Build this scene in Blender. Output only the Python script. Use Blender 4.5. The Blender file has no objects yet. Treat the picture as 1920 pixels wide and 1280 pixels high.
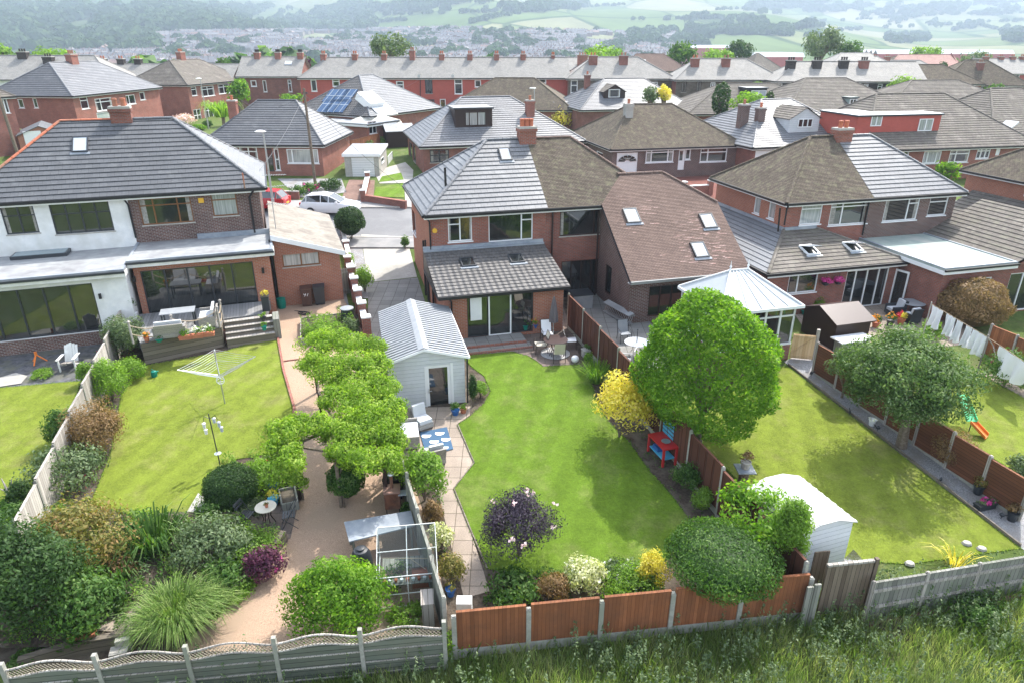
import bpy, math, random
import numpy as np
from mathutils import Vector, Matrix

# ------------------------------------------------------------------ camera, sky, sun, exposure
SC = bpy.context.scene
COL = SC.collection
H = 13.2
PITCH = 23.5
FOC = 1280.0
cam_d = bpy.data.cameras.new("camera"); cam = bpy.data.objects.new("camera", cam_d); COL.objects.link(cam)
cam.location = (0, 0, H); cam.rotation_euler = (math.radians(90 - PITCH), 0, 0)
cam_d.sensor_width = 36; cam_d.lens = 24; cam_d.clip_start = .2; cam_d.clip_end = 12000
SC.camera = cam
SUN_EL, SUN_AZ = 50.0, 33.0          # azimuth clockwise from +Y: the sun stands beyond the houses, to the right
W = bpy.data.worlds.new("World"); SC.world = W; W.use_nodes = True
_nt = W.node_tree
_sky = _nt.nodes.new('ShaderNodeTexSky'); _sky.sky_type = 'NISHITA'; _sky.sun_disc = False
_sky.sun_elevation = math.radians(SUN_EL); _sky.sun_rotation = math.radians(SUN_AZ)
_sky.air_density = 1.3; _sky.dust_density = 3.0; _sky.altitude = 200
_hs = _nt.nodes.new('ShaderNodeHueSaturation'); _hs.inputs['Saturation'].default_value = .55   # a hazy, milky summer sky
_nt.links.new(_sky.outputs[0], _hs.inputs['Color']); _nt.links.new(_hs.outputs[0], _nt.nodes['Background'].inputs[0])
_nt.nodes['Background'].inputs[1].default_value = 0.15
sl = bpy.data.lights.new("sun", 'SUN'); sl.energy = 2.4; sl.angle = math.radians(.6); sl.color = (1, .955, .88)
so = bpy.data.objects.new("sun", sl); COL.objects.link(so)
_e, _a = math.radians(SUN_EL), math.radians(SUN_AZ)
SUNV = Vector((math.sin(_a) * math.cos(_e), math.cos(_a) * math.cos(_e), math.sin(_e)))
so.rotation_euler = (-SUNV).to_track_quat('-Z', 'Y').to_euler(); so.location = (0, 0, 60)
SC.view_settings.view_transform = 'Standard'; SC.view_settings.look = 'None'
SC.view_settings.exposure = 1.72; SC.view_settings.gamma = 1
try:
    SC.view_settings.use_curve_mapping = False
except Exception: pass
SC.cycles.max_bounces = 5; SC.cycles.diffuse_bounces = 2; SC.cycles.glossy_bounces = 3
SC.cycles.transmission_bounces = 4; SC.cycles.transparent_max_bounces = 6; SC.cycles.volume_bounces = 0
SC.cycles.use_denoising = True
rnd = random.Random(7)
NR = np.random.default_rng(11)

# ------------------------------------------------------------------ terrain
TZ = [(-200, -6.5), (0, -2.1), (12, -1.1), (28, 0), (36, .25), (60, 2.2), (85, 2.7), (130, 3.2), (150, 3.0)]
FZ = [(150, 3.0), (190, -1), (300, -15), (450, -22), (600, -15), (700, -8), (1000, 2), (1500, 42), (2300, 112), (3200, 222), (4200, 330), (6000, 330)]
def lerp_tab(t, y):
    if y <= t[0][0]: return t[0][1]
    for (a, za), (b, zb) in zip(t, t[1:]):
        if y <= b: return za + (zb - za) * (y - a) / (b - a)
    return t[-1][1]
def Tz(y): return lerp_tab(TZ, y)
def Gz(x, y):
    if y <= 150: return Tz(y)
    z = lerp_tab(FZ, y); q = min(1, max(0, (y - 900) / 900))
    px = x / y
    z += q * (18 * math.sin(px * 9 + 1.2) + 14 * math.sin(px * 17 + y * .0016) + 9 * math.sin(y * .004 + px * 6)
              - 42 * math.exp(-((px - .64) / .13) ** 2) + 30 * math.exp(-((px + .5) / .35) ** 2) + 16 * math.exp(-((px - .36) / .1) ** 2))
    return z
def ray(px, py):
    a = math.radians(PITCH); u = (px - 960) / FOC; v = (py - 640) / FOC
    return Vector((u, math.cos(a) - v * math.sin(a), -math.sin(a) - v * math.cos(a)))
CAM = Vector((0, 0, H))
def at(px, py, h=0., z=None):
    """the point of the ground (or h above it, or at absolute height z) seen at a place in the photograph"""
    d = ray(px, py)
    if z is not None:
        t = (z - H) / d.z; return CAM + d * t
    lo, hi = 1., 400.
    for _ in range(50):
        m = (lo + hi) / 2
        if H + d.z * m > Tz(d.y * m) + h: lo = m
        else: hi = m
    return CAM + d * lo

# ------------------------------------------------------------------ mesh building
class MB:
    def __init__(s): s.V = []; s.F = []; s.U = []; s.M = []
    def poly(s, pts, m=0, uv=None):
        i = len(s.V); s.V += [Vector(p) for p in pts]; s.F.append(list(range(i, i + len(pts)))); s.U.append(uv); s.M.append(m)
    def faces(s, pts, fs, m=0):
        for f in fs: s.poly([pts[k] for k in f], m)
    def obox(s, o, a, b, c, m=0):
        o, a, b, c = Vector(o), Vector(a), Vector(b), Vector(c)
        if a.cross(b).dot(c) < 0: a, b = b, a
        p = [o, o + a, o + a + b, o + b, o + c, o + a + c, o + a + b + c, o + b + c]
        s.faces(p, ((3, 2, 1, 0), (4, 5, 6, 7), (0, 1, 5, 4), (1, 2, 6, 5), (2, 3, 7, 6), (3, 0, 4, 7)), m)
    def box(s, x0, x1, y0, y1, z0, z1, m=0):
        s.obox((x0, y0, z0), (x1 - x0, 0, 0), (0, y1 - y0, 0), (0, 0, z1 - z0), m)
    def tube(s, pts, r, n=6, m=0, cap=True):
        pts = [Vector(p) for p in pts]; rs = r if isinstance(r, (list, tuple)) else [r] * len(pts)
        rings = []
        for i, p in enumerate(pts):
            d = (pts[min(i + 1, len(pts) - 1)] - pts[max(i - 1, 0)]).normalized()
            a = d.orthogonal() if i == 0 else (pa - d * pa.dot(d))
            a = a.normalized(); pa = a; b = d.cross(a)
            rings.append([p + (a * math.cos(2 * math.pi * k / n) + b * math.sin(2 * math.pi * k / n)) * rs[i] for k in range(n)])
        for A, B in zip(rings, rings[1:]):
            for k in range(n): s.poly([A[k], A[(k + 1) % n], B[(k + 1) % n], B[k]], m)
        if cap: s.poly(rings[0][::-1], m); s.poly(rings[-1], m)
    def lathe(s, prof, o=(0, 0, 0), n=16, m=0, sx=1, sy=1):
        o = Vector(o); R = [[o + Vector((r * sx * math.cos(2 * math.pi * k / n), r * sy * math.sin(2 * math.pi * k / n), z)) for k in range(n)] for r, z in prof]
        for A, B in zip(R, R[1:]):
            for k in range(n): s.poly([A[k], A[(k + 1) % n], B[(k + 1) % n], B[k]], m)
        if prof[0][0] > 0: s.poly(R[0][::-1], m)
        if prof[-1][0] > 0: s.poly(R[-1], m)
    def prism(s, xy, z0, z1, m=0, top=None):
        if sum(a[0] * b[1] - b[0] * a[1] for a, b in zip(xy, xy[1:] + xy[:1])) < 0: xy = xy[::-1]
        n = len(xy); B = [Vector((x, y, z0)) for x, y in xy]; T = [Vector((x, y, z1)) for x, y in xy]
        for k in range(n): s.poly([B[k], B[(k + 1) % n], T[(k + 1) % n], T[k]], m)
        s.poly(B[::-1], m); s.poly(T, m if top is None else top)
    def build(s, name, mats, parent=None, smooth=False, **tags):
        me = bpy.data.meshes.new(name)
        me.from_pydata(s.V, [], s.F)
        for mt in (mats if isinstance(mats, (list, tuple)) else [mats]): me.materials.append(mt)
        me.polygons.foreach_set('material_index', s.M)
        uvs = []
        for f, u in zip(s.F, s.U):
            if u: uvs += u; continue
            P = [s.V[i] for i in f]; n = Vector((0, 0, 0))
            for a, b in zip(P, P[1:] + P[:1]):
                n += Vector(((a.y - b.y) * (a.z + b.z), (a.z - b.z) * (a.x + b.x), (a.x - b.x) * (a.y + b.y)))
            n = n.normalized() if n.length > 1e-12 else Vector((0, 0, 1))
            if abs(n.z) > .95: ux, vx = Vector((1, 0, 0)), Vector((0, 1, 0))
            else: ux = Vector((-n.y, n.x, 0)).normalized(); vx = n.cross(ux)
            uvs += [(p.dot(ux), p.dot(vx)) for p in P]
        L = me.uv_layers.new(name='UVMap'); L.data.foreach_set('uv', np.array(uvs, 'f').ravel())
        if smooth: me.polygons.foreach_set('use_smooth', [True] * len(s.F)); 
        me.update()
        if smooth:
            import bmesh
            bm = bmesh.new(); bm.from_mesh(me); bmesh.ops.remove_doubles(bm, verts=bm.verts, dist=1e-4); bm.to_mesh(me); bm.free()
            try: me.set_sharp_from_angle(angle=math.radians(40))
            except Exception: pass
        o = bpy.data.objects.new(name, me); COL.objects.link(o)
        if parent is not None: o.parent = parent
        return tag(o, **tags)
def tag(o, label=None, cat=None, group=None, kind=None):
    if label: o['label'] = label
    if cat: o['category'] = cat
    if group: o['group'] = group
    if kind: o['kind'] = kind
    return o
def thing(name, label, cat, loc=(0, 0, 0), rot=0., group=None):
    o = bpy.data.objects.new(name, None); COL.objects.link(o); o.empty_display_size = .3
    o.location = loc; o.rotation_euler = (0, 0, math.radians(rot))
    return tag(o, label, cat, group)
def dup(o, loc, rot, label=None, parent=None):
    c = o.copy(); COL.objects.link(c); c.parent = parent
    if parent is None:
        c.location = loc; c.rotation_euler = (0, 0, math.radians(rot))
        if label: c['label'] = label
    for ch in [x for x in COL.objects if x.parent == o]: dup(ch, None, 0, None, c)
    return c
def clip(P, n, d):
    """keep the part of polygon P where n.p >= d"""
    out = []
    for a, b in zip(P, P[1:] + P[:1]):
        da, db = a.dot(n) - d, b.dot(n) - d
        if da >= 0: out.append(a)
        if (da > 0 and db < 0) or (da < 0 and db > 0): out.append(a + (b - a) * (da / (da - db)))
    return out
def sheet(name, pts, h, mat, step=0.0, kind='structure', px=True, **tags):
    """a ground sheet laid h above the terrain; pts are places on the ground"""
    P = [at(*p) for p in pts] if px else [Vector((p[0], p[1], 0)) for p in pts]
    P = [Vector((p.x, p.y, 0)) for p in P]
    A = sum(a.x * b.y - b.x * a.y for a, b in zip(P, P[1:] + P[:1]))
    if A < 0: P = P[::-1]
    mb = MB(); ys = [-300, 0, 12, 28, 36, 60, 85, 130, 150]
    for a, b in zip(ys, ys[1:]):
        Q = clip(clip(P, Vector((0, 1, 0)), a), Vector((0, -1, 0)), -b)
        if len(Q) > 2: mb.poly([Vector((q.x, q.y, Tz(q.y) + h)) for q in Q])
    if step:
        for a, b in zip(P, P[1:] + P[:1]):
            z = Vector((0, 0, 1))
            n = max(1, int((b - a).length / 2))
            for k in range(n):
                p, q = a + (b - a) * (k / n), a + (b - a) * ((k + 1) / n)
                mb.poly([p + z * (Tz(p.y) + h - step), q + z * (Tz(q.y) + h - step), q + z * (Tz(q.y) + h), p + z * (Tz(p.y) + h)])
    if name == 'lawn':   # ragged turf along the edges
        E_ = []
        for a, b in zip(P, P[1:] + P[:1]):
            k = int((b - a).length * 55); t = NR.random((k, 1)); q = np.array(a)[None] * (1 - t) + np.array(b)[None] * t + NR.normal(size=(k, 3)) * .03; E_.append(q)
        q = np.concatenate(E_); q[:, 2] = [Tz(y) + h + .015 for y in q[:, 1]]
        leaf_mesh('turf_fringe', q, np.tile([0, 0, 1.], (len(q), 1)), .035, MT['lf_bright' if mat.name.startswith('lawn_g') else 'lf_lime'], None, aspect=.25, spread=1.5, kind='stuff')
    return mb.build(name, mat, kind=kind, **tags)

# ------------------------------------------------------------------ materials
def lin(c):
    if isinstance(c, str):
        c = [int(c[i:i + 2], 16) / 255 for i in (0, 2, 4)]
        return tuple(v / 12.92 if v <= .04045 else ((v + .055) / 1.055) ** 2.4 for v in c) + (1,)
    return tuple(c) + (1,) if len(c) == 3 else tuple(c)
class Mat:
    def __init__(s, name, rough=.8, spec=.3, metal=0.):
        s.m = bpy.data.materials.new(name); s.m.use_nodes = True; s.t = s.m.node_tree
        s.b = s.t.nodes['Principled BSDF']; s.b.inputs['Roughness'].default_value = rough
        s.b.inputs['Specular IOR Level'].default_value = spec; s.b.inputs['Metallic'].default_value = metal
        s.tc = s.t.nodes.new('ShaderNodeTexCoord')
    def n(s, ty, **kw):
        x = s.t.nodes.new('ShaderNode' + ty)
        for k, v in kw.items():
            if k.startswith('_'): setattr(x, k[1:], v)
            else:
                k = k.replace('__', ' ')
                x.inputs[k].default_value = v
        return x
    def l(s, a, b): s.t.links.new(a, b)
    def co(s, which='UV', sc=(1, 1, 1), loc=(0, 0, 0), rot=0):
        mp = s.n('Mapping'); mp.inputs['Scale'].default_value = sc; mp.inputs['Location'].default_value = loc
        mp.inputs['Rotation'].default_value = (0, 0, rot); s.l(s.tc.outputs[which], mp.inputs['Vector']); return mp.outputs[0]
    def noise(s, co, scale, detail=4, rough=.6): 
        x = s.n('TexNoise', Scale=scale, Detail=detail, Roughness=rough); s.l(co, x.inputs['Vector']); return x.outputs['Fac']
    def ramp(s, fac, stops):
        r = s.n('ValToRGB'); e = r.color_ramp.elements
        while len(e) < len(stops): e.new(.5)
        for el, (p, c) in zip(e, stops): el.position = p; el.color = lin(c)
        s.l(fac, r.inputs[0]); return r.outputs[0]
    def mix(s, fac, a, b, mode='MIX'):
        x = s.n('Mix', _data_type='RGBA', _blend_type=mode)
        for sock, v in ((0, fac), (6, a), (7, b)):
            if isinstance(v, bpy.types.NodeSocket): s.l(v, x.inputs[sock])
            else: x.inputs[sock].default_value = v if isinstance(v, (int, float)) else lin(v)
        return x.outputs[2]
    def math(s, op, a, b=0.):
        x = s.n('Math', _operation=op)
        for i, v in enumerate((a, b)):
            if isinstance(v, bpy.types.NodeSocket): s.l(v, x.inputs[i])
            else: x.inputs[i].default_value = v
        return x.outputs[0]
    def col(s, c): 
        if isinstance(c, bpy.types.NodeSocket): s.l(c, s.b.inputs['Base Color'])
        else: s.b.inputs['Base Color'].default_value = lin(c)
    def bump(s, h, st=.3, d=.02):
        x = s.n('Bump', Strength=st, Distance=d); s.l(h, x.inputs['Height']); s.l(x.outputs[0], s.b.inputs['Normal'])
def G(v): return (v, v, v)
def noisy(name, c1, c2, scale=6, rough=.8, spec=.3, metal=0., bump=.2, d=.01, co='Object', p0=.35, p1=.65, c3=None, s3=.5):
    m = Mat(name, rough, spec, metal); c = m.co(co); f = m.noise(c, scale)
    out = m.ramp(f, [(p0, c1), (p1, c2)])
    if c3 is not None: out = m.mix(m.ramp(m.noise(c, s3, 3), [(.45, G(0)), (.7, G(1))]), out, c3)
    m.col(out)
    if bump: m.bump(m.noise(c, scale * 4), bump, d)
    return m.m
def brickm(name, c1, c2, mortar, bw=.225, bh=.075, mw=.012, off=.5, rough=.9, patch=.35, bump=.5):
    m = Mat(name, rough, .2); c = m.co('UV')
    b = m.n('TexBrick', Scale=1., **{'Mortar__Size': mw, 'Mortar__Smooth': .1, 'Brick__Width': bw, 'Row__Height': bh, 'Bias': 0.})
    b.offset = off; b.inputs['Color1'].default_value = lin(c1); b.inputs['Color2'].default_value = lin(c2); b.inputs['Mortar'].default_value = lin(mortar)
    m.l(c, b.inputs['Vector'])
    n1 = m.ramp(m.noise(c, .9, 5), [(.3, G(1 - patch)), (.7, G(1.))])
    o = m.mix(1., b.outputs['Color'], n1, 'MULTIPLY')
    n2 = m.ramp(m.noise(c, 22, 3), [(.3, G(.8)), (.7, G(1.1))])
    m.col(m.mix(1., o, n2, 'MULTIPLY'))
    m.bump(m.math('SUBTRACT', 1., b.outputs['Fac']), bump, .01)
    return m.m
def tilem(name, c1, c2, joint, tw, th, rough=.55, spec=.4, moss=None, patch=.3, wave=0, stain=None, bj=.5, pv=.9):
    """roof covering; the courses themselves are real steps in the mesh"""
    m = Mat(name, rough, spec); c = m.co('UV')
    b = m.n('TexBrick', Scale=1., **{'Mortar__Size': .008, 'Mortar__Smooth': .1, 'Brick__Width': tw, 'Row__Height': th, 'Bias': 0.})
    b.offset = .5; b.inputs['Color1'].default_value = lin(c1); b.inputs['Color2'].default_value = lin(c2); b.inputs['Mortar'].default_value = lin(joint)
    m.l(c, b.inputs['Vector'])
    n1 = m.ramp(m.noise(c, .7, 5), [(.3, G(1 - patch)), (.7, G(1.))])
    o = m.mix(1., b.outputs['Color'], n1, 'MULTIPLY')
    n2 = m.ramp(m.noise(c, 14, 4), [(.3, G(.82)), (.7, G(1.12))])
    o = m.mix(1., o, n2, 'MULTIPLY')
    if moss: o = m.mix(m.ramp(m.noise(c, 2.2, 7, .75), [(.5, G(0)), (.66, G(.85))]), o, moss)
    if stain: o = m.mix(m.ramp(m.noise(c, .55, 6, .7), [(.55, G(0)), (.64, G(.7))]), o, stain)
    m.col(o)
    if wave:
        w = m.n('TexWave', Scale=1. / tw * .5 / math.pi * 3.14159, Distortion=0.); w.wave_type = 'BANDS'; w.bands_direction = 'X'
        w.inputs['Scale'].default_value = .314159 / tw
        m.l(c, w.inputs['Vector']); m.bump(w.outputs['Fac'], 1., .05)
    else: m.bump(m.math('ADD', m.math('MULTIPLY', b.outputs['Fac'], -1.), m.math('MULTIPLY', m.noise(c, 40, 3), .5)), bj, .008)
    return m.m
def boardm(name, c1, c2, w=.15, gap='1a120c', horizontal=False, rough=.8, grain=1., gapw=.08, patch=None):
    m = Mat(name, rough, .25); c = m.co('UV', rot=math.pi / 2 if horizontal else 0)
    sep = m.n('SeparateXYZ'); m.l(c, sep.inputs[0])
    k = m.math('DIVIDE', sep.outputs[0], w); fr = m.math('FRACT', k); idx = m.math('FLOOR', k)
    wn = m.n('TexWhiteNoise', _noise_dimensions='1D'); m.l(idx, wn.inputs['W'])
    g = m.co('UV', sc=(14, 1.2, 1) if not horizontal else (1.2, 14, 1)); gr = m.noise(g, 2.2 * grain, 5)
    f = m.math('ADD', m.math('MULTIPLY', wn.outputs['Value'], .5), m.math('MULTIPLY', gr, .6))
    o = m.ramp(f, [(.25, c1), (.8, c2)])
    if patch: o = m.mix(m.ramp(m.noise(m.co('Object'), 1.3, 5, .7), [(.42, G(0)), (.7, G(.8))]), o, patch)
    oi = m.n('ObjectInfo'); o = m.mix(1., o, m.ramp(oi.outputs['Random'], [(0., G(.8)), (1., G(1.15))]), 'MULTIPLY')
    edge = m.math('LESS_THAN', fr, gapw)
    m.col(m.mix(edge, o, gap)); m.bump(m.math('SUBTRACT', 1., edge), .6, .01)
    return m.m
def leafm(name, c1, c2, c3=None, trans=.35, tcol=None, rough=.58, spec=.2):
    m = Mat(name, rough, spec); a = m.n('Attribute', _attribute_name='tint')
    st = [(0., c1), (.55, c2)] + ([(1., c3)] if c3 else [])
    o = m.ramp(a.outputs['Fac'], st)
    m.col(o)
    tr = m.n('BsdfTranslucent'); m.l(m.mix(1., o, tcol or (1.7, 1.9, .7), 'MULTIPLY'), tr.inputs['Color'])
    mx = m.n('MixShader', Fac=trans); m.l(m.b.outputs[0], mx.inputs[1]); m.l(tr.outputs[0], mx.inputs[2])
    m.l(mx.outputs[0], m.t.nodes['Material Output'].inputs['Surface'])
    return m.m
def plain(name, c, rough=.5, spec=.4, metal=0., var=.12):
    m = Mat(name, rough, spec, metal); L = lin(c)
    f = m.noise(m.co('Object'), 3.5, 5)
    m.col(m.ramp(f, [(.3, tuple(v * (1 - var) for v in L[:3])), (.7, L[:3])])); return m.m

MT = {}
def defm():
    B = MT
    B['brick'] = brickm('red_brick', (.42, .125, .08), (.33, .095, .062), (.30, .25, .22))
    B['brick_dark'] = brickm('dark_red_brick', (.36, .115, .078), (.27, .085, .06), (.24, .2, .18))
    B['brick_orange'] = brickm('orange_brick', (.44, .155, .085), (.36, .125, .072), (.38, .27, .22), patch=.2)
    B['brick_brown'] = brickm('brown_brick', (.17, .07, .053), (.115, .05, .04), (.32, .3, .28))
    B['brick_paint'] = brickm('painted_red_brick', (.5, .12, .09), (.45, .11, .085), (.4, .11, .09), patch=.15)
    B['stone'] = brickm('weathered_stone', (.2, .17, .14), (.13, .11, .09), (.15, .13, .11), .42, .16, .01)
    B['stone_dark'] = brickm('blackened_stone', (.085, .072, .065), (.05, .043, .04), (.1, .09, .08), .42, .16, .01)
    B['blue_brick'] = brickm('garden_brick', (.2, .09, .07), (.15, .06, .05), (.2, .17, .15))
    B['render'] = noisy('white_render', (.68, .69, .69), (.78, .78, .77), 3, .85, bump=.1, c3=(.6, .6, .57), s3=.8)
    B['tile_grey'] = tilem('grey_interlocking_tile', (.17, .176, .19), (.2, .206, .218), (.08, .08, .085), .33, .32, .5, .35, patch=.22, stain=(.235, .24, .245))
    B['tile_dark'] = tilem('charcoal_interlocking_tile', (.105, .11, .12), (.125, .13, .14), (.055, .055, .06), .33, .32, .55, .35, patch=.2, stain=(.15, .155, .162))
    B['tile_pale'] = tilem('pale_worn_tile', (.17, .18, .195), (.2, .21, .225), (.11, .11, .12), .33, .32, .6, .3, patch=.2)
    B['tile_brown'] = tilem('mossy_brown_plain_tile', (.19, .155, .122), (.13, .106, .084), (.06, .05, .04), .17, .1, .9, .15, moss=(.2, .19, .12), patch=.35)
    B['tile_red'] = tilem('weathered_red_brown_plain_tile', (.25, .175, .145), (.195, .135, .112), (.1, .07, .058), .17, .1, .85, .2, patch=.25)
    B['tile_fresh'] = tilem('fresh_pink_plain_tile', (.42, .26, .22), (.5, .36, .32), (.2, .12, .1), .17, .1, .85, .2, patch=.25)
    B['tile_taupe'] = tilem('brown_interlocking_tile', (.18, .16, .14), (.145, .128, .112), (.06, .055, .05), .33, .32, .8, .2, stain=(.24, .215, .19), moss=(.17, .165, .12), patch=.25)
    B['tile_roman'] = tilem('grey_roman_tile', (.12, .115, .112), (.15, .142, .138), (.06, .06, .06), .3, .3, .6, .35, patch=.2, wave=1)
    B['tile_pink'] = tilem('pale_red_tile', (.32, .16, .13), (.38, .2, .17), (.2, .12, .1), .3, .3, .7, .3, patch=.2)
    B['slate'] = tilem('weathered_welsh_slate', (.36, .345, .32), (.29, .28, .265), (.17, .16, .15), .25, .2, .7, .2, moss=(.3, .29, .25), patch=.25, bj=.3)
    B['terracotta'] = noisy('terracotta', (.5, .16, .09), (.4, .13, .07), 9, .7, c3=(.25, .16, .11))
    B['white'] = plain('white_upvc', (.78, .79, .8), .35, .5, var=.04)
    B['offwhite'] = noisy('weathered_white_paint', (.62, .62, .6), (.75, .75, .73), 3, .6)
    B['charcoal'] = plain('charcoal_powder_coat', (.03, .035, .042), .4, .5)
    B['black'] = plain('black_plastic', (.015, .015, .017), .45, .4)
    B['brownframe'] = plain('oak_upvc', (.2, .085, .03), .4, .4)
    B['darkbrown'] = plain('dark_brown_timber', (.03, .015, .012), .5, .4)
    g = Mat('window_glass', .04, .9); g.b.inputs['IOR'].default_value = 1.65
    g.col(g.ramp(g.noise(g.co('UV'), 1.3, 3), [(.35, (.008, .01, .012)), (.65, (.03, .033, .033))])); B['glass'] = g.m
    g = Mat('net_curtained_glass', .06, .8); g.b.inputs['IOR'].default_value = 1.6
    g.col(g.ramp(g.noise(g.co('UV', sc=(9, .4, 1)), 1.5, 2), [(.3, (.2, .22, .22)), (.7, (.42, .44, .43))])); B['glass_net'] = g.m
    g = Mat('sky_tinted_glass', .1, .9); g.b.inputs['IOR'].default_value = 1.8; g.col((.42, .46, .5)); B['glass_sky'] = g.m  # pale sky reflection put into the base colour
    g = Mat('clear_glazing', .04, .6); g.col((.05, .06, .065))
    tr = g.n('BsdfTransparent'); tr.inputs[0].default_value = (.82, .88, .88, 1); mx = g.n('MixShader', Fac=.22)
    g.l(tr.outputs[0], mx.inputs[1]); g.l(g.b.outputs[0], mx.inputs[2]); g.l(mx.outputs[0], g.t.nodes['Material Output'].inputs['Surface']); B['clear'] = g.m
    B['lead'] = noisy('lead_flashing', (.2, .23, .27), (.28, .31, .35), 5, .5, spec=.4, c3=(.36, .38, .4))
    B['felt'] = noisy('grey_flat_roof', (.27, .28, .29), (.36, .37, .37), 2.2, .55, c3=(.2, .2, .21), s3=.8, bump=.1)
    B['felt_green'] = noisy('pale_green_felt', (.24, .3, .28), (.31, .36, .33), 2, .85, c3=(.38, .39, .36), s3=.6, bump=.1)
    B['asbestos'] = noisy('old_garage_roof', (.22, .2, .17), (.3, .275, .24), 5, .9, c3=(.17, .15, .13), s3=1.1)
    B['concrete'] = noisy('concrete', (.36, .34, .31), (.46, .44, .4), 7, .9, c3=(.3, .29, .26))
    B['conc_post'] = noisy('concrete_post', (.27, .265, .24), (.38, .37, .33), 8, .9, c3=(.24, .25, .2))
    B['asphalt'] = noisy('asphalt', (.13, .13, .135), (.19, .19, .195), 30, .85, bump=.2, c3=(.22, .22, .22), s3=.35)
    B['pavement'] = noisy('pavement_asphalt', (.26, .25, .245), (.33, .32, .31), 20, .9, c3=(.2, .2, .2), s3=.5)
    B['resin'] = noisy('buff_resin_gravel', (.27, .18, .125), (.47, .335, .24), 34, .9, bump=.4, c3=(.32, .235, .17), s3=.5)
    B['slab'] = brickm('buff_paving_slabs', (.4, .33, .27), (.34, .28, .23), (.13, .11, .08), .6, .6, .012, 0, patch=.3, bump=.3)
    B['slab_grey'] = brickm('grey_paving_slabs', (.24, .235, .225), (.28, .275, .26), (.12, .12, .1), .6, .6, .014, 0, patch=.25, bump=.3)
    B['slab_brown'] = brickm('brown_patio_slabs', (.22, .17, .145), (.18, .145, .125), (.1, .085, .07), .6, .45, .012, .5, patch=.3, bump=.3)
    B['gravel'] = noisy('grey_slate_gravel', (.16, .16, .165), (.42, .42, .43), 26, .9, bump=.9, d=.03, c3=(.24, .22, .2), s3=1.3)
    B['slate_chip'] = noisy('dark_weed_membrane', (.06, .062, .07), (.14, .14, .15), 4, .75, bump=.4, c3=(.12, .12, .09), s3=1.5)
    B['soil'] = noisy('dark_soil', (.045, .032, .024), (.1, .075, .055), 12, .95, bump=.8, d=.04, c3=(.14, .12, .09), s3=2.)
    B['fence_red'] = boardm('red_brown_fence_boards', (.18, .066, .028), (.29, .112, .05), .1, gap='2a0f08', patch=(.15, .065, .035), gapw=.05)
    B['fence_dark'] = boardm('dark_brown_fence_boards', (.07, .028, .018), (.115, .046, .028), .46, gap='170a06', gapw=.05)
    B['fence_mid'] = boardm('mid_brown_fence_boards', (.12, .05, .025), (.2, .08, .04), .12, gap='170a06', horizontal=True)
    B['fence_grey'] = boardm('silvered_fence_boards', (.16, .16, .145), (.28, .275, .245), .14, gap='3a3a34', patch=(.2, .22, .17))
    B['fence_green'] = boardm('grey_green_fence_boards', (.075, .09, .072), (.15, .165, .135), .15, gap='1c201a', horizontal=True, patch=(.15, .15, .115))
    B['wood_old'] = boardm('old_brown_gate_boards', (.1, .075, .055), (.2, .16, .12), .12, gap='1a140e')
    B['wood_pale'] = boardm('pale_new_timber', (.5, .33, .17), (.62, .45, .27), .12, gap='7a5a38', gapw=.04)
    B['wood_silver'] = boardm('weathered_silver_timber', (.28, .255, .23), (.45, .42, .38), .14, gap='4a4038')
    B['sleeper'] = boardm('timber_sleeper', (.13, .11, .085), (.24, .205, .165), .2, gap='1c1610', horizontal=True, gapw=.06)
    B['deck'] = boardm('grey_deck_boards', (.2, .2, .2), (.3, .3, .3), .14, gap='3a3a3a', gapw=.06)
    B['clad'] = boardm('white_cladding', (.68, .7, .74), (.74, .76, .8), .16, gap='9aa0a8', horizontal=True, gapw=.07, rough=.5, patch=(.6, .63, .62))
    B['rib'] = noisy('grey_box_profile_steel', (.24, .255, .275), (.29, .305, .32), 3, .5, spec=.3, bump=0)
    B['steel'] = plain('galvanised_steel', (.5, .52, .53), .35, .5, .7)
    B['rattan'] = boardm('grey_rattan', (.3, .28, .26), (.42, .4, .37), .03, gap='3c3834', horizontal=True, gapw=.2)
    B['cushion'] = plain('pale_grey_cushion', (.55, .57, .6), .9, .1)
    B['rust'] = noisy('rusty_steel', (.2, .08, .045), (.09, .045, .03), 6, .8, c3=(.3, .2, .16))
    B['red'] = plain('red_paint', (.5, .03, .03), .5)
    B['blue'] = plain('light_blue_paint', (.08, .4, .62), .5)
    B['deepblue'] = plain('blue_glaze', (.03, .12, .36), .3)
    B['teal'] = plain('teal_plastic', (.0, .2, .15), .35)
    B['orange'] = plain('orange_plastic', (.8, .22, .04), .4)
    B['green_pl'] = plain('green_plastic', (.1, .55, .25), .4)
    B['table_dark'] = plain('dark_table_top', (.05, .03, .028), .35)
    B['cream'] = plain('cream_sling', (.62, .57, .47), .8)
    B['cloth'] = plain('white_cotton', (.82, .83, .86), .95, .1, var=.05)
    B['curtain'] = noisy('curtain_cloth', (.22, .21, .19), (.36, .35, .32), 9, .9, bump=0)
    B['bin'] = plain('brown_bin_plastic', (.085, .042, .032), .5)
    B['parasol'] = plain('taupe_parasol_cloth', (.14, .125, .13), .9, .1)
    B['rope'] = plain('natural_rope', (.5, .4, .28), .9)
    B['car_white'] = plain('white_car_paint', (.8, .81, .83), .2, .6, var=.02)
    B['car_red'] = plain('red_car_paint', (.42, .015, .02), .2, .6, var=.05)
    B['tyre'] = plain('tyre_rubber', (.02, .02, .02), .8)
    B['solar'] = brickm('solar_cells', (.05, .1, .2), (.06, .12, .23), (.35, .4, .45), .9, 1.5, .05, 0, rough=.15, patch=.1, bump=0)
    B['bark'] = noisy('bark', (.12, .09, .065), (.22, .18, .14), 14, .95, bump=.8, d=.03)
    B['lattice'] = plain('lattice_timber', (.3, .26, .2), .85)
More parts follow.
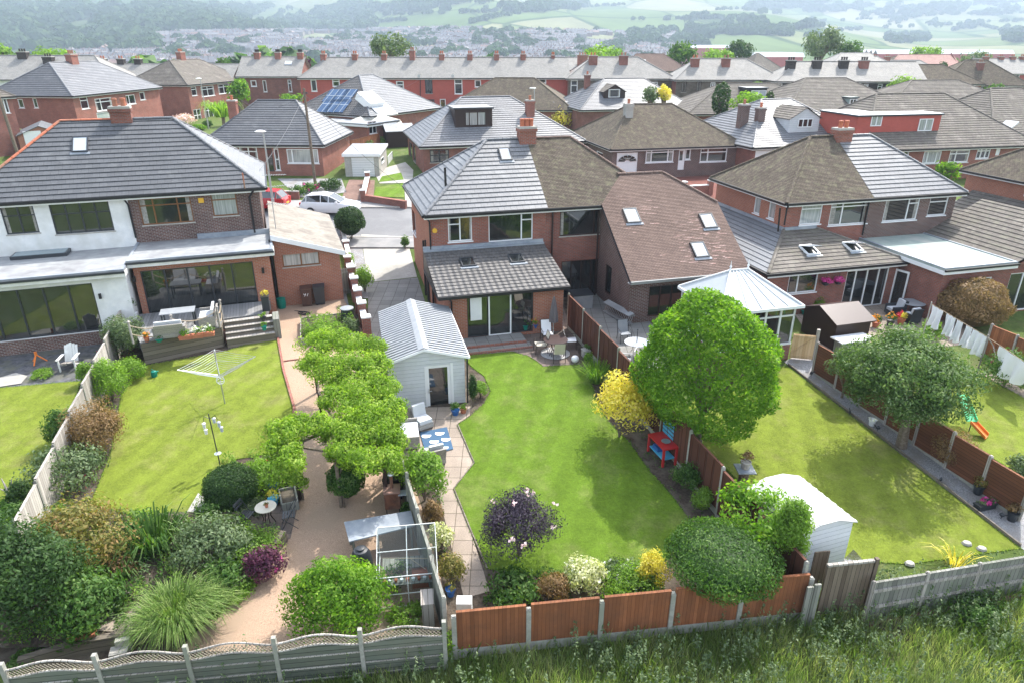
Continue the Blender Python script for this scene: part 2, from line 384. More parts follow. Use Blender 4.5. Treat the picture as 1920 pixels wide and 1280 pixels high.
    B['signyellow'] = plain('yellow_alarm_box', (.75, .42, .04), .5)
    # ground
    for nm, a, b, cc, dd in (('lawn', (.09, .165, .014), (.155, .25, .024), (.21, .24, .075), .55), ('lawn_dry', (.155, .21, .024), (.235, .29, .04), (.28, .27, .1), .5),
                         ('verge', (.07, .115, .025), (.13, .18, .045), (.17, .16, .08), .5)):
        m = Mat(nm + '_grass', .9, .12); c = m.co('Object')
        o = m.ramp(m.noise(c, 55, 5, .8), [(.3, a), (.7, b)])
        o = m.mix(m.ramp(m.noise(c, .7, 6, .7), [(.5, G(0)), (.72, G(.75))]), o, cc)
        o = m.mix(1., o, m.ramp(m.noise(c, 2.4, 5, .75), [(.3, G(.74)), (.7, G(1.12))]), 'MULTIPLY')
        o = m.mix(1., o, m.ramp(m.noise(c, 13, 4, .85), [(.3, G(.74)), (.7, G(1.2))]), 'MULTIPLY')
        if nm == 'lawn_dry': o = m.mix(m.ramp(m.noise(c, 38, 2, .9), [(.7, G(0)), (.74, G(.8))]), o, (.55, .58, .42))
        # mown stripes seen faintly
        w = m.n('TexWave', Scale=.3, Distortion=3.5); w.inputs['Detail'].default_value = 3; m.l(m.co('Object', rot=.25), w.inputs['Vector'])
        o = m.mix(.35, o, m.mix(1., o, m.ramp(w.outputs['Fac'], [(.3, G(.82)), (.7, G(1.15))]), 'MULTIPLY'))
        m.col(o); m.bump(m.noise(c, 70, 4, .8), .9, .04); B[nm] = m.m
    L = lambda n, *a, **k: B.__setitem__(n, leafm(n, *a, **k))
    L('lf_bright', (.055, .13, .01), (.12, .24, .022), (.3, .42, .06), trans=.45)
    L('lf_climb', (.09, .17, .015), (.19, .3, .035), (.42, .5, .12), trans=.45)
    L('lf_lime', (.09, .17, .02), (.17, .29, .04), (.3, .42, .1), trans=.4)
    L('lf_mid', (.03, .075, .014), (.065, .14, .026), (.17, .25, .08), trans=.35)
    L('lf_dark', (.018, .045, .012), (.04, .085, .022), (.08, .14, .04), trans=.25)
    L('lf_grey', (.06, .1, .045), (.12, .17, .08), (.22, .27, .15), trans=.25)
    L('lf_yellow', (.5, .47, .04), (.72, .66, .1), (.85, .72, .3), trans=.4, tcol=(1.3, 1.2, .6))
    L('lf_purple', (.03, .022, .035), (.055, .042, .06), (.1, .085, .11), trans=.15, tcol=(1.2, .8, 1.2))
    L('lf_plum', (.06, .02, .04), (.1, .03, .06), (.16, .06, .1), trans=.2, tcol=(1.5, .6, 1.))
    L('lf_rust', (.11, .12, .03), (.21, .19, .055), (.36, .2, .1), trans=.3)
    L('lf_brown', (.14, .1, .045), (.24, .15, .07), (.33, .22, .12), trans=.25)
    L('lf_cream', (.2, .26, .08), (.5, .5, .3), (.75, .72, .55), trans=.3)
    L('lf_pink', (.6, .4, .45), (.75, .55, .6), (.8, .7, .7), trans=.2)
    L('lf_white', (.7, .7, .68), (.8, .8, .78), (.85, .85, .8), trans=.2)
    L('lf_red', (.45, .03, .05), (.6, .05, .08), (.7, .1, .2), trans=.2)
    L('lf_magenta', (.4, .03, .2), (.6, .06, .3), (.7, .15, .4), trans=.2)
    L('lf_orange', (.6, .15, .03), (.75, .3, .04), (.8, .5, .05), trans=.2)
    L('lf_blade', (.07, .13, .025), (.15, .24, .055), (.3, .36, .14), trans=.35)
    L('lf_meadow', (.12, .17, .06), (.22, .28, .1), (.44, .44, .26), trans=.35)
    L('lf_far', (.04, .075, .03), (.06, .1, .038), (.085, .13, .05), trans=.1, rough=1., spec=0.)
    L('lf_apple', (.045, .09, .025), (.09, .155, .045), (.27, .34, .18), trans=.3)
defm()

# ------------------------------------------------------------------ leaves
def leaf_mesh(name, P, N, size, mat, parent=None, aspect=.42, spread=.9, tilt=None, extra=None, seed=None, tint=None, **tags):
    """one mesh of small leaf faces at points P, facing roughly along N"""
    R = NR if seed is None else np.random.default_rng(seed)
    n = len(P); P = np.asarray(P, 'f'); N = np.asarray(N, 'f')
    nn = N + R.normal(size=(n, 3)) * spread * .6; nn /= np.linalg.norm(nn, axis=1)[:, None] + 1e-9
    t = np.cross(nn, R.normal(size=(n, 3))); t /= np.linalg.norm(t, axis=1)[:, None] + 1e-9
    if tilt is not None: t = t * (1 - tilt[3]) + np.array(tilt[:3]) * tilt[3]; t /= np.linalg.norm(t, axis=1)[:, None] + 1e-9
    b = np.cross(nn, t)
    s = size * (R.random((n, 1)) * .7 + .65)
    V = np.empty((n, 4, 3), 'f'); V[:, 0] = P + t * s; V[:, 1] = P + b * s * aspect + nn * s * .12; V[:, 2] = P - t * s * .8; V[:, 3] = P - b * s * aspect + nn * s * .12
    me = bpy.data.meshes.new(name); me.vertices.add(n * 4); me.vertices.foreach_set('co', V.ravel())
    me.loops.add(n * 4); me.loops.foreach_set('vertex_index', np.arange(n * 4, dtype='i'))
    me.polygons.add(n); me.polygons.foreach_set('loop_start', np.arange(0, n * 4, 4, dtype='i'))
    try: me.polygons.foreach_set('loop_total', np.full(n, 4, dtype='i'))
    except Exception: pass
    at_ = me.attributes.new('tint', 'FLOAT', 'FACE'); ph_ = R.random(6) * 6; tv = R.random(n) ** 1.2 * .68 + .32 * (.5 + .5 * np.sin(P[:, 0] * 3.1 + ph_[0] + 2 * np.sin(P[:, 2] * 2.3 + ph_[1])) * np.sin(P[:, 1] * 2.7 + ph_[2] + P[:, 2] * 2.9)) if tint is None else np.clip(tint, 0, 1)
    at_.data.foreach_set('value', tv.astype('f'))
    me.materials.append(mat); me.update(calc_edges=True)
    o = bpy.data.objects.new(name, me); COL.objects.link(o)
    if parent is not None: o.parent = parent
    return tag(o, **tags)
def crown(c, r, n, k=26, cr=.38, seed=1, clipped=False, inner=.25, low=-.6, rough=.06):
    """points and outward directions of an uneven leafy crown"""
    R = np.random.default_rng(seed); c = np.array(c, 'f'); r = np.array(r, 'f')
    def dirs(m):
        d = R.normal(size=(m, 3)); d /= np.linalg.norm(d, axis=1)[:, None]; return d
    if clipped:
        d = dirs(n * 2); d = d[d[:, 2] > low][:n]; m = len(d)
        ph = R.random(6) * 6
        bump_ = 1 + rough * (np.sin(d[:, 0] * 7 + ph[0]) * np.sin(d[:, 1] * 8 + ph[1]) + np.sin(d[:, 2] * 9 + ph[2] + d[:, 0] * 5)) + R.normal(size=m) * .025
        dep = 1 - (R.random(m) ** 2.5) * .22
        P = c + d * r * (bump_ * dep)[:, None]; return P, d
    cd = dirs(k * 3); cd = cd[cd[:, 2] > low][:k]; k = len(cd)
    cc = c + cd * r * (R.random((k, 1)) * .3 + .55); rr = R.random(k) * .5 + .7
    idx = R.integers(0, k, n); d = dirs(n); rad = (R.random(n) ** .35)
    P = cc[idx] + d * (r.mean() * .5 + r * .5) * (cr * rr[idx] * rad)[:, None]
    q = (P - c) / r; ln = np.linalg.norm(q, axis=1)
    N = d * .6 + q / (ln[:, None] + 1e-6) * .7
    return P, N
def shrub(name, label, cat, base, r, n=2500, size=.07, mat='lf_mid', seed=1, group=None, clipped=False, k=24, cr=.5, lift=None, flowers=None, spread=.9, cone=0, aspect=.42, low=-.35, rough=.06, stem=True, tilt=None, hole=None):
    """a bush: foliage, stem and blossom parts under one root; base is its foot"""
    root = thing(name, label, cat, base, 0, group)
    cz = r[2] * .85 if lift is None else lift
    P, N = crown((0, 0, cz), r, n, k, cr, seed, clipped, low=low, rough=rough)
    if cone:
        t_ = np.clip((P[:, 2:3] - (cz - r[2])) / (2 * r[2]), 0, 1); P[:, :2] *= (1 + cone * .45) - cone * t_
    keep = P[:, 2] > .02; P, N = P[keep], N[keep]
    leaf_mesh('foliage', P, N, size, MT[mat], root, seed=seed, spread=spread, aspect=aspect, tilt=tilt)
    if clipped:
        P2, N2 = crown((0, 0, cz), [v * .8 for v in r], n // 3, seed=seed + 1, clipped=True, low=-1); k2 = P2[:, 2] > .02
        mb = MB(); prof = [(max(.01, math.sin(a) * .84), cz + -math.cos(a) * r[2] * .84) for a in [math.pi * i / 8 for i in range(9)]]
        prof = [(q, z) for q, z in prof if z > .0]
        mb.lathe([(q, z) for q, z in prof], (0, 0, 0), 14, sx=r[0], sy=r[1]); 
        o = mb.build('inner_foliage', MT[mat], root)
    if stem:
        mb = MB(); R = random.Random(seed)
        for j in range(5):
            a = R.random() * 6.3; e = (math.cos(a) * r[0] * .45, math.sin(a) * r[1] * .45, cz + R.random() * r[2] * .3)
            mb.tube([(0, 0, -.05), (e[0] * .4, e[1] * .4, e[2] * .6), e], [.03, .022, .01], 5)
        mb.build('stem', MT['bark'], root)
    if flowers:
        fm, fn, fs = flowers
        P, N = crown((0, 0, cz), [v * 1.04 for v in r], fn, k, cr, seed + 5, True, low=.0)
        q = np.repeat(P, 6, axis=0) + np.random.default_rng(seed).normal(size=(len(P) * 6, 3)) * fs * .6
        q = q[q[:, 2] > .03]
        leaf_mesh('blossom', q, np.tile([0, -.3, 1.], (len(q), 1)), fs, MT[fm], root, aspect=.8)
    return root
def tree(name, label, base, trunk_h, r, n, size, mat, seed=1, group=None, cat='tree', k=34, cr=.3, clipped=False, tr=.14, lift=0, lean=(0, 0), low=-.6, rough=.06, aspect=.42, branches=9, spread=.9, cone=0):
    root = thing(name, label, cat, base, 0, group)
    c = (lean[0], lean[1], trunk_h + r[2] * .8 + lift)
    mb = MB(); R = random.Random(seed)
    mb.tube([(0, 0, -.2), (lean[0] * .15, lean[1] * .15, trunk_h * .5), (lean[0] * .4, lean[1] * .4, trunk_h), (lean[0] * .8, lean[1] * .8, c[2] - r[2] * .1)], [tr * 1.25, tr, tr * .85, tr * .35], 8)
    for j in range(branches):
        a = j * 6.283 / branches + R.random(); f = .35 + .5 * R.random(); z0 = trunk_h * (.85 + .3 * R.random())
        e = Vector((c[0] + math.cos(a) * r[0] * f, c[1] + math.sin(a) * r[1] * f, c[2] + (R.random() - .35) * r[2] * .7))
        s_ = Vector((lean[0] * .4, lean[1] * .4, z0)); mb.tube([s_, s_.lerp(e, .5) + Vector((0, 0, .12 * r[2])), e], [tr * .5, tr * .3, tr * .1], 5)
    mb.build('trunk', MT['bark'], root, smooth=True)
    P, N = crown(c, r, n, k, cr, seed, clipped, low=low, rough=rough)
    if cone: t_ = np.clip((P[:, 2:3] - (c[2] - r[2])) / (2 * r[2]), 0, 1); P[:, :2] = np.array(c[:2]) + (P[:, :2] - np.array(c[:2])) * (1 + cone * .4 - cone * t_)
    P = P[P[:, 2] > .1] if len(P) == len(N) else P; N = N[:len(P)]
    leaf_mesh('crown', P, N, size, MT[mat], root, seed=seed, aspect=aspect, spread=spread)
    return root
def blades(name, base, n, h, spread, mat, seed=1, w=.02, droop=.6, parent=None, **tags):
    """arching strap leaves growing from one foot"""
    R = np.random.default_rng(seed); mbV = []; F = []; T = []
    for i in range(n):
        a = R.random() * 6.283; rr = R.random() ** .5; b0 = np.array([math.cos(a) * rr * spread * .35, math.sin(a) * rr * spread * .35, 0]) 
        L = h * (.7 + .5 * R.random()); out = np.array([math.cos(a), math.sin(a), 0]); sd = np.array([-out[1], out[0], 0]) * w
        reach = spread * (.3 + .8 * R.random()) * rr + .05
        pts = [b0, b0 + out * reach * .35 + [0, 0, L * .6], b0 + out * reach * .8 + [0, 0, L * .95], b0 + out * reach * 1.25 + [0, 0, L * (1 - droop * .6 * R.random())]]
        i0 = len(mbV)
        for j, p in enumerate(pts):
            ww = (1., .9, .6, .12)[j]; mbV += [p + sd * ww, p - sd * ww]
        for j in range(3): F.append((i0 + 2 * j, i0 + 2 * j + 1, i0 + 2 * j + 3, i0 + 2 * j + 2)); T.append(R.random())
    me = bpy.data.meshes.new(name); me.from_pydata([tuple(v) for v in mbV], [], F)
    a_ = me.attributes.new('tint', 'FLOAT', 'FACE'); a_.data.foreach_set('value', T)
    me.materials.append(MT[mat]); o = bpy.data.objects.new(name, me); COL.objects.link(o)
    if parent is None: o.location = base
    else: o.parent = parent
    return tag(o, **tags)

# ------------------------------------------------------------------ buildings
def steps(mb, poly, e0, e1, course, lip, m=0):
    """cover a roof plane with real lapped courses; e0-e1 is its lower edge"""
    e0, e1 = Vector(e0), Vector(e1); P = [Vector(p) for p in poly]
    n = Vector((0, 0, 0))
    for a, b in zip(P, P[1:] + P[:1]): n += a.cross(b)
    n.normalize()
    if n.z < 0: n = -n; P = P[::-1]
    u = (e1 - e0).normalized(); v = n.cross(u).normalized()
    if v.z < 0: v = -v
    d0 = e0.dot(v); vm = max(p.dot(v) for p in P) - d0; k = 0
    while k * course < vm - 1e-4:
        a, b = k * course, (k + 1) * course
        Q = clip(clip(P, v, d0 + a), -v, -(d0 + b)); k += 1
        if len(Q) < 3: continue
        T = []
        for q in Q:
            t = (q.dot(v) - d0 - a) / course; T.append(q + n * (lip * (1 - t) + .004))
        mb.poly(T, m, [(q.dot(u), q.dot(v) - d0) for q in Q])
        lo = [i for i, q in enumerate(Q) if q.dot(v) - d0 - a < 1e-3]
        for i in lo:
            j = (i + 1) % len(Q)
            if j in lo: mb.poly([Q[i], Q[j], T[j], T[i]], m)
    mb.poly([p - n * .02 for p in P][::-1], m)
TILE = {'tile_grey': (.32, .035), 'tile_dark': (.32, .035), 'tile_pale': (.32, .03), 'tile_taupe': (.32, .03), 'tile_brown': (.1, .012), 'tile_red': (.1, .014), 'tile_fresh': (.1, .014),
        'tile_roman': (.3, .03), 'tile_pink': (.3, .02), 'slate': (.2, .008)}
FACES = {'F': ((0, 0), (1, 0), (0, -1)), 'L': ((0, 0), (0, 1), (-1, 0)), 'R': ((1, 0), (0, 1), (1, 0))}
class House:
    def __init__(s, name, label, cat, loc, rot, w, d, eh, wall='brick', group=None, ov=.35, down=1.6):
        s.root = thing(name, label, cat, loc, rot, group); s.loc = Vector(loc); s.rot = rot; s.w, s.d, s.eh, s.ov, s.down = w, d, eh, ov, down
        s.wall = wall; s.holes = {'F': [], 'L': [], 'R': []}; s.M = Matrix.Translation(s.loc) @ Matrix.Rotation(math.radians(rot), 4, 'Z'); s.I = s.M.inverted(); s.planes = {}; s.X0 = s.Y0 = 0.
        s.walls = {'F': wall, 'L': wall, 'R': wall}
    def sub(s, x, y, w, d, eh, wall=None):
        import copy
        q = copy.copy(s); q.X0, q.Y0, q.w, q.d, q.eh = x, y, w, d, eh; q.holes = {'F': [], 'L': [], 'R': []}
        wl = wall or s.wall; q.wall = wl; q.walls = {'F': wl, 'L': wl, 'R': wl}; return q
    def lray(s, px, py): return s.I @ CAM, s.I.to_3x3() @ ray(px, py)
    def hit(s, px, py, o, n):
        c, d = s.lray(px, py); t = (Vector(o) - c).dot(Vector(n)) / d.dot(Vector(n)); return c + d * t
    def fr(s, face, oy=0., ox=None):
        o, u, n = FACES[face]; O = Vector(((o[0] * s.w if ox is None else ox) + s.X0, o[1] + oy + s.Y0, 0)); return O, Vector((*u, 0)), Vector((*n, 0))
    def rect(s, face, r, oy=0., ox=None):
        x0, y0, x1, y1 = r; O, u, n = s.fr(face, oy, ox); xm, ym = (x0 + x1) / 2, (y0 + y1) / 2
        a = (s.hit(x0, ym, O, n) - O).dot(u); b = (s.hit(x1, ym, O, n) - O).dot(u)
        zt = s.hit(xm, y0, O, n).z; zb = s.hit(xm, y1, O, n).z
        return (min(a, b), zb, max(a, b), zt)
    def win(s, face, r, cols=(1,), top=0, frame='white', glass='glass', px=True, depth=.08, bar=.055, name='window', oy=0., hole=True, parent=None, sill=True, topcols=None, ox=None, label=None):
        q = s.rect(face, r, oy, ox) if px else r
        u0, z0, u1, z1 = q; O, u, n = s.fr(face, oy, ox); Z = Vector((0, 0, 1))
        if hole and u1 > u0 + .05: s.holes[face].append(q)
        g0, f0 = (-depth, -depth - .02) if hole else (.015, -.01)
        def slab(mb, a, b, c, d, o0, o1, m=0): mb.obox(O + u * a + Z * c + n * o0, u * (b - a), n * (o1 - o0), Z * (d - c), m)
        mb = MB(); slab(mb, u0, u1, z0, z1, g0 - .01, g0)
        W_ = mb.build(name, MT[glass], parent or s.root); 
        if label: W_['label'] = label
        mb = MB(); o0, o1 = (g0 + .001, g0 + .045); t = bar
        slab(mb, u0, u0 + t, z0, z1, o0, o1); slab(mb, u1 - t, u1, z0, z1, o0, o1)
        slab(mb, u0 + t, u1 - t, z0, z0 + t, o0, o1); slab(mb, u0 + t, u1 - t, z1 - t, z1, o0, o1)
        tot = sum(cols); x = u0; zt = z1 - (z1 - z0) * top
        for i, c_ in enumerate(cols):
            xn = x + (u1 - u0) * c_ / tot
            if i < len(cols) - 1: slab(mb, xn - t * .6, xn + t * .6, z0 + t, z1 - t, o0, o1 - .002)
            if top and (topcols is None or i in topcols):
                slab(mb, x + (t if i == 0 else t * .6), xn - (t if i == len(cols) - 1 else t * .6), zt - t * .5, zt + t * .5, o0, o1 - .004)
            x = xn
        mb.build('frame', MT[frame], W_)
        if glass == 'glass' and name in ('window', 'dormer_window') and u1 - u0 > .7 and (int((u0 + z0) * 97) % 3):
            mb = MB(); cw_ = (u1 - u0) * (.07 + .03 * (int(u0 * 31) % 3))
            slab(mb, u0 + t, u0 + t + cw_, z0 + t, z1 - t, g0, g0 + .004)
            C_ = mb.build('curtain', MT['curtain'], W_); mb = MB(); slab(mb, u1 - t - cw_ * .8, u1 - t, z0 + t, z1 - t, g0, g0 + .004); mb.build('curtain', MT['curtain'], W_)
        if sill:
            mb = MB(); slab(mb, u0 - .05, u1 + .05, z0 - .06, z0 - .002, o0, .05 + (0 if hole else .03)); mb.build('sill', MT['white' if frame == 'white' else 'concrete'], W_)
        return q
    def door(s, face, r, mat='white', px=True, glass=None, oy=0., hole=True):
        q = s.rect(face, r, oy) if px else r; u0, z0, u1, z1 = q; O, u, n = s.fr(face, oy); Z = Vector((0, 0, 1)); o0 = -.08 if hole else .01
        if hole: s.holes[face].append(q)
        mb = MB(); mb.obox(O + u * u0 + Z * z0 + n * (o0 - .02), u * (u1 - u0), n * .05, Z * (z1 - z0)); D = mb.build('door', MT[mat], s.root)
        if glass:
            mb = MB(); w_ = u1 - u0; h_ = z1 - z0
            for k in range(glass): mb.obox(O + u * (u0 + w_ * (.16 + .7 * k / glass)) + Z * (z0 + h_ * .45) + n * (o0 + .031), u * (w_ * .5 / glass), n * .006, Z * (h_ * .45))
            mb.build('pane', MT['glass'], D)
        return D
    def build_walls(s, gl=False, gr=False, faces='FLR', z0=None, y_top=None):
        mb = MB(); mats = [s.walls['F'], s.walls['L'], s.walls['R'], s.wall]
        zb = -s.down if z0 is None else z0; Z = Vector((0, 0, 1))
        for k, f in enumerate('FLR'):
            if f not in faces: continue
            O, u, n = s.fr(f); Ln = s.w if f == 'F' else s.d; H_ = [h for h in s.holes[f]]
            us = sorted(set([0, Ln] + [min(Ln, max(0, v)) for h in H_ for v in (h[0], h[2])])); zs = sorted(set([zb, s.eh] + [min(s.eh, max(zb, v)) for h in H_ for v in (h[1], h[3])]))
            for a, b in zip(us, us[1:]):
                for c, d in zip(zs, zs[1:]):
                    if b - a < 1e-4 or d - c < 1e-4: continue
                    mu, mz = (a + b) / 2, (c + d) / 2
                    if any(h[0] < mu < h[2] and h[1] < mz < h[3] for h in H_): continue
                    P = [O + u * a + Z * c, O + u * b + Z * c, O + u * b + Z * d, O + u * a + Z * d]
                    mb.poly(P if f != 'L' else P[::-1], k)
            for h in H_:
                a, c, b, d = h; q = n * -.15
                C = [O + u * a + Z * c, O + u * b + Z * c, O + u * b + Z * d, O + u * a + Z * d]
                for i in range(4): mb.poly([C[i], C[(i + 1) % 4], C[(i + 1) % 4] + q, C[i] + q], k)
                mb.poly([p + q for p in C], k)
        X, Y = s.X0, s.Y0; mb.poly([(X + s.w, Y + s.d, zb), (X, Y + s.d, zb), (X, Y + s.d, s.eh), (X + s.w, Y + s.d, s.eh)], 3)
        for g, x in ((gl, 0), (gr, s.w)):
            if g: mb.poly([(x, 0, s.eh), (x, s.d, s.eh), (x, s.d / 2, s.eh + g)], 1 if x == 0 else 2)
        return mb.build('wall', [MT[m] for m in mats], s.root)
    def hip(s, rise, inl, inr, tile, ridge=None, tiles=None, course=None, fascia='white', gutter='black', party=None, front_extra=None):
        """inl/inr: distance of the ridge ends from the wall corner, None for a gable, 'P' for a party line"""
        o, w, d, e = s.ov, s.w, s.d, s.eh; zt = e + rise; m_ = d / 2
        xl = -o if inl is None else (0 if inl == 'P' else inl); xr = w + o if inr is None else (w if inr == 'P' else w - inr)
        x0 = 0 if inl == 'P' else -o; x1 = w if inr == 'P' else w + o; sl = rise / (m_ + o); 
        ze = e
        F = [(x0, -o, ze), (x1, -o, ze), (xr, m_, zt), (xl, m_, zt)]; B = [(x1, d + o, ze), (x0, d + o, ze), (xl, m_, zt), (xr, m_, zt)]
        pl = {'F': (F, F[0], F[1]), 'B': (B, B[0], B[1])}
        if inl not in (None, 'P'): Lp = [(x0, d + o, ze), (x0, -o, ze), (xl, m_, zt)]; pl['L'] = (Lp, Lp[0], Lp[1])
        if inr not in (None, 'P'): Rp = [(x1, -o, ze), (x1, d + o, ze), (xr, m_, zt)]; pl['R'] = (Rp, Rp[0], Rp[1])
        tl = tiles or {}; names = []; mb = MB()
        for k, (P, a, b) in pl.items():
            t = tl.get(k, tile)
            if t not in names: names.append(t)
            c_, lp = TILE[t]; steps(mb, P, a, b, course or c_, lp, names.index(t)); s.plane(k, P, a, b)
        R = mb.build('roof', [MT[t] for t in names], s.root)
        mb = MB(); up = Vector((0, 0, .03)); lines = [((xl, m_, zt), (xr, m_, zt))]
        if 'L' in pl: lines += [((x0, -o, ze), (xl, m_, zt)), ((x0, d + o, ze), (xl, m_, zt))]
        if 'R' in pl: c_ = getattr(s, 'cut', 0.); lines += [((x1 + (xr - x1) * c_, -o + (m_ + o) * c_, ze + (zt - ze) * c_), (xr, m_, zt)), ((x1, d + o, ze), (xr, m_, zt))]
        for a, b in lines: s.ridgeline(mb, Vector(a) + up, Vector(b) + up)
        mb.build('ridge_tiles', MT[ridge or tile], R)
        mb = MB(); g = .11
        mb.box(x0, x1, -o - g, -o, e - .13, e + .0, 1); mb.box(x0, x1, -o + .002, -o + .03, e - .22, e - .03, 0)
        if 'L' in pl: mb.box(x0 - g, x0, -o, d + o, e - .13, e + .0, 1); mb.box(x0 + .002, x0 + .03, -o + .032, d + o, e - .22, e - .03, 0)
        if 'R' in pl: mb.box(x1, x1 + g, -o, d + o, e - .13, e + .0, 1); mb.box(x1 - .03, x1 - .002, -o + .032, d + o, e - .22, e - .03, 0)
        mb.poly([(x0, -o, e - .05), (x0, d + o, e - .05), (x1, d + o, e - .05), (x1, -o, e - .05)], 0)
        mb.build('gutter', [MT[fascia], MT[gutter]], s.root)
        return R
    def ridgeline(s, mb, a, b, r=.1, seg=.45):
        d = b - a; n = max(1, int(d.length / seg)); sd = d.cross(Vector((0, 0, 1))).normalized(); up = sd.cross(d).normalized()
        for k in range(n):
            p, q = a + d * (k / n), a + d * ((k + 1) / n - .02 / d.length * 1)
            for i in range(4):
                t0, t1 = math.pi * i / 4, math.pi * (i + 1) / 4; rr = r * 1.06; r2 = r * .97
                f = lambda t, R_: sd * (math.cos(t) * R_) + up * (math.sin(t) * R_ * .75 - .02)
                mb.poly([p + f(t0, rr), p + f(t1, rr), q + f(t1, r2), q + f(t0, r2)])
    def plane(s, k, P, a, b):
        a, b = Vector(a), Vector(b); P = [Vector(p) for p in P]; u = (b - a).normalized(); n = Vector((0, 0, 0))
        for p, q in zip(P, P[1:] + P[:1]): n += p.cross(q)
        n.normalize(); n = n if n.z > 0 else -n; v = n.cross(u); v = v if v.z > 0 else -v
        s.planes[k] = (a, u, v, n)
    def roof_part(s, P, tile, key, name='roof', edge=(0, 1), base=True, ridge=()):
        mb = MB(); c_, lp = TILE[tile]; steps(mb, P, P[edge[0]], P[edge[1]], c_, lp); s.plane(key, P, P[edge[0]], P[edge[1]])
        R = mb.build(name, MT[tile], s.root)
        if ridge:
            for a, b in ridge: mb = MB(); s.ridgeline(mb, Vector(a) + Vector((0, 0, .03)), Vector(b) + Vector((0, 0, .03))); mb.build('ridge_tiles', MT[tile], R)
        return R
    def skylight(s, key, px, py, w=.8, h=1.1, frame='charcoal', glass='glass_sky', tilt=0., label=None):
        a, u, v, n = s.planes[key]; c = s.hit(px, py, a, n); mb = MB(); t = .06
        for (x0, x1, y0, y1) in ((-w / 2, w / 2, -h / 2, -h / 2 + t), (-w / 2, w / 2, h / 2 - t, h / 2), (-w / 2, -w / 2 + t, -h / 2 + t, h / 2 - t), (w / 2 - t, w / 2, -h / 2 + t, h / 2 - t)):
            mb.obox(c + u * x0 + v * y0, u * (x1 - x0), v * (y1 - y0), n * .12)
        mb.obox(c - u * (w / 2 + .09) - v * (h / 2 + .14) + n * .01, u * (w + .18), v * .14, n * .045, 1)
        K = mb.build('skylight', [MT[frame], MT['lead']], s.root)
        if label: K['label'] = label
        mb = MB(); lo = c - u * (w / 2 - t) - v * (h / 2 - t); q = n * .085
        if tilt:
            top = c + v * (h / 2 - t) + n * .1; vv = (v * math.cos(tilt) - n * math.sin(tilt)); mb2 = MB()
            mb.obox(top - u * (w / 2 - .01), u * (w - .02), vv * -(h - .1) , n * .03); mb2.obox(c - u * (w / 2 - t) - v * (h / 2 - t) + n * .03, u * (w - 2 * t), v * (h - 2 * t), n * .02); mb2.build('opening', MT['glass'], K)
        else: mb.obox(lo + q, u * (w - 2 * t), v * (h - 2 * t), n * .01)
        mb.build('pane', MT[glass], K)
    def chimney(s, x, y, ztop, w=.9, d=.6, pots=2, mat='brick', zb=None, pot='terracotta', cap=True):
        mb = MB(); zb = s.eh if zb is None else zb; c = .05
        mb.box(x - w / 2, x + w / 2, y - d / 2, y + d / 2, zb, ztop - .28)
        mb.box(x - w / 2 - c, x + w / 2 + c, y - d / 2 - c, y + d / 2 + c, ztop - .28, ztop - .12)
        mb.box(x - w / 2 - c * .4, x + w / 2 + c * .4, y - d / 2 - c * .4, y + d / 2 + c * .4, ztop - .12, ztop, 1)
        C = mb.build('chimney', [MT[mat], MT['concrete']], s.root)
        for k in range(pots):
            mb = MB(); px_ = x + (k - (pots - 1) / 2) * (w * .8 / max(1, pots)); 
            mb.lathe([(.13, 0), (.12, .3), (.145, .34), (.13, .42), (.08, .42)], (px_, y, ztop - .02), 9); mb.build('chimney_pot', MT[pot], C)
        return C
    def pchimney(s, px, py, top, key='F', **k):
        """chimney whose foot shows at a place on the roof and whose top shows at height top in the picture"""
        a, u, v, n = s.planes[key]; c = s.hit(px, py, a, n); d = k.get('d', .6); y = c.y + d / 2
        t = s.hit(px, top, (0, y - d / 2, 0), (0, -1, 0)); s.chimney(c.x, y, t.z, zb=c.z - .5, **k)
    def pipe(s, pts, r=.045, mat='black', name='drainpipe'):
        mb = MB(); mb.tube(pts, r, 6); return mb.build(name, MT[mat], s.root)
    def aerial(s, p, h=1.2, w=.9, mat='steel'):
        mb = MB(); p = Vector(p); mb.tube([p, p + Vector((0, 0, h))], .018, 5); mb.tube([p + Vector((-w / 2, 0, h)), p + Vector((w / 2, 0, h))], .012, 4)
        for k in range(6): x = -w / 2 + w * k / 5; mb.tube([p + Vector((x, -.16, h)), p + Vector((x, .16, h))], .008, 4)
        mb.build('aerial', MT[mat], s.root)
    def dish(s, face, px, py, r=.26):
        O, u, n = s.fr(face); c = s.hit(px, py, O, n) + n * .28; mb = MB(); mb.lathe([(.01, .06), (r * .5, .03), (r, -.03)], (0, 0, 0), 12)
        M_ = Matrix.Translation(c) @ n.to_track_quat('Z', 'Y').to_matrix().to_4x4() @ Matrix.Scale(-1, 4, (0, 0, 1)); mb.V = [M_ @ p for p in mb.V]
        mb.tube([c, c - n * .28], .02, 4); mb.build('satellite_dish', MT['steel'], s.root)
    def dormer(s, r, depth=3., roof='flat', wall='darkbrown', frame='darkbrown', glass='glass', win=None, cols=(1, 2), key='F', roofmat='felt', side=None, cheek=None, cols2=None):
        a, u, v, n = s.planes[key]; b = s.hit((r[0] + r[2]) / 2, r[3], a, n); y0 = b.y
        u0, z0, u1, z1 = s.rect('F', r, y0, 0); mb = MB()
        if roof == 'flat': mb.box(u0, u1, y0, y0 + depth, z0 - .4, z1)
        else:
            mb.box(u0, u1, y0, y0 + depth, z0 - .4, z1); zt = z1 + (u1 - u0) * .27; xm = (u0 + u1) / 2
            mb.poly([(u0, y0, z1), (u1, y0, z1), (xm, y0, zt)])
        D = mb.build('dormer', MT[wall], s.root); mb = MB(); o = .14
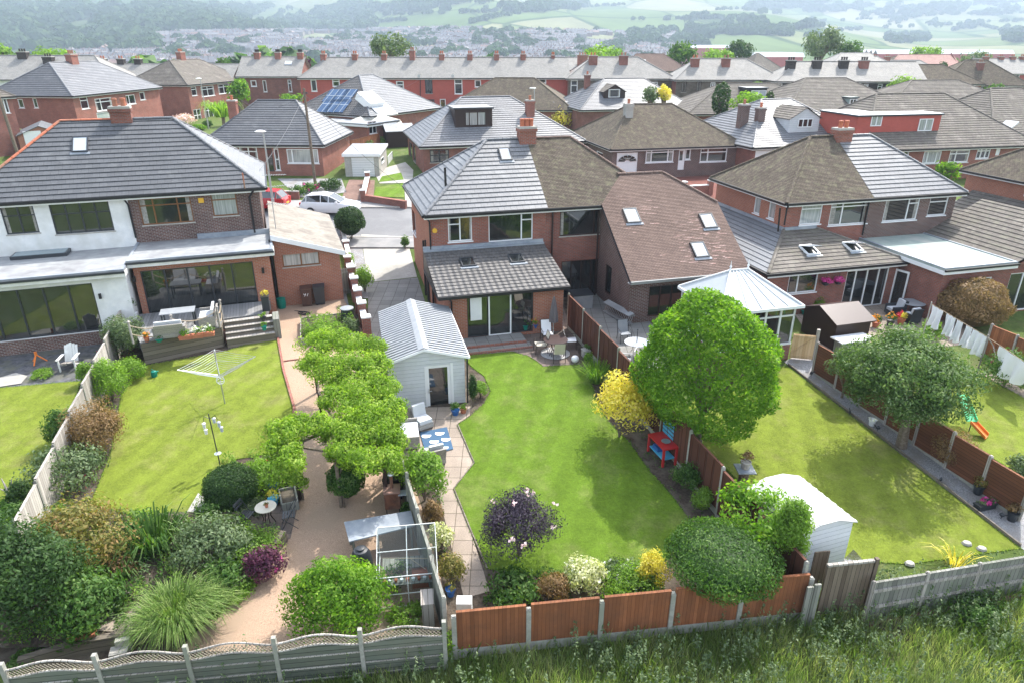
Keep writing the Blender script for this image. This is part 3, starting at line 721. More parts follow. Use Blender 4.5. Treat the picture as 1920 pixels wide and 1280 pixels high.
        if roof == 'flat':
            mb.box(u0 - o, u1 + o, y0 - o, y0 + depth, z1, z1 + .12, 1); mb.box(u0 - o + .04, u1 + o - .04, y0 - o + .04, y0 + depth, z1 + .121, z1 + .15)
            mb.build('dormer_roof', [MT[roofmat], MT['charcoal']], D)
        else:
            c_, lp = TILE[roofmat]; P = [(u0 - o, y0 + depth, z1 - .06), (u0 - o, y0 - o, z1 - .06), (xm, y0 - o, zt + .05), (xm, y0 + depth, zt + .05)]; steps(mb, P, P[0], P[1], c_, lp)
            P = [(u1 + o, y0 - o, z1 - .06), (u1 + o, y0 + depth, z1 - .06), (xm, y0 + depth, zt + .05), (xm, y0 - o, zt + .05)]; steps(mb, P, P[0], P[1], c_, lp)
            mb.build('dormer_roof', MT[roofmat], D)
        if win:
            for w_ in (win if isinstance(win[0], (tuple, list)) else [win]):
                s.win('F', w_, cols, frame=frame, glass=glass, oy=y0, ox=0, hole=False, parent=D, bar=.07, sill=False, name='dormer_window')
        return D
def at_eave(px, py, z, rot, ov=.35, side='L', w=0):
    """world place of the wall corner below an eaves corner"""
    p = at(px, py, z=z); r = math.radians(rot); u = Vector((math.cos(r), math.sin(r), 0)); v = Vector((-math.sin(r), math.cos(r), 0))
    q = p + (u * ov if side == 'L' else u * (-ov - w)) + v * ov; q.z = Tz(q.y); return q

# ------------------------------------------------------------------ the houses of the near row
def V3(*a): return Vector(a)
def uv_(rot):
    r = math.radians(rot); return Vector((math.cos(r), math.sin(r), 0)), Vector((-math.sin(r), math.cos(r), 0))
def flat_roof(h, x0, x1, y0, y1, z, mat='felt', fascia='white', edge='black', name='flat_roof', lip=.1):
    mb = MB(); mb.box(x0, x1, y0, y1, z - .16, z); mb.box(x0 - .03, x1 + .03, y0 - .035, y0 - .001, z - .3, z - .1, 1); mb.box(x1 + .001, x1 + .035, y0, y1, z - .3, z - .1, 1); mb.box(x0 - .035, x0 - .001, y0, y1, z - .3, z - .1, 1)
    mb.box(x0 - .03, x1 + .03, y0 - .12, y0 - .036, z - .13, z - .03, 2)
    mb.box(x0, x1, y0, y0 + .12, z + .001, z + .05, 3); mb.box(x1 - .12, x1, y0 + .121, y1, z + .001, z + .05, 3); mb.box(x0, x0 + .12, y0 + .121, y1, z + .001, z + .05, 3)
    return mb.build(name, [MT[mat], MT[fascia], MT[edge], MT['lead']], h.root)

# -- middle pair, left half
R1 = 15.; U1, V1 = uv_(R1)
p = at_eave(795, 405, 5.4, R1); p.z = .1
A1 = House('semi_detached_house', 'red brick house with grey tiled roof, lean-to extension and open sliding patio door', 'house', p, R1, 6.1, 7.7, 5.3)
A1.walls['L'] = 'brick_orange'
A1.win('F', (840, 407, 885, 453), (1, 1), .3, topcols=(0,)); A1.win('F', (916, 401, 999, 452), (2.9, 1), .26, topcols=(1,))
A1.win('L', (773, 398, 779, 436)); A1.build_walls()
A1.hip(3.0, 3.85, 'P', 'tile_grey', tiles={'L': 'tile_grey'})
A1.skylight('F', 947, 291, .62, .95, frame='charcoal', glass='glass_sky')
A1.pchimney(990, 272, 238, w=.95, d=.6, pots=3, mat='brick')
mb = MB(); mb.lathe([(.13, 0), (.13, .09), (.1, .1)], (0, 0, 0), 8); q = A1.hit(815, 433, (0, -.05, 0), (0, -1, 0)); mb.V = [Vector((v.x, -v.z, v.y)) + q + V3(0, .05, 0) for v in mb.V]; mb.build('alarm_box', MT['signyellow'], A1.root)
A1.pipe([(-.25, -.35, 5.2), (-.06, -.09, 4.9), (-.06, -.09, 0)]); A1.pipe([(-.12, 1.4, 3.6), (-.12, 1.4, 0)]); A1.pipe([(-.1, 2.4, 3.3), (-.1, 2.4, 0)], .06)
A1.pipe([(1.1, 1.5, 6.3), (1.1, 1.5, 7.3)], .06, name='soil_vent')
e = A1.sub(.1, -4.15, 5.65, 4.15, 2.5, 'brick_orange')
e.win('F', (876, 545, 1000, 628), (1.05, 1, 1), frame='charcoal', name='sliding_patio_door', bar=.05, sill=False, depth=.12)
e.build_walls()
A1.roof_part([(-.45, -4.5, 2.45), (5.95, -4.5, 2.45), (5.95, -.001, 3.45), (-.45, -.001, 3.45)], 'tile_roman', 'E', 'extension_roof')
mb = MB(); mb.box(-.45, 5.95, -.12, -.004, 3.4, 3.63); mb.box(-.45, 5.95, -.3, -.121, 3.4, 3.48); mb.build('flashing', MT['lead'], A1.root)
mb = MB(); mb.box(-.45, 5.95, -4.62, -4.5, 2.32, 2.46, 0); mb.poly([(-.44, -4.49, 2.42), (-.44, 0, 2.42), (-.44, 0, 3.4)]); mb.box(-.47, -.43, -4.5, 0, 2.3, 2.44)
mb.poly([(5.75, -4.15, 2.49), (5.75, 0, 2.49), (5.75, 0, 3.4), (5.75, -4.15, 2.52)], 1)
mb.poly([(.1, -4.15, 2.49), (.1, 0, 2.49), (.1, 0, 3.4), (.1, -4.15, 2.52)], 1)
mb.box(-.4, 5.9, -4.49, -4.14, 2.3, 2.33, 0)
mb.build('extension_gutter', [MT['black'], MT['brick']], A1.root)
A1.skylight('E', 877, 494, .72, .85, glass='glass'); A1.skylight('E', 968, 487, .72, .85, glass='glass')
A1.pipe([(.05, -4.55, 2.35), (.2, -4.25, 2.1), (.2, -4.25, 0)]); A1.pipe([(-.3, -.3, 3.4), (-.3, -.3, 0)], .05)
# white sliding leaf and what stands behind the open door
q = e.holes['F'][0]
mb = MB(); x0, x1 = q[0] + (q[2] - q[0]) * .345, q[0] + (q[2] - q[0]) * .69; y = -4.15
for a, b, c, d in ((x0, x0 + .07, q[1], q[3] - .04), (x1 - .07, x1, q[1], q[3] - .04), (x0 + .07, x1 - .07, q[1], q[1] + .08), (x0 + .07, x1 - .07, q[3] - .13, q[3] - .04)): mb.box(a, b, y - .03, y + .02, c, d)
D = mb.build('sliding_door_leaf', MT['white'], A1.root); mb = MB(); mb.box(x0 + .07, x1 - .07, y - .015, y, q[1] + .08, q[3] - .13); mb.build('pane', MT['glass'], D)
mb = MB(); mb.box(q[0] + .25, q[0] + .8, y - .075 + .03, y - .03, q[1] + .9, q[3] - .25)
for k in range(7): mb.box(q[0] + .27 + k * .075, q[0] + .32 + k * .075, y - .06, y - .046, q[1] + .95, q[3] - .3)
mb.build('radiator', MT['white'], A1.root)

# -- middle pair, right half with the long catslide wing
p = A1.loc + U1 * 6.1
A2 = House('semi_detached_house', 'brown tiled house with a long red-brown side roof and dark framed doors', 'house', p, R1, 6.45, 7.7, 5.3, 'brick_dark')
A2.win('F', (1050, 395, 1129, 441), (5, 1.2), frame='darkbrown'); A2.win('F', (1052, 488, 1127, 563), (1, 1, 1, 1.1), frame='darkbrown', name='patio_door', sill=False)
A2.build_walls()
A2.cut = .42; A2.hip(3.0, 'P', 3.85, 'tile_brown', ridge='tile_red')
A2.pipe([(.35, -.1, 5.1), (.35, -.1, 0)], .045, 'darkbrown'); A2.pipe([(2.95, -.1, 5.1), (2.95, -.1, 0)], .045, 'darkbrown')
e = A2.sub(3.1, -4.25, 6.2, 10.5, 2.4, 'brick_brown')
e.win('F', (1216, 535, 1280, 590), (1, 1, 1), frame='darkbrown', name='patio_door', sill=False); e.win('L', (1134, 497, 1146, 552), frame='darkbrown', name='side_door', sill=False); e.build_walls()
mb = MB(); mb.poly([(3.1, 0, 2.39), (3.1, -4.25, 2.39), (3.1, -4.25, 2.6), (3.1, 0, 5.45)]); mb.poly([(3.1, 0, 2.39), (3.1, 0, 5.45), (3.1, 1.3, 6.3), (3.1, 1.3, 2.39)]); mb.build('side_wall', MT['brick_brown'], A2.root)
_h = A2.hit(1350, 379, (2.95, -4.6, 2.42), (0, -.571, .821)); yv, zv = _h.y, _h.z; xv = 9.65
A2.roof_part([(2.95, -4.6, 2.42), (xv, -4.6, 2.42), (xv, yv, zv), (7.2, 1.35, 6.56), (4.7, 1.35, 6.56), (2.95, -.4, 5.36)], 'tile_red', 'E', 'wing_roof', ridge=[((4.5, 1.35, 6.56), (7.2, 1.35, 6.56)), ((xv, yv, zv), (7.2, 1.35, 6.56))])
A2.roof_part([(xv, yv, zv), (xv, 2.7 - yv, zv), (7.2, 1.35, 6.56)], 'tile_red', 'ER', 'wing_roof'); mb = MB(); mb.poly([(9.3, -4.25, 2.39), (9.3, 6.2, 2.39), (9.3, 2.7 - yv, zv - .05), (9.3, yv, zv - .05)]); mb.build('end_gable', MT['brick_dark'], A2.root); A2.roof_part([(xv, 6.6, 2.42), (4.7, 6.6, 2.42), (4.7, 1.35, 6.56), (7.2, 1.35, 6.56), (xv, 2.7 - yv, zv)], 'tile_red', 'EB', 'wing_roof')
mb = MB(); mb.box(2.95, 9.65, -4.71, -4.6, 2.28, 2.42, 0); mb.box(2.95, 9.65, -4.6, -4.26, 2.26, 2.3, 1); mb.poly([(2.94, -4.6, 2.25), (2.94, -.4, 5.2), (2.94, -.4, 5.36), (2.94, -4.6, 2.42)], 2); mb.build('gutter', [MT['steel'], MT['offwhite'], MT['charcoal']], A2.root)
for px_, py_ in ((1184, 406), (1327, 416), (1311, 470)): A2.skylight('E', px_, py_, .78, 1.0)
# patches of newer tiles round the roof windows: single tiles, each proud of the old ones
mb = MB(); a, u, v, n = A2.planes['E']; R_ = random.Random(4)
for px_, py_ in ((1184, 406), (1327, 416), (1311, 470)):
    c = A2.hit(px_, py_, a, n)
    for k in range(75):
        du, dv = R_.gauss(-.1, .75), R_.gauss(.1, .5)
        if abs(du) < .5 and abs(dv) < .66: continue
        t_ = c + u * du + v * dv
        if t_.x < 3.1 or t_.x > 9.0 or (t_.x > 7.4 and t_.y > yv - .5) or t_.y > .6: continue
        dv = round(((c - a).dot(v) + dv) / .1) * .1 - (c - a).dot(v)
        L = .17 * R_.choice((1, 1, 2, 3)); mb.obox(c + u * du + v * (dv + .005) + n * .012, u * L, v * .085, n * .007)
mb.build('newer_tiles', MT['tile_fresh'], A2.root)
A2.dish('L', 1120, 505, .01) if False else None

# -- conservatory on that wing
u, v = U1, V1; cr = at(1505, 569, z=2.75); w_, d_ = 4.0, 3.6
org = cr - u * w_ ; org.z = .0
CN = House('conservatory', 'white framed conservatory with pale ribbed roof and finials behind the round tree', 'conservatory', org + v * .15 + u * .15, R1, w_ - .3, d_, 2.65, 'brick_dark', down=1.)
O = MB(); W0, D0, e0 = CN.w, CN.d, 2.65
CN.eh = .75; CN.build_walls()
def cons_frames(h, e0, W0, D0, nf, nd, tr=.72):
    for face, L, N in (('F', W0, nf), ('R', D0, nd), ('L', D0, nd)):
        Oo, uu, nn = h.fr(face); mb = MB(); Z = V3(0, 0, 1); z0 = .76
        def sl(a, b, c, d, o0=-.09, o1=0.): mb.obox(Oo + uu * a + Z * c + nn * o0, uu * (b - a), nn * (o1 - o0), Z * (d - c))
        sl(-.01, L + .01, z0, z0 + .09, -.1, .02); sl(0, L, e0 - .12, e0)
        zt = z0 + (e0 - z0) * tr
        for k in range(N + 1):
            x = L * k / N; sl(max(0, x - .045), min(L, x + .045), z0 + .09, e0 - .12)
            if k < N: sl(x + .046, L * (k + 1) / N - .046, zt, zt + .07)
        F_ = mb.build('window_frame', MT['white'], h.root); mb = MB()
        mb.obox(Oo + uu * .05 + Z * (z0 + .09) - nn * .05, uu * (L - .1), nn * .008, Z * (e0 - z0 - .2)); mb.build('pane', MT['glass'], F_)
cons_frames(CN, e0, W0, D0, 5, 4)
mb = MB(); o = .18; zt = e0 + 1.2; ry = D0 * .5; xl, xr = 1.3, W0 - 1.5
A_ = [V3(-o, -o, e0), V3(W0 + o, -o, e0), V3(W0 + o, D0, e0), V3(-o, D0, e0)]; Ra, Rb = V3(xl, ry, zt), V3(xr, ry, zt)
for f in ([A_[0], A_[1], Rb, Ra], [A_[1], A_[2], Rb], [A_[2], A_[3], Ra, Rb], [A_[3], A_[0], Ra]): mb.poly(f)
cr_ = MB()
for a, b in ((A_[0], Ra), (A_[1], Rb), (A_[2], Rb), (A_[3], Ra), (Ra, Rb)): cr_.tube([a + V3(0, 0, .03), b + V3(0, 0, .03)], .045, 5)
for k in range(1, 6):
    t = k / 6; a = A_[0].lerp(A_[1], t); b = Ra.lerp(Rb, t); cr_.tube([a + V3(0, 0, .02), b + V3(0, 0, .02)], .018, 4)
for k in range(1, 4):
    t = k / 4; a = A_[1].lerp(A_[2], t); cr_.tube([a + V3(0, 0, .02), Rb + V3(0, 0, .02)], .018, 4)
rf = mb.build('roof', plain('polycarbonate_roof', (.42, .45, .47), .4, .4, var=.08), CN.root); cr_.build('glazing_bars', MT['white'], rf)
mb = MB(); mb.box(-o - .06, W0 + o + .06, -o - .06, -o, e0 - .1, e0 + .03); mb.box(W0 + o, W0 + o + .06, -o, D0, e0 - .1, e0 + .03); mb.box(-o - .06, -o, -o, D0, e0 - .1, e0 + .03); mb.build('gutter', MT['white'], CN.root)
for P_ in (Ra, Rb):
    mb = MB(); mb.lathe([(.07, 0), (.03, .1), (.06, .16), (.02, .24), (.01, .42), (0, .44)], P_ + V3(0, 0, .03), 8); mb.build('finial', MT['white'], CN.root)

# -- right pair
R2 = 14.8; U2, V2 = uv_(R2)
p = at_eave(1475, 382, 5.4, R2); p.z = .25
B1 = House('semi_detached_house', 'brick house with mossy brown hipped roof and tiled wrap-around extension with open french doors', 'house', p, R2, 5.2, 7.3, 5.15)
B1.walls['L'] = 'brick_orange'
B1.win('F', (1502, 380, 1541, 421), (1,), .3, glass='glass_net'); B1.win('F', (1557, 375, 1629, 421), (1, 2.2), .27); B1.win('L', (1414, 364, 1426, 402), glass='glass_net'); B1.win('L', (1441, 372, 1454, 412), glass='glass_net')
B1.build_walls(); B1.hip(2.85, 3.5, 'P', 'tile_brown')
B1.pchimney(1583, 268, 241, w=1.0, d=.65, pots=2)
p = B1.loc + U2 * 5.2
B2 = House('semi_detached_house', 'brick house with light grey interlocking tiled roof, green felt flat roof at the back', 'house', p, R2, 6.05, 7.3, 5.15, 'brick_brown')
B2.win('F', (1659, 370, 1722, 414), (2.3, 1), .3, topcols=(1,)); B2.win('F', (1742, 368, 1776, 404), (1,), .3)
B2.build_walls(); B2.hip(2.85, 'P', 3.6, 'tile_grey', tiles={'F': 'tile_grey'})
B1.pipe([(-.3, -.45, 5.0), (-.08, -.08, 4.8), (-.08, -.08, 3.9)]); B1.pipe([(-.6, -.2, 4.9), (-.5, -.2, 3.6)], .05); B1.pipe([(5.15, -.1, 5.0), (5.15, -.1, 3.)], .05)
e = B1.sub(-2.8, -3.2, 7.9, 10.2, 2.45, 'brick_dark')
e.win('F', (1478, 515, 1532, 549), (1, 2), frame='white'); fd = e.win('F', (1583, 506, 1660, 575), (1, 1.2, 1.2, 1), frame='white', name='french_door', sill=False)
e.build_walls()
t_ = 3.6
B1.roof_part([(-3.15, -3.55, 2.45), (5.4, -3.55, 2.45), (2.0, -.001, t_), (-.001, -.001, t_)], 'tile_taupe', 'E', 'extension_roof', ridge=[((-3.15, -3.55, 2.45), (0, 0, t_)), ((5.4, -3.55, 2.45), (2., 0, t_))])
B1.roof_part([(-3.15, 7.3, 2.45), (-3.15, -3.55, 2.45), (-.001, -.001, t_), (-.001, 7.3, t_)], 'tile_pale', 'EL', 'extension_roof'); B1.roof_part([(5.4, -3.55, 2.45), (5.4, -.001, 2.45), (2., -.001, t_)], 'tile_taupe', 'ER', 'extension_roof')
mb = MB(); mb.box(-3.15, 5.4, -3.67, -3.55, 2.32, 2.45, 0); mb.box(-3.27, -3.15, -3.67, 7.3, 2.32, 2.45, 0); mb.box(-3.14, 5.39, -3.55, -3.21, 2.3, 2.33, 1); mb.box(-3.14, 5.39, -3.55, -3.53, 2.2, 2.3, 1)
mb.box(0, 2, -.1, -.003, t_ - .02, t_ + .15, 2); mb.box(-.1, -.003, 0, 7.3, t_ - .02, t_ + .15, 2); mb.build('gutter', [MT['black'], MT['white'], MT['lead']], B1.root)
B1.skylight('E', 1517, 471, .75, .9, glass='glass_sky', tilt=.5, frame='white'); B1.skylight('E', 1598, 465, .75, .9, glass='glass_sky', tilt=.5, frame='white')
for sx, x, dirn in ((0, fd[0] + .3, -1), (1, fd[2] - .1, 1)):   # two leaves standing open
    mb = MB(); a = math.radians(62); w0 = .75; du = V3(math.cos(a) * (.6 if dirn < 0 else 1) * dirn * -1 * (-1 if dirn > 0 else 1), -math.sin(a), 0) * w0 if dirn > 0 else V3(.25, -.95, 0) * w0
    o_ = V3(x, -3.2, fd[1]); hgt = fd[3] - fd[1] - .1; un = du.normalized(); nn = V3(un.y, -un.x, 0) * .05
    for a0, a1, c, d in ((0, .08, 0, hgt), (w0 - .08, w0, 0, hgt), (.08, w0 - .08, 0, .1), (.08, w0 - .08, hgt - .1, hgt)): mb.obox(o_ + un * a0 + V3(0, 0, c), un * (a1 - a0), nn, V3(0, 0, d - c))
    L_ = mb.build('door_leaf', MT['white'], B1.root); mb = MB(); mb.obox(o_ + un * .08 + V3(0, 0, .1) + nn * .4, un * (w0 - .16), nn * .2, V3(0, 0, hgt - .2)); mb.build('pane', MT['clear'], L_)
# flat roofed back of the right half
def loc_at(h, px_, py_, z): return h.I @ at(px_, py_, z=z + h.loc.z)
q0, q1 = loc_at(B2, 1794, 505, 2.75), loc_at(B2, 1901, 491, 2.75); D2 = -(q0.y + q1.y) / 2
e = B2.sub(.05, -D2 + .1, q1.x + 3.0, D2 - .1, 2.6, 'brick_dark'); e.win('F', (1830, 521, 1858, 540), (1,), frame='white'); e.win('F', (1886, 512, 1935, 582), (1, 1), frame='white', name='french_door', sill=False); e.build_walls()
flat_roof(B2, -.15, q1.x, -D2 - .1, -.001, 2.78, 'felt_green')
B2.roof_part([(q1.x, -.001, 2.8), (q1.x, -D2 - .1, 2.8), (q1.x + 3.6, -D2 - .1, 4.6), (q1.x + 3.6, -.001, 4.6)], 'tile_taupe', 'E', 'side_roof')
B2.roof_part([(q1.x + 3.6 + 3.6, -D2 - .1, 2.8), (q1.x + 7.2, -.001, 2.8), (q1.x + 3.6, -.001, 4.6), (q1.x + 3.6, -D2 - .1, 4.6)], 'tile_taupe', 'E2', 'side_roof')
mb = MB(); mb.poly([(q1.x, -D2 - .05, 2.6), (q1.x + 7.2, -D2 - .05, 2.6), (q1.x + 3.6, -D2 - .05, 4.5)]); mb.build('gable', MT['brick_dark'], B2.root)
# next house up the row, its side at the picture edge
cb = at(1800, 318, z=5.4); loc = cb - V2 * 8.0 + U2 * .35 + V2 * .35; loc.z = .6
B3 = House('semi_detached_house', 'brick house at the right edge with brown tiled roof and plain orange side wall', 'house', loc, R2, 10, 7.3, 4.8, 'brick'); B3.walls['L'] = 'brick_orange'; B3.build_walls(); B3.hip(2.8, 3.6, 3.6, 'tile_brown')
e = B3.sub(-.1, -1.6, 4, 4.2, 4.1, 'brick_orange')
e.build_walls(); flat_roof(B3, -.3, 4.2, -1.9, 2.7, 4.25, 'felt')
e = B3.sub(-2.2, -4, 3, 10, 2.2, 'brick_orange'); e.build_walls(); B3.roof_part([(-2.5, 6.5, 2.2), (-2.5, -4.3, 2.2), (-.1, -4.3, 3.6), (-.1, 6.5, 3.6)], 'tile_taupe', 'EL', 'side_roof')

# -- left pair
R3 = 19.; U3, V3_ = uv_(R3)
cc = at(497, 352, z=6.3); loc = cc - U3 * (.35 + 6.25) + V3_ * .35; loc.z = .6
L1 = House('semi_detached_house', 'brick house with oak-brown window frames above a grey flat roof and wide bifold doors', 'house', loc, R3, 6.25, 7.7, 5.7, 'brick_brown')
L1.win('F', (262, 371, 361, 420), (1.1, 1.9, 1.1), .27, frame='brownframe'); L1.win('F', (397, 363, 445, 405), (1,), .28, frame='brownframe', glass='glass_net')
L1.build_walls(); L1.hip(3.25, 'P', 3.9, 'tile_dark', tiles={'R': 'tile_grey'}, ridge='tile_grey')  # sunlit right slope brightened by a lighter tile colour
L1.pchimney(229, 233, 200, w=1.0, d=.62, pots=2, mat='brick_dark')
e = L1.sub(.15, -3.2, 6.2, 3.2, 3.0, 'brick_orange')
e.win('F', (270, 499, 482, 592), (1, 1, 1, 1, 1), frame='charcoal', name='bifold_door', sill=False, bar=.06, depth=.12); e.build_walls()
flat_roof(L1, .0, 6.6, -3.55, -.001, 3.2, 'felt', 'offwhite', 'charcoal')
L1.pipe([(6.0, -.45, 5.6), (5.75, -.12, 5.2), (5.75, -.12, 3.3)], .055); L1.pipe([(-.08, -.3, 5.5), (0, -.1, 5.2), (.02, -.1, 3.5)], .05)
L1.pipe([(5.6, -.35, 5.7), (5.6, -.35, 6.5)], .04, 'terracotta', 'vent')
mb = MB(); q = L1.hit(377, 376, (0, 0, 0), (0, -1, 0)); mb.box(q.x - .13, q.x + .13, -.08, -.001, q.z - .12, q.z + .12); mb.build('alarm_box', MT['signyellow'], L1.root)
mb = MB(); mb.box(2.9, 6.6, -.14, -.003, 3.2, 3.45); mb.build('flashing', MT['lead'], L1.root)
loc2 = L1.loc - U3 * 6.9
L2 = House('semi_detached_house', 'white rendered house with charcoal frames, red ridge tiles and a rooflight in its flat roof', 'house', loc2, R3, 6.9, 7.7, 5.7, 'render')
L2.win('F', (5, 384, 68, 439), (1, 1), .38, frame='charcoal'); L2.win('F', (96, 375, 209, 437), (1, 1, 1, 1), .4, frame='charcoal')
L2.build_walls(); L2.hip(3.25, 3.9, 'P', 'tile_dark', ridge='terracotta')
L2.skylight('F', 151, 273, .72, 1.05)
e = L2.sub(-1.5, -4.0, 8.35, 4.0, 2.85, 'render'); e.win('F', (-60, 541, 186, 634), (1, 1, 1, 1, 1), frame='charcoal', name='bifold_door', sill=False, bar=.06, depth=.12); e.build_walls()
flat_roof(L2, -1.7, 6.9, -4.35, -.001, 3.05, 'felt', 'offwhite', 'charcoal')
mb = MB(); q = loc_at(L2, 78, 478, 3.1)
mb.box(q.x - 1.2, q.x + 1.2, q.y - .5, q.y + .5, 3.06, 3.22); K = mb.build('rooflight', MT['charcoal'], L2.root); mb = MB(); mb.box(q.x - 1.12, q.x + 1.12, q.y - .43, q.y + .43, 3.221, 3.235); mb.build('pane', plain('rooflight_glass', (.2, .27, .3), .15, .6), K)
mb = MB(); mb.box(-1.52, 6.8, -4.03, -4.001, -.6, .1); mb.build('brick_plinth', MT['brick_brown'], L2.root)
loc3 = L2.loc - U3 * 9.3 + V3_ * 6.5
L3 = House('semi_detached_house', 'house at the left edge with charcoal tiles and a red ridge line', 'house', loc3, R3, 9, 6, 4.2, 'brick'); L3.build_walls(); L3.hip(2.6, 3, 2.6, 'tile_dark', ridge='terracotta')

# -- single storey brick garage beside it
gl_ = L1.M @ V3(6.55, -2.0, 0); gl_.z = .45
GA = House('brick_garage', 'brick lean-to garage with worn sloping roof and white bargeboard beside the wheelie bins', 'garage', gl_, R3, 3.35, 8.6, 2.6, 'brick_orange')
GA.win('F', (529, 471, 599, 499), (1, 1), .0, frame='brownframe', glass='glass_net'); GA.build_walls()
mb = MB(); mb.poly([(0, 0, 2.59), (3.35, 0, 2.59), (0, 0, 3.65)]); mb.build('gable', MT['brick_orange'], GA.root)
mb = MB(); mb.obox((-.02, -.25, 3.68), (3.65, 0, -1.15), (0, 9.0, 0), (0, 0, .07)); mb.build('roof', MT['asbestos'], GA.root)
mb = MB(); mb.obox((-.02, -.285, 3.5), (3.68, 0, -1.16), (0, .032, 0), (0, 0, .26)); mb.build('bargeboard', MT['white'], GA.root)
GA.pipe([(-.1, -.1, 3.5), (-.1, -.1, 0)])

# ------------------------------------------------------------------ houses across the street and beyond
def far(label, corner, z, rot, w, d, rise, inl, inr, tile, wall='brick', eh=None, side='L', name='bungalow', cat='bungalow', chim=(), wins=(), gl=0, gr=0, group=None, tiles=None, ridge=None, ov=.35, fascia='white', walls=None):
    if z > 20: z = H - z * math.tan(math.radians(PITCH) + math.atan((corner[1] - 640) / FOC))   # a distance instead of a height
    loc = at_eave(corner[0], corner[1], z, rot, ov, side, w)
    if eh: loc.z = z - eh
    h = House(name, label, cat, loc, rot, w, d, z - loc.z, wall, group, ov)
    if walls: h.walls.update(walls)
    for w_ in wins:
        f, r = w_[0], w_[1]; k = w_[2] if len(w_) > 2 else {}
        if k.get('door'): h.door(f, r, k.get('mat', 'white'), glass=k.get('g'))
        else: h.win(f, r, **{'bar': .09, **k})
    h.build_walls(gl=gl, gr=gr); h.hip(rise, inl, inr, tile, ridge=ridge, tiles=tiles, fascia=fascia)
    for c in chim: h.pchimney(c[0], c[1], c[2], **(c[3] if len(c) > 3 else {}))
    return h
DK = dict(frame='charcoal'); NET = dict(glass='glass_net')
h = far('grey tiled bungalow behind the parked cars with white bay window', (607, 273), 5.0, -2, 10.6, 9.6, 3.4, 3.6, 3.4, 'tile_dark', 'brick', side='R', tiles={'R': 'tile_grey'}, wins=[('F', (450, 276, 483, 305), dict(cols=(1, 1), top=.3)), ('F', (500, 279, 512, 322), dict(frame='charcoal', cols=(1,), sill=False)), ('F', (515, 279, 524, 320), dict(top=.5)), ('F', (538, 280, 597, 307), dict(cols=(1, 4, 1), glass='glass_net'))])  # right slope faces the sun, its brightness painted as paler tile
h.pchimney(437, 218, 188, w=.8, d=.5, pots=1)
h = far('bungalow with striped grey roof and a dark brown flat dormer behind the middle house', (787, 276), 4.8, 15, 15.2, 11.5, 3.7, 4.7, 5.6, 'tile_grey', 'brick_dark', wins=[('F', (806, 281, 842, 305), dict(cols=(1, 1), top=.45, frame='charcoal')), ('L', (768, 268, 773, 300), DK), ('L', (775, 272, 779, 303), DK)])
h.dormer((853, 205, 923, 239), 3.2, win=(872, 210, 911, 236), cols=(1, 2, 2), glass='glass_net')
h.pchimney(995, 220, 188, w=.8, d=.6, pots=1)
h = far('low bungalow with plain brown roof, white garage door and two white bay windows', (1145, 281), 4.9, 13, 12.2, 11.3, 3.15, 3.6, 4.4, 'tile_brown', 'brick_brown', wins=[('F', (1156, 287, 1195, 328), dict(door=1, mat='white')), ('F', (1211, 280, 1263, 305), dict(cols=(1, 3, 1), top=.25)), ('F', (1272, 280, 1284, 319), dict(door=1, mat='white', g=1)), ('F', (1285, 280, 1295, 300), {}), ('F', (1313, 278, 1363, 304), dict(cols=(1, 2.5), top=.3)), ('L', (1090, 272, 1104, 280), {}), ('L', (1118, 285, 1130, 296), {})])
h.pchimney(1180, 222, 195, w=.7, d=.7, pots=1, mat='concrete')
q = h.holes['F'][0]; mb = MB(); xm = (q[0] + q[2]) / 2   # fan light in the garage door
for k in range(6):
    a0, a1 = math.pi * (k + .08) / 6, math.pi * (k + .92) / 6
    mb.poly([(xm + math.cos(a1) * .25, -.045, q[3] - .75 + math.sin(a1) * .15), (xm + math.cos(a0) * .25, -.045, q[3] - .75 + math.sin(a0) * .15), (xm + math.cos(a0) * .85, -.045, q[3] - .75 + math.sin(a0) * .55), (xm + math.cos(a1) * .85, -.045, q[3] - .75 + math.sin(a1) * .55)])
mb.build('fan_light', MT['glass'], h.root)
h = far('bungalow with pale striped roof and a white gabled dormer', (1412, 278), 5.0, 17, 12.5, 12.5, 3.4, 4.6, 4.6, 'tile_grey', 'brick_dark', tiles={'L': 'tile_grey'}, wins=[('F', (1416, 282, 1480, 300), dict(door=1, mat='white'))])
h.dormer((1480, 222, 1535, 249), 3.5, 'gable', 'clad', roofmat='tile_taupe', win=(1496, 223, 1523, 239), cols=(1, 1, 1), frame='white')
h.pchimney(1395, 236, 196, 'L', w=.8, d=.7, pots=1, mat='brick_brown'); h.pchimney(1428, 224, 202, 'L', w=.7, d=.6, pots=1, mat='brick_brown')
h = far('bungalow with white topped red-clad corner dormers and a brown side roof', (1625, 283), 5.0, 12, 17, 12.5, 4.0, 4.8, 5.0, 'tile_taupe', 'brick', wins=[('F', (1685, 282, 1705, 295), {}), ('F', (1731, 284, 1764, 307), dict(cols=(1, 2, 1), glass='glass_net')), ('F', (1780, 282, 1817, 305), dict(cols=(1, 2), top=.3)), ('F', (1832, 274, 1857, 298), dict(cols=(1, 1, 1), top=.4)), ('F', (1868, 275, 1876, 292), dict(door=1))])
h.dormer((1607, 218, 1762, 248), 5.2, wall='brick_paint', roofmat='white', frame='white', win=[(1633, 217, 1653, 237), (1722, 223, 1748, 246)], cols=(1, 1), glass='glass_net')
h = far('bungalow with brown interlocking roof and a small green dormer', (1475, 216), 82, 10, 17, 13, 3.6, 5.5, 6, 'tile_taupe', 'brick')
h.dormer((1592, 185, 1607, 196), 2.4, wall='felt_green', roofmat='felt_green', frame='white', win=(1593, 186, 1606, 195), cols=(1, 1), glass='glass')
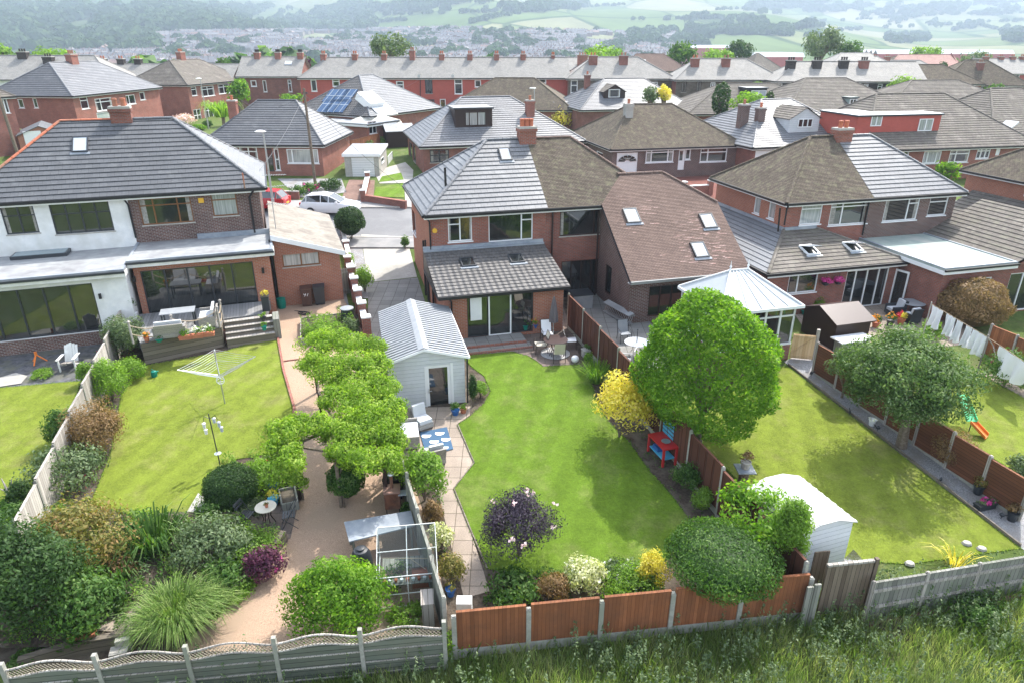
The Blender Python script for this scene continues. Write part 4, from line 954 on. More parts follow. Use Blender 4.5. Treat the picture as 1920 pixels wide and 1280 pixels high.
h = far('bungalow with wide brown-grey roof left of the leafy garden on the right', (1655, 218), 5.4, 8, 21, 13, 3.6, 7.5, 7, 'tile_taupe', 'brick')
h = far('bungalow at the right edge with brown roof and one roof window', (1865, 258), 5.2, 16, 14, 12, 3.9, 5, 5, 'tile_taupe', 'brick', wins=[('L', (1868, 262, 1876, 290), {})]); h.skylight('L', 1888, 238, 1.3, 1.4, 'white') if 'L' in h.planes else None
h = far('distant bungalow with grey roof and brown gabled dormer behind the hedge', (1088, 207), 5.6, 12, 15, 12, 3.4, 4.8, 4.6, 'tile_dark', 'brick_dark', tiles={'F': 'tile_grey'}); h.dormer((1132, 172, 1172, 185), 3, 'gable', 'darkbrown', win=(1141, 168, 1162, 183), roofmat='tile_taupe', cols=(1,), frame='white')
h.pchimney(1102, 165, 140, 'L', w=.7, d=.7, pots=1, mat='brick_dark'); 
h = far('low brown roofed bungalow behind the striped roof', (830, 205), 5.2, -6, 17, 12, 3.7, 6, 5.5, 'tile_brown', 'brick', fascia='offwhite')
h = far('bungalow with brown roof and a glazed flat dormer between conifers', (1288, 215), 5.4, 6, 19, 11, 3.2, 6, 6, 'tile_taupe', 'brick'); h.dormer((1400, 167, 1437, 188), 3, wall='charcoal', win=(1408, 170, 1436, 187), frame='white', cols=(1, 1), glass='glass_sky')
h = far('bungalow with blue solar panels and a white dormer', (694, 219), 5.6, 60, 13.5, 12, 4.1, 5.5, 5.5, 'tile_pale', 'brick', tiles={'L': 'tile_roman'}, wins=[])
for (x, y) in ((623, 181), (639, 181), (653, 181), (612, 200), (627, 200), (642, 200)):
    a, u, v, n = h.planes['L']; c = h.hit(x, y, a, n); mb = MB(); mb.obox(c - u * .85 - v * 1.15 + n * .08, u * 1.7, v * 2.3, n * .05); mb.build('solar_panel', MT['solar'], h.root)
a, u, v, n = h.planes['F']; c = h.hit(711, 201, a, n); mb = MB(); mb.obox(c - u * 1.6 - v * 1.7 + n * .08, u * 3.2, v * 3.4, n * .05); mb.build('solar_panel', MT['glass_sky'], h.root)
c = h.hit(692, 190, a, n); mb = MB(); mb.obox(c - u * 1.3 - v * 1.2 - n * .3, u * 2.6, v * 2.2, n * .9); D = mb.build('dormer', MT['white'], h.root)
mb = MB(); mb.obox(c + u * 1.31 - v * .7 + n * .05, u * .03, v * 1.5, n * .5); mb.build('dormer_window', MT['glass'], D)
e = h.sub(-3.6, -.5, 9.5, 3.5, 3.0, 'brick')
# flat roofed extension of that bungalow
hx = House('brick_extension', 'flat roofed brick extension with white window in front of the solar panels', 'extension', V3(*at(688, 236, z=5.0).xy, 2.5), 60, 5.0, 7.5, 2.5, 'brick'); hx.win('F', (692, 228, 706, 251), (1, 1)); hx.build_walls(); flat_roof(hx, -.3, 5.3, -.3, 7.8, 2.65, 'felt')
CN2 = House('conservatory', 'small distant conservatory with pale pitched roof near the solar panels', 'conservatory', V3(*at(757, 236, z=4.7).xy, 2.5) - V3(6.5, 0, 0), 12, 6, 4.5, .7, 'offwhite'); CN2.build_walls(); cons_frames(CN2, 2.3, 6, 4.5, 6, 4)
mb = MB(); apex = V3(3, 2.2, 3.6); q = [V3(-.3, -.3, 2.3), V3(6.3, -.3, 2.3), V3(6.3, 4.8, 2.3), V3(-.3, 4.8, 2.3)]
for i in range(4): mb.poly([q[i], q[(i + 1) % 4], apex])
mb.build('roof', plain('cream_roof', (.6, .58, .5), .5), CN2.root)
# outbuildings
def shed(name, label, corner, z, rot, w, d, h_, rise, wall, roofm, base=None, cat='shed', ridge_x=True, o=.15, fascia=None):
    p = at(*corner, z=z) if base is None else base; p = V3(p.x, p.y, z - h_)
    s = House(name, label, cat, p, rot, w, d, h_, wall, ov=o); s.build_walls(gl=0)
    mb = MB(); t = h_ + rise
    if ridge_x:   # ridge runs across, gables left and right
        mb.obox((-o, -o, h_ - .02), (w + 2 * o, 0, 0), (0, d / 2 + o, rise), (0, 0, .06)); mb.obox((-o, d + o, h_ - .02), (w + 2 * o, 0, 0), (0, -d / 2 - o, rise), (0, 0, .06)); g = [((0, 0), (0, d), (0, d / 2)), ((w, 0), (w, d), (w, d / 2))]
    else:
        mb.obox((-o, -o, h_ - .02), (w / 2 + o, 0, rise), (0, d + 2 * o, 0), (0, 0, .06)); mb.obox((w + o, -o, h_ - .02), (-w / 2 - o, 0, rise), (0, d + 2 * o, 0), (0, 0, .06)); g = [((0, 0), (w, 0), (w / 2, 0)), ((0, d), (w, d), (w / 2, d))]
    mb.build('roof', MT[roofm], s.root)
    if rise > .01:
        for a, b, c in g: mb = MB(); mb.poly([(*a, h_ - .01), (*b, h_ - .01), (*c, t - .02)]); mb.build('gable', MT[wall], s.root)
    return s
s = shed('detached_garage', 'small brick garage with grey gabled roof beyond the hedge', (1060, 213), 4.8, 40, 7, 4.5, 2.3, 1.3, 'brick', 'tile_pale', ridge_x=True)
s = shed('garden_shed', 'small dark shed with pale pitched roof by the distant conservatory', (725, 248), 4.3, 20, 3, 2.5, 1.8, .7, 'darkbrown', 'felt', ridge_x=True)
s = shed('detached_garage', 'pale roofed outbuilding in front of the tall conifer', (1345, 222), 4.6, 8, 7, 3.4, 2.2, .3, 'concrete', 'asbestos')
# concrete garage with white door on the far side of the street
gb = at(649, 337, z=2.0); gb.z = 1.95
GR = House('concrete_garage', 'pebbledashed garage with white up-and-over door and small side window', 'garage', gb, 2, 3.05, 5.2, 2.25, 'concrete', down=.6)
GR.door('F', (660, 296, 702, 337), 'white'); GR.win('R', (714, 295, 719, 305), hole=False); GR.win('R', (727, 288, 736, 318), hole=False, glass='white', sill=False, name='side_door'); GR.build_walls()
mb = MB(); mb.obox((-.15, -.15, 2.25), (3.35, 0, 0), (0, 5.5, .2), (0, 0, .06)); mb.build('roof', MT['felt'], GR.root)
mb = MB(); mb.box(-.16, 3.21, -.19, -.151, 2.06, 2.3); mb.obox((3.2, -.15, 2.1), (.03, 0, 0), (0, 5.5, .2), (0, 0, .2)); mb.build('fascia', MT['white'], GR.root)
q = GR.holes['F'][0]; mb = MB()
for k in range(1, 9): z = q[1] + (q[3] - q[1]) * k / 9; mb.box(q[0] + .02, q[2] - .02, -.052, -.044, z - .012, z + .012)
mb.box((q[0] + q[2]) / 2 - .06, (q[0] + q[2]) / 2 + .06, -.052, -.03, q[1] + .9, q[1] + .95); mb.build('door_groove', MT['steel'], GR.root)

# terraces
CH = dict(w=.8, d=1.1, pots=2, mat='brick'); Tt = dict(name='terraced_house_row', cat='terrace')
up_w = [(743, 152.5, 757.5, 176), (852, 149, 867, 177), (1010, 148, 1024, 175), (623, 149, 637, 163), (690, 152, 700, 163), (963, 149, 971, 160)]
T1 = far('long red brick terrace with pale slate roof and eight chimneys across the picture', (557, 147), 8.4, .6, 41.5, 8, 2.9, 3.6, None, 'slate', 'brick_paint', gr=2.9 * .96, **Tt,
         wins=[('F', r, dict(top=.3, bar=.12)) for r in up_w] + [('F', (797, 149, 811, 176), dict(frame='charcoal', cols=(1, 1), bar=.12)), ('F', (797, 187, 815, 207), dict(frame='charcoal', cols=(1, 1), bar=.12)), ('F', (890, 151, 902, 164), dict(bar=.12)), ('F', (583, 150, 594, 172), dict(bar=.12)), ('F', (1035, 183, 1045, 205), dict(bar=.12)), ('F', (770, 187, 783, 207), dict(bar=.12)), ('F', (825, 186, 836, 207), dict(bar=.12)), ('F', (1013, 186, 1024, 196), dict(bar=.12))])
for x in (606, 665, 720, 773, 828, 881, 931, 981): T1.pchimney(x, 114, 101 if x != 773 else 94, **CH)
T1.pchimney(1037, 111, 103, **{**CH, 'd': .6, 'w': .5}); T1.dish('F', 786, 143); T1.dish('F', 849, 143)
T1.pipe([T1.hit(788, 148, (0, -.06, 0), (0, -1, 0)), T1.hit(788, 206, (0, -.06, 0), (0, -1, 0))], .06)
T2 = far('short brick terrace with three tall chimneys left of the long terrace', (441, 144), 8.4, 1, 9.9, 8, 2.9, None, None, 'slate', 'brick_dark', gl=2.8, gr=2.8, **Tt, wins=[('F', (470, 151, 481, 163), dict(bar=.14)), ('F', (493, 151, 500, 173), dict(bar=.1)), ('F', (540, 150, 547, 173), dict(top=.3, bar=.1))])
for x in (482, 521, 563): T2.pchimney(x, 112, 98, w=.9, d=.9, pots=3, pot='stone_dark')
T2.skylight('F', 541, 119, 1.1, .8, 'white')
ST = dict(name='stone_semi_detached_house', cat='house', wall='stone', walls={'L': 'brick_dark'})
h = far('stone semi-detached pair with light slate roof right of the brick terrace', (1062, 148), 8.4, 0, 16.2, 8, 3.0, 4.0, 5.2, 'slate', **ST, wins=[('F', (1070, 151, 1083, 175), dict(top=.4, bar=.12)), ('F', (1195, 154, 1206, 164), dict(bar=.12)), ('F', (1222, 154, 1233, 164), dict(bar=.12))])
for x in (1112, 1169): h.pchimney(x, 123, 104, w=1.3, d=.9, pots=2, mat='brick_dark')
h = far('stone semi-detached pair with light slate roof above the dark upright conifer', (1265, 150), 8.4, -1, 15.6, 8, 2.8, 3.6, 4.6, 'slate', **ST, wins=[('F', (1278, 153, 1287, 173), dict(frame='darkbrown', bar=.1)), ('F', (1306, 153, 1315, 173), dict(frame='darkbrown', bar=.1)), ('F', (1332, 155, 1341, 168), dict(cols=(1, 1), bar=.1)), ('F', (1271, 187, 1279, 195), DK)])
for x in (1303, 1361): h.pchimney(x, 127, 109, w=1.2, d=.8, pots=2, mat='brick_dark')
h = far('row of black stone houses with slate roof, four dark chimneys and white windows', (1455, 153), 8.4, -1.5, 20.5, 8, 2.5, 3.6, None, 'slate', 'stone_dark', gr=2.4, name='terraced_house_row', cat='terrace', walls={'L': 'brick_dark', 'R': 'brick_dark'}, wins=[('F', r, dict(bar=.1, top=.3)) for r in ((1457, 157, 1466, 176), (1487, 157, 1496, 176), (1539, 158, 1547, 174), (1619, 158, 1628, 170), (1645, 158, 1654, 174))] + [('F', (1518, 158, 1525, 174), dict(frame='charcoal')), ('F', (1472, 186, 1495, 198), dict(cols=(1, 1), glass='glass_net'))])
for x in (1483, 1532, 1582, 1620): h.pchimney(x, 130, 113, w=1.25, d=.8, pots=3, mat='stone_dark' if x < 1600 else 'brick_dark', pot='stone_dark')
# upright semis at the left, seen from their side
SM = dict(name='semi_detached_house', cat='house')
h = far('left brick semi-detached pair with grey hipped roof and teal bay panel', (136, 181), 7.8, 84, 17, 10.4, 3.4, 4.4, 4.4, 'tile_grey', 'brick', tiles={'L': 'tile_dark'}, **SM, wins=[('L', (34, 186, 44, 203), {}), ('L', (62, 184, 70, 203), {}), ('F', (151, 182, 166, 205), dict(top=.3)), ('F', (179, 184, 211, 208), dict(cols=(1, 2), top=.3)), ('F', (237, 178, 254, 196), dict(cols=(1, 2))), ('F', (262, 173, 272, 188), {}), ('F', (182, 210, 211, 226), dict(cols=(1,), glass='felt_green'))])  # shade of the side slope painted in with the darker tile
h.pchimney(143, 122, 101, w=1.2, d=.8, pots=3)
h = far('second brick semi-detached pair with brown-grey hipped roof, white bays and arched door', (352, 160), 7.8, 80, 16, 10, 3.2, 4.2, 4.2, 'tile_taupe', 'brick', **SM, wins=[('L', (287, 161, 295, 181), {}), ('F', (359, 163, 369, 180), dict(top=.3)), ('F', (377, 162, 402, 181), dict(cols=(1, 1), top=.3)), ('F', (409, 158, 431, 176), dict(cols=(1, 1), top=.3)), ('F', (434, 153, 441, 169), {}), ('F', (383, 201, 408, 221), dict(cols=(1, 1, 1), top=.3)), ('F', (364, 205, 378, 234), dict(cols=(1, 1), top=.4, sill=False, name='arched_door'))])
h.pchimney(345, 114, 97, w=1.2, d=.8, pots=3)
# far left and back rows
h = far('pale roofed terrace at the far left edge with dark stone chimneys', (-90, 150), 110, 2, 23, 9, 3.3, None, 4, 'slate', 'offwhite', gl=3, **Tt)
for x in (42, 90): h.pchimney(x, 112 if x == 42 else 122, 97 if x == 42 else 106, w=1.4, d=1, pots=3, mat='stone_dark', pot='stone_dark')
h = far('low pale roof with three chimneys behind the two left semis', (175, 155), 118, -3, 22, 8, 2.7, None, None, 'slate', 'brick_dark', gl=2, gr=2, **Tt)
for x in (192, 226, 258): h.pchimney(x, 122, 110, w=1.1, d=.8, pots=2, mat='stone_dark')
h = far('house at the left edge with white window and brick garage', (30, 181), 75, 60, 9, 7, 2.6, 3, 3, 'tile_taupe', 'brick', side='R', **SM, wins=[('F', (2, 184, 16, 213), dict(cols=(1, 1)))])
gq = at(40, 283, z=3.2); s = shed('brick_garage', 'orange brick garage with white door beside the flowering bush at the left edge', (40, 283), 4.6, 30, 4, 6, 2.6, .9, 'brick_orange', 'tile_dark', ridge_x=False, cat='garage', base=V3(gq.x, gq.y, 0)); s.door('F', (46, 246, 80, 278), 'white', hole=False)
Bk = dict(name='distant_house', cat='house', group='houses behind the stone terrace')
def back(label, *a, **k): return far(label, *a, **{**Bk, **k})
h = back('distant slate roofed terrace house end with two brick chimneys', (1660, 140), 150, 0, 12, 8, 2.6, None, 3.5, 'slate', 'brick', gl=2.5)
for x in (1640, 1663): h.pchimney(x, 122, 106, w=1., d=.8, pots=2)
h = back('distant long slate roof at the upper right edge with brick chimneys', (1845, 139), 150, 2, 26, 9, 2.8, None, None, 'slate', 'brick_paint', gl=2.7, gr=2, wins=[('F', (1884, 139, 1894, 146), {}), ('F', (1904, 139, 1912, 148), {})])
for x in (1850, 1878, 1900, 1918): h.pchimney(x, 113, 106, w=1., d=.8, pots=2)
h = back('distant brown roofed pair with pale red right half and white windows', (1758, 160), 118, -8, 13.5, 10, 3.7, 5.4, 5, 'tile_brown', 'brick', wins=[('F', (1830, 163, 1852, 177), dict(cols=(1, 1))), ('F', (1860, 161, 1880, 175), dict(cols=(1, 1, 1)))], tiles={'R': 'tile_pink'})
h.pchimney(1838, 133, 117, w=.9, d=.9, pots=2, mat='brick_dark')
h = back('distant brown pyramid roof left of the tall leafy tree', (1408, 139), 150, 20, 9, 9, 3.8, 4.2, 4.2, 'tile_taupe', 'brick')
h = back('distant pale pink roof with brown left part near the mill', (1665, 127), 165, 0, 16, 9, 2.6, 4, None, 'tile_pink', 'brick', gr=3, tiles={'L': 'tile_brown'})
h = back('distant red-brown roof with one roof window above the brick semis', (1178, 134), 150, 0, 12, 11, 3.2, 2, 4.2, 'tile_red', 'brick'); h.skylight('F', 1204, 117, 1.6, 1.6, 'white')
h = back('distant slate roof behind the end of the brick terrace', (1040, 132), 145, 0, 11, 8, 2.2, None, None, 'slate', 'brick', gl=2, gr=2); h.pchimney(1092, 125, 103, w=2., d=.8, pots=3)
h = back('distant pale roof with two chimneys behind the black stone row', (1560, 122), 150, 0, 12, 8, 2.2, 3, 3, 'slate', 'brick'); h.pchimney(1494, 112, 99, w=1, d=.8, pots=3, mat='stone_dark') if False else None
h = back('distant low brown roof behind the yellow-green tree', (1665, 158), 110, 0, 14, 9, 2.6, 4, 4, 'tile_brown', 'brick')
h.pchimney(1689, 147, 133, w=.8, d=.8, pots=1)

# ------------------------------------------------------------------ ground, valley and hills, haze
mb = MB(); ys = [-60, 0, 12, 28, 36, 60, 85, 130, 150]
for a, b in zip(ys, ys[1:]):
    mb.poly([(-260, a, Tz(a)), (260, a, Tz(a)), (260, b, Tz(b)), (-260, b, Tz(b))])
mb.build('ground', MT['verge'], kind='structure')
def hillmat():
    m = Mat('field_patchwork', 1., 0.); c = m.co('Object', sc=(.0052, .0021, .0)); 
    wv = m.n('TexNoise', Scale=.8, Detail=3); m.l(m.co('Object', sc=(.002, .002, 0)), wv.inputs['Vector'])
    cc = m.mix(.25, c, wv.outputs['Color'], 'ADD')
    v = m.n('TexVoronoi', Scale=1.0); m.l(cc, v.inputs['Vector'])
    sp = m.n('SeparateColor'); m.l(v.outputs['Color'], sp.inputs[0])
    o = m.ramp(sp.outputs[0], [(0., (.075, .12, .04)), (.3, (.12, .165, .06)), (.55, (.17, .195, .09)), (.8, (.22, .22, .13)), (1., (.13, .15, .06))])
    e = m.n('TexVoronoi', _feature='DISTANCE_TO_EDGE', Scale=1.0); m.l(cc, e.inputs['Vector'])
    hedge = m.ramp(e.outputs['Distance'], [(.012, G(1)), (.03, G(0))])
    o = m.mix(hedge, o, (.05, .08, .03))
    o = m.mix(1., o, m.ramp(m.noise(m.co('Object', sc=(.012, .005, 0)), 1., 6, .7), [(.3, G(.72)), (.7, G(1.12))]), 'MULTIPLY')
    sp2 = m.n('SeparateXYZ'); m.l(m.tc.outputs['Object'], sp2.inputs[0]); rt = m.math('DIVIDE', sp2.outputs[0], m.math('MAXIMUM', sp2.outputs[1], 1.))
    rt = m.math('ADD', rt, m.math('MULTIPLY', m.noise(m.co('Object', sc=(.004, .0012, 0)), 1., 4), .5))
    wd = m.ramp(m.math('ADD', rt, .5), [(.38, G(1)), (.5, G(0))])
    o = m.mix(m.math('MULTIPLY', wd, .85), o, (.045, .075, .03))
    m.col(o); return m.m
xs_ = np.linspace(-1.15, 1.15, 150); yl = [150, 170, 190, 230, 300, 380, 450, 520, 600, 700, 800, 900] + list(range(1000, 3200, 55)) + list(range(3200, 4400, 150)) + [5000, 6000]
mb = MB(); me = bpy.data.meshes.new('hills')
VV = [(x * max(y, 226), y, Gz(x * max(y, 226), y) - (0 if y > 151 else .0)) for y in yl for x in xs_]
nx = len(xs_); FF = [(j * nx + i, j * nx + i + 1, (j + 1) * nx + i + 1, (j + 1) * nx + i) for j in range(len(yl) - 1) for i in range(nx - 1)]
me.from_pydata(VV, [], FF); me.materials.append(hillmat()); me.polygons.foreach_set('use_smooth', [True] * len(FF))
o = bpy.data.objects.new('hills', me); COL.objects.link(o); tag(o, kind='structure')
def far_at(px, py):
    d = ray(px, py); t = 150.
    while t < 6000:
        p = CAM + d * t
        if p.z < Gz(p.x, p.y): return Vector((p.x, p.y, Gz(p.x, p.y)))
        t += 6
    return None
# woods, hedgerow trees and the far town
ico = []
for i in range(5):
    pass
def blob_mesh(name, pts, mat, jitter=.25, seed=3, kind='stuff', leafy=30):
    """many far trees as one mass: each a ragged cluster of leaf sprays; pts are (x, y, z, radius, height)"""
    R = np.random.default_rng(seed); P = []; N = []; S = []; T = []
    for x, y, z, r, h in pts:
        d = R.normal(size=(leafy, 3)); d /= np.linalg.norm(d, axis=1)[:, None]; d[:, 2] = np.abs(d[:, 2]) * 1.1 - .15
        P.append(np.array([x, y, z + h * .5]) + d * np.array([r, r, h * .5]) * (.75 + .3 * R.random((leafy, 1)))); N.append(d); S.append(np.full((leafy, 1), r * .62)); T.append(np.full(leafy, R.random()) * .7 + R.random(leafy) * .3)
    P = np.concatenate(P); N = np.concatenate(N); S = np.concatenate(S); T = np.concatenate(T)
    return leaf_mesh(name, P, N, S, MT[mat], None, aspect=.8, spread=.5, seed=seed, tint=T, kind=kind)
R_ = np.random.default_rng(5)
def wood(x0, y0, x1, y1, n, r=7, h=11, dens=None):
    out = []
    for k in range(n):
        px = x0 + (x1 - x0) * R_.random(); py = y0 + (y1 - y0) * R_.random()
        if dens is not None and R_.random() > dens(px, py): continue
        p = far_at(px, py)
        if p is None: continue
        s = .6 + .8 * R_.random(); out.append((p.x, p.y, p.z - 1, r * s, h * s))
    return out
def clumpy(sx, sy, th, ph=0.):
    return lambda x, y: 1. if math.sin(x / sx + ph) * math.sin(y / sy + ph * 2 + x / sx / 2.3) + .5 * math.sin(x / sx * 2.7 + y / sy * 1.9) > th else .04
pts = wood(-20, 15, 700, 62, 2600, 9, 13, clumpy(70, 17, -.45)) + wood(-20, 60, 300, 105, 700, 8, 12, clumpy(40, 9, -.3)) + wood(300, 62, 1240, 122, 800, 6, 10, clumpy(60, 14, .1, 2))
pts += wood(640, 5, 1100, 24, 700, 9, 13, clumpy(90, 11, -.1, 1)) + wood(1180, 62, 1340, 90, 300, 7, 11, clumpy(50, 12, -.1)) + wood(1290, 55, 1480, 66, 200, 7, 10) + wood(1280, 30, 1920, 60, 260, 8, 11, clumpy(33, 9, .55)) + wood(1400, 2, 1920, 30, 600, 11, 13, clumpy(80, 7, .15, 2.2)) + wood(700, 60, 1250, 100, 330, 6, 9, clumpy(45, 9, .3, 4)) + wood(1660, 66, 1740, 84, 60, 7, 10) + wood(1880, 60, 1925, 80, 40, 7, 10)
blob_mesh('far_woods', pts, 'lf_far')
pts = [];     # hedgerow trees along field edges
for (a, b, n) in (((720, 30), (930, 24), 26), ((880, 45), (1000, 20), 30), ((1180, 40), (1420, 34), 30), ((1500, 44), (1900, 22), 40), ((1560, 60), (1920, 40), 34), ((1300, 60), (1560, 72), 40), ((1800, 40), (1890, 62), 30), ((640, 48), (760, 40), 20), ((1000, 20), (1180, 10), 30), ((1340, 20), (1640, 12), 40)):
    for k in range(n):
        t = R_.random(); p = far_at(a[0] + (b[0] - a[0]) * t, a[1] + (b[1] - a[1]) * t + R_.normal() * .5)
        if p is not None: pts.append((p.x, p.y, p.z - 1, 4 + 3 * R_.random(), 7 + 4 * R_.random()))
blob_mesh('hedgerow_trees', pts, 'lf_far', seed=9)
# the town in the valley: every house its own object, the farthest rows one mass
def cottage_mesh(name, w, d, h, r, wm, rm):
    mb = MB(); mb.box(-w / 2, w / 2, -d / 2, d / 2, -3, h); o = .4
    for s in (1, -1): mb.poly([(-w / 2 - o, s * (d / 2 + o), h - .3), (w / 2 + o, s * (d / 2 + o), h - .3), (w / 2 + o, 0, h + r), (-w / 2 - o, 0, h + r)], 1)
    for s in (1, -1): mb.poly([(s * w / 2, -d / 2, h), (s * w / 2, d / 2, h), (s * w / 2, 0, h + r - .2)])
    n = max(1, int(w / 6))
    for k in range(n): x = -w / 2 + w * (k + .5) / n; mb.box(x - .5, x + .5, -.35, .35, h + r - .4, h + r + 1.2, 0); mb.box(x - 1.6, x - .5, -d / 2 - .02, -d / 2 + .1, h - 1.8, h - .7, 2)
    return mb
TOWN = []
wm = [noisy('distant_wall', (.2, .13, .11), (.25, .17, .14), 1, bump=0), noisy('distant_render', (.25, .21, .19), (.33, .28, .25), 1, bump=0), noisy('distant_stone', (.22, .19, .16), (.3, .26, .22), 1, bump=0)]
rm = [noisy('distant_slate', (.11, .11, .12), (.16, .155, .16), 1, bump=0), noisy('distant_tile', (.2, .13, .11), (.28, .18, .15), 1, bump=0), noisy('distant_pale_roof', (.17, .165, .17), (.22, .21, .21), 1, bump=0)]
protos = []
for i, (w, d, h, r, a, b) in enumerate(((9, 8, 5.5, 2.6, 0, 0), (16, 8, 5.5, 2.6, 2, 0), (30, 8, 6, 2.6, 0, 0), (10, 9, 5, 3, 1, 1), (12, 8, 5.5, 2.6, 1, 0), (22, 9, 6, 2.8, 2, 2))):
    protos.append(cottage_mesh('town_house', w, d, h, r, a, b)); protos[-1].mats = [wm[a], rm[b], MT['glass']]
cand = []
tries = 0
CP = np.zeros((0, 2))
while len(cand) < 1500 and tries < 12000:
    tries += 1; px = 130 + 1130 * R_.random(); py = 58 + 72 * R_.random()
    lo = 56 + 16 * abs(px - 780) / 640 + (26 if px < 260 else 0)
    if py < lo: continue
    if math.sin(px / 55.) * math.sin(py / 9. + px / 200) > .6: continue
    p = far_at(px, py)
    if p is None: continue
    if len(CP) and (((CP - [p.x, p.y]) ** 2).sum(1) < 130).any(): continue
    CP = np.vstack([CP, [p.x, p.y]])
    cand.append((p, px))
cand.sort(key=lambda c: c[0].y)
objs = [None] * len(protos); mass = MB(); mass_m = wm + rm
for i, (p, px) in enumerate(cand):
    k = int(R_.integers(0, len(protos))); rot = .25 * math.sin(p.x / 150 + p.y / 210) + (1.57 if R_.random() < .2 else 0)
    if i < 290:
        if objs[k] is None: objs[k] = protos[k].build('town_house', protos[k].mats); o = objs[k]
        else: o = objs[k].copy(); COL.objects.link(o)
        o.location = p; o.rotation_euler = (0, 0, rot); tag(o, 'tiny hazy house with pale roof in the valley town beyond the terraces', 'house', 'houses of the valley town')
    else:
        M_ = Matrix.Translation(p) @ Matrix.Rotation(rot, 4, 'Z'); pr = protos[k]; i0 = len(mass.V)
        mass.V += [M_ @ v for v in pr.V]; mass.F += [[q + i0 for q in f] for f in pr.F]; mass.U += pr.U
        a, b = wm.index(pr.mats[0]), 3 + rm.index(pr.mats[1]); mass.M += [a if m_ == 0 else (b if m_ == 1 else 3) for m_ in pr.M]
mass.build('distant_town_houses', mass_m, kind='stuff')
# long mills at the valley bottom on the right
for (x0, x1, yt, yb, Yd, lab) in ((1640, 1890, 93, 112, 520, 'long pale roofed mill in the valley behind the right terraces'), (1380, 1500, 98, 112, 480, 'red brick mill with pale roof behind the tall leafy tree'), (1290, 1365, 84, 96, 700, 'small pale factory in the valley right of the leafy trees')):
    tn = lambda y: math.tan(math.radians(PITCH) + math.atan((y - 640) / FOC)); zt, zb = H - Yd * tn(yt), H - Yd * tn(yb); dd = Yd * .917 + 8
    X0, X1 = (x0 - 960) / FOC * dd, (x1 - 960) / FOC * dd; zb = min(zb, Gz(X0, Yd)) - 2
    M_ = House('mill_building', lab, 'mill', V3(X0, Yd, zb), 0, X1 - X0, 40, zt - zb - 3, 'brick_paint', down=8); M_.build_walls()
    mb = MB(); L = X1 - X0; n = 6
    for k in range(n):
        y0 = 40 * k / n; mb.poly([(-1, y0, M_.eh), (L + 1, y0, M_.eh), (L + 1, y0 + 3.4, M_.eh + 2.6), (-1, y0 + 3.4, M_.eh + 2.6)]); mb.poly([(L + 1, y0 + 40 / n, M_.eh), (-1, y0 + 40 / n, M_.eh), (-1, y0 + 3.4, M_.eh + 2.6), (L + 1, y0 + 3.4, M_.eh + 2.6)])
    mb.build('saw_tooth_roof', noisy('mill_roof', (.5, .52, .55), (.6, .62, .65), 1, bump=0), M_.root)
# haze
mb = MB(); mb.box(-5200, 5200, -80, 6100, -80, 460)
hm = bpy.data.materials.new('haze'); hm.use_nodes = True; t = hm.node_tree; t.nodes.remove(t.nodes['Principled BSDF'])
pv = t.nodes.new('ShaderNodeVolumePrincipled'); pv.inputs['Color'].default_value = (.66, .81, 1., 1); pv.inputs['Density'].default_value = .0003; pv.inputs['Anisotropy'].default_value = .12
t.links.new(pv.outputs[0], t.nodes['Material Output'].inputs['Volume'])
mb.build('haze', hm, kind='stuff')

# ------------------------------------------------------------------ garden grounds
def gxy(px, py): p = at(px, py); return (p.x, p.y)
sheet('garden_soil', [(560, 590), (1075, 545), (1200, 680), (1530, 1110), (845, 1180), (330, 1260), (-250, 1240), (-80, 700), (250, 620)], .004, MT['soil'])
sheet('lawn', [(866, 668), (960, 660), (975, 664), (990, 668), (1003, 676), (1018, 688), (1085, 684), (1108, 715), (1118, 750), (1140, 790), (1180, 830), (1215, 880), (1260, 930), (1300, 985), (1240, 1060), (1150, 1085), (1040, 1085), (912, 1066), (885, 1000), (851, 918), (889, 868), (858, 797), (880, 782), (908, 757), (920, 733), (908, 706), (884, 688)], .03, MT['lawn'], .05)
sheet('patio_paving', [(855, 668), (962, 659), (978, 664), (990, 667), (1004, 675), (1019, 687), (1088, 683), (1080, 640), (1055, 575), (815, 600), (840, 650)], .018, MT['slab_brown'], .03)
sheet('garden_path', [(738, 765), (882, 762), (881, 779), (857, 795), (889, 867), (850, 915), (884, 1000), (918, 1108), (870, 1122), (850, 1040), (822, 925), (745, 850)], .02, MT['slab'], .03)
sheet('lawn', [(262, 688), (420, 660), (520, 628), (530, 690), (550, 765), (549, 800), (505, 850), (440, 862), (400, 890), (372, 935), (365, 975), (320, 985), (170, 945), (208, 850), (228, 740)], .03, MT['lawn_dry'], .05)
sheet('resin_path', [(512, 575), (640, 555), (668, 600), (690, 640), (740, 760), (760, 860), (800, 980), (838, 1130), (838, 1178), (500, 1220), (330, 1222), (415, 1140), (470, 1085), (540, 1010), (562, 940), (553, 800), (532, 700), (520, 640)], .022, MT['resin'], .02)
sheet('slate_patio', [(-60, 650), (215, 628), (190, 668), (150, 716), (-60, 735)], .014, MT['slate_chip'])
sheet('lawn', [(-120, 738), (152, 714), (130, 780), (70, 900), (20, 985), (-200, 1010)], .02, MT['lawn_dry'])
sheet('lawn', [(1478, 688), (1600, 783), (1760, 908), (1914, 1028), (1700, 1058), (1600, 1050), (1540, 1040), (1440, 960), (1310, 825), (1290, 760), (1380, 690)], .02, MT['lawn_dry'])
sheet('gravel_border', [(1470, 678), (1520, 652), (1560, 668), (1700, 780), (1930, 938), (1935, 1040), (1914, 1027), (1760, 907), (1600, 782)], .012, MT['gravel'])
sheet('lawn', [(1700, 725), (1830, 702), (1935, 752), (1935, 905), (1800, 820)], .02, MT['lawn_dry'])
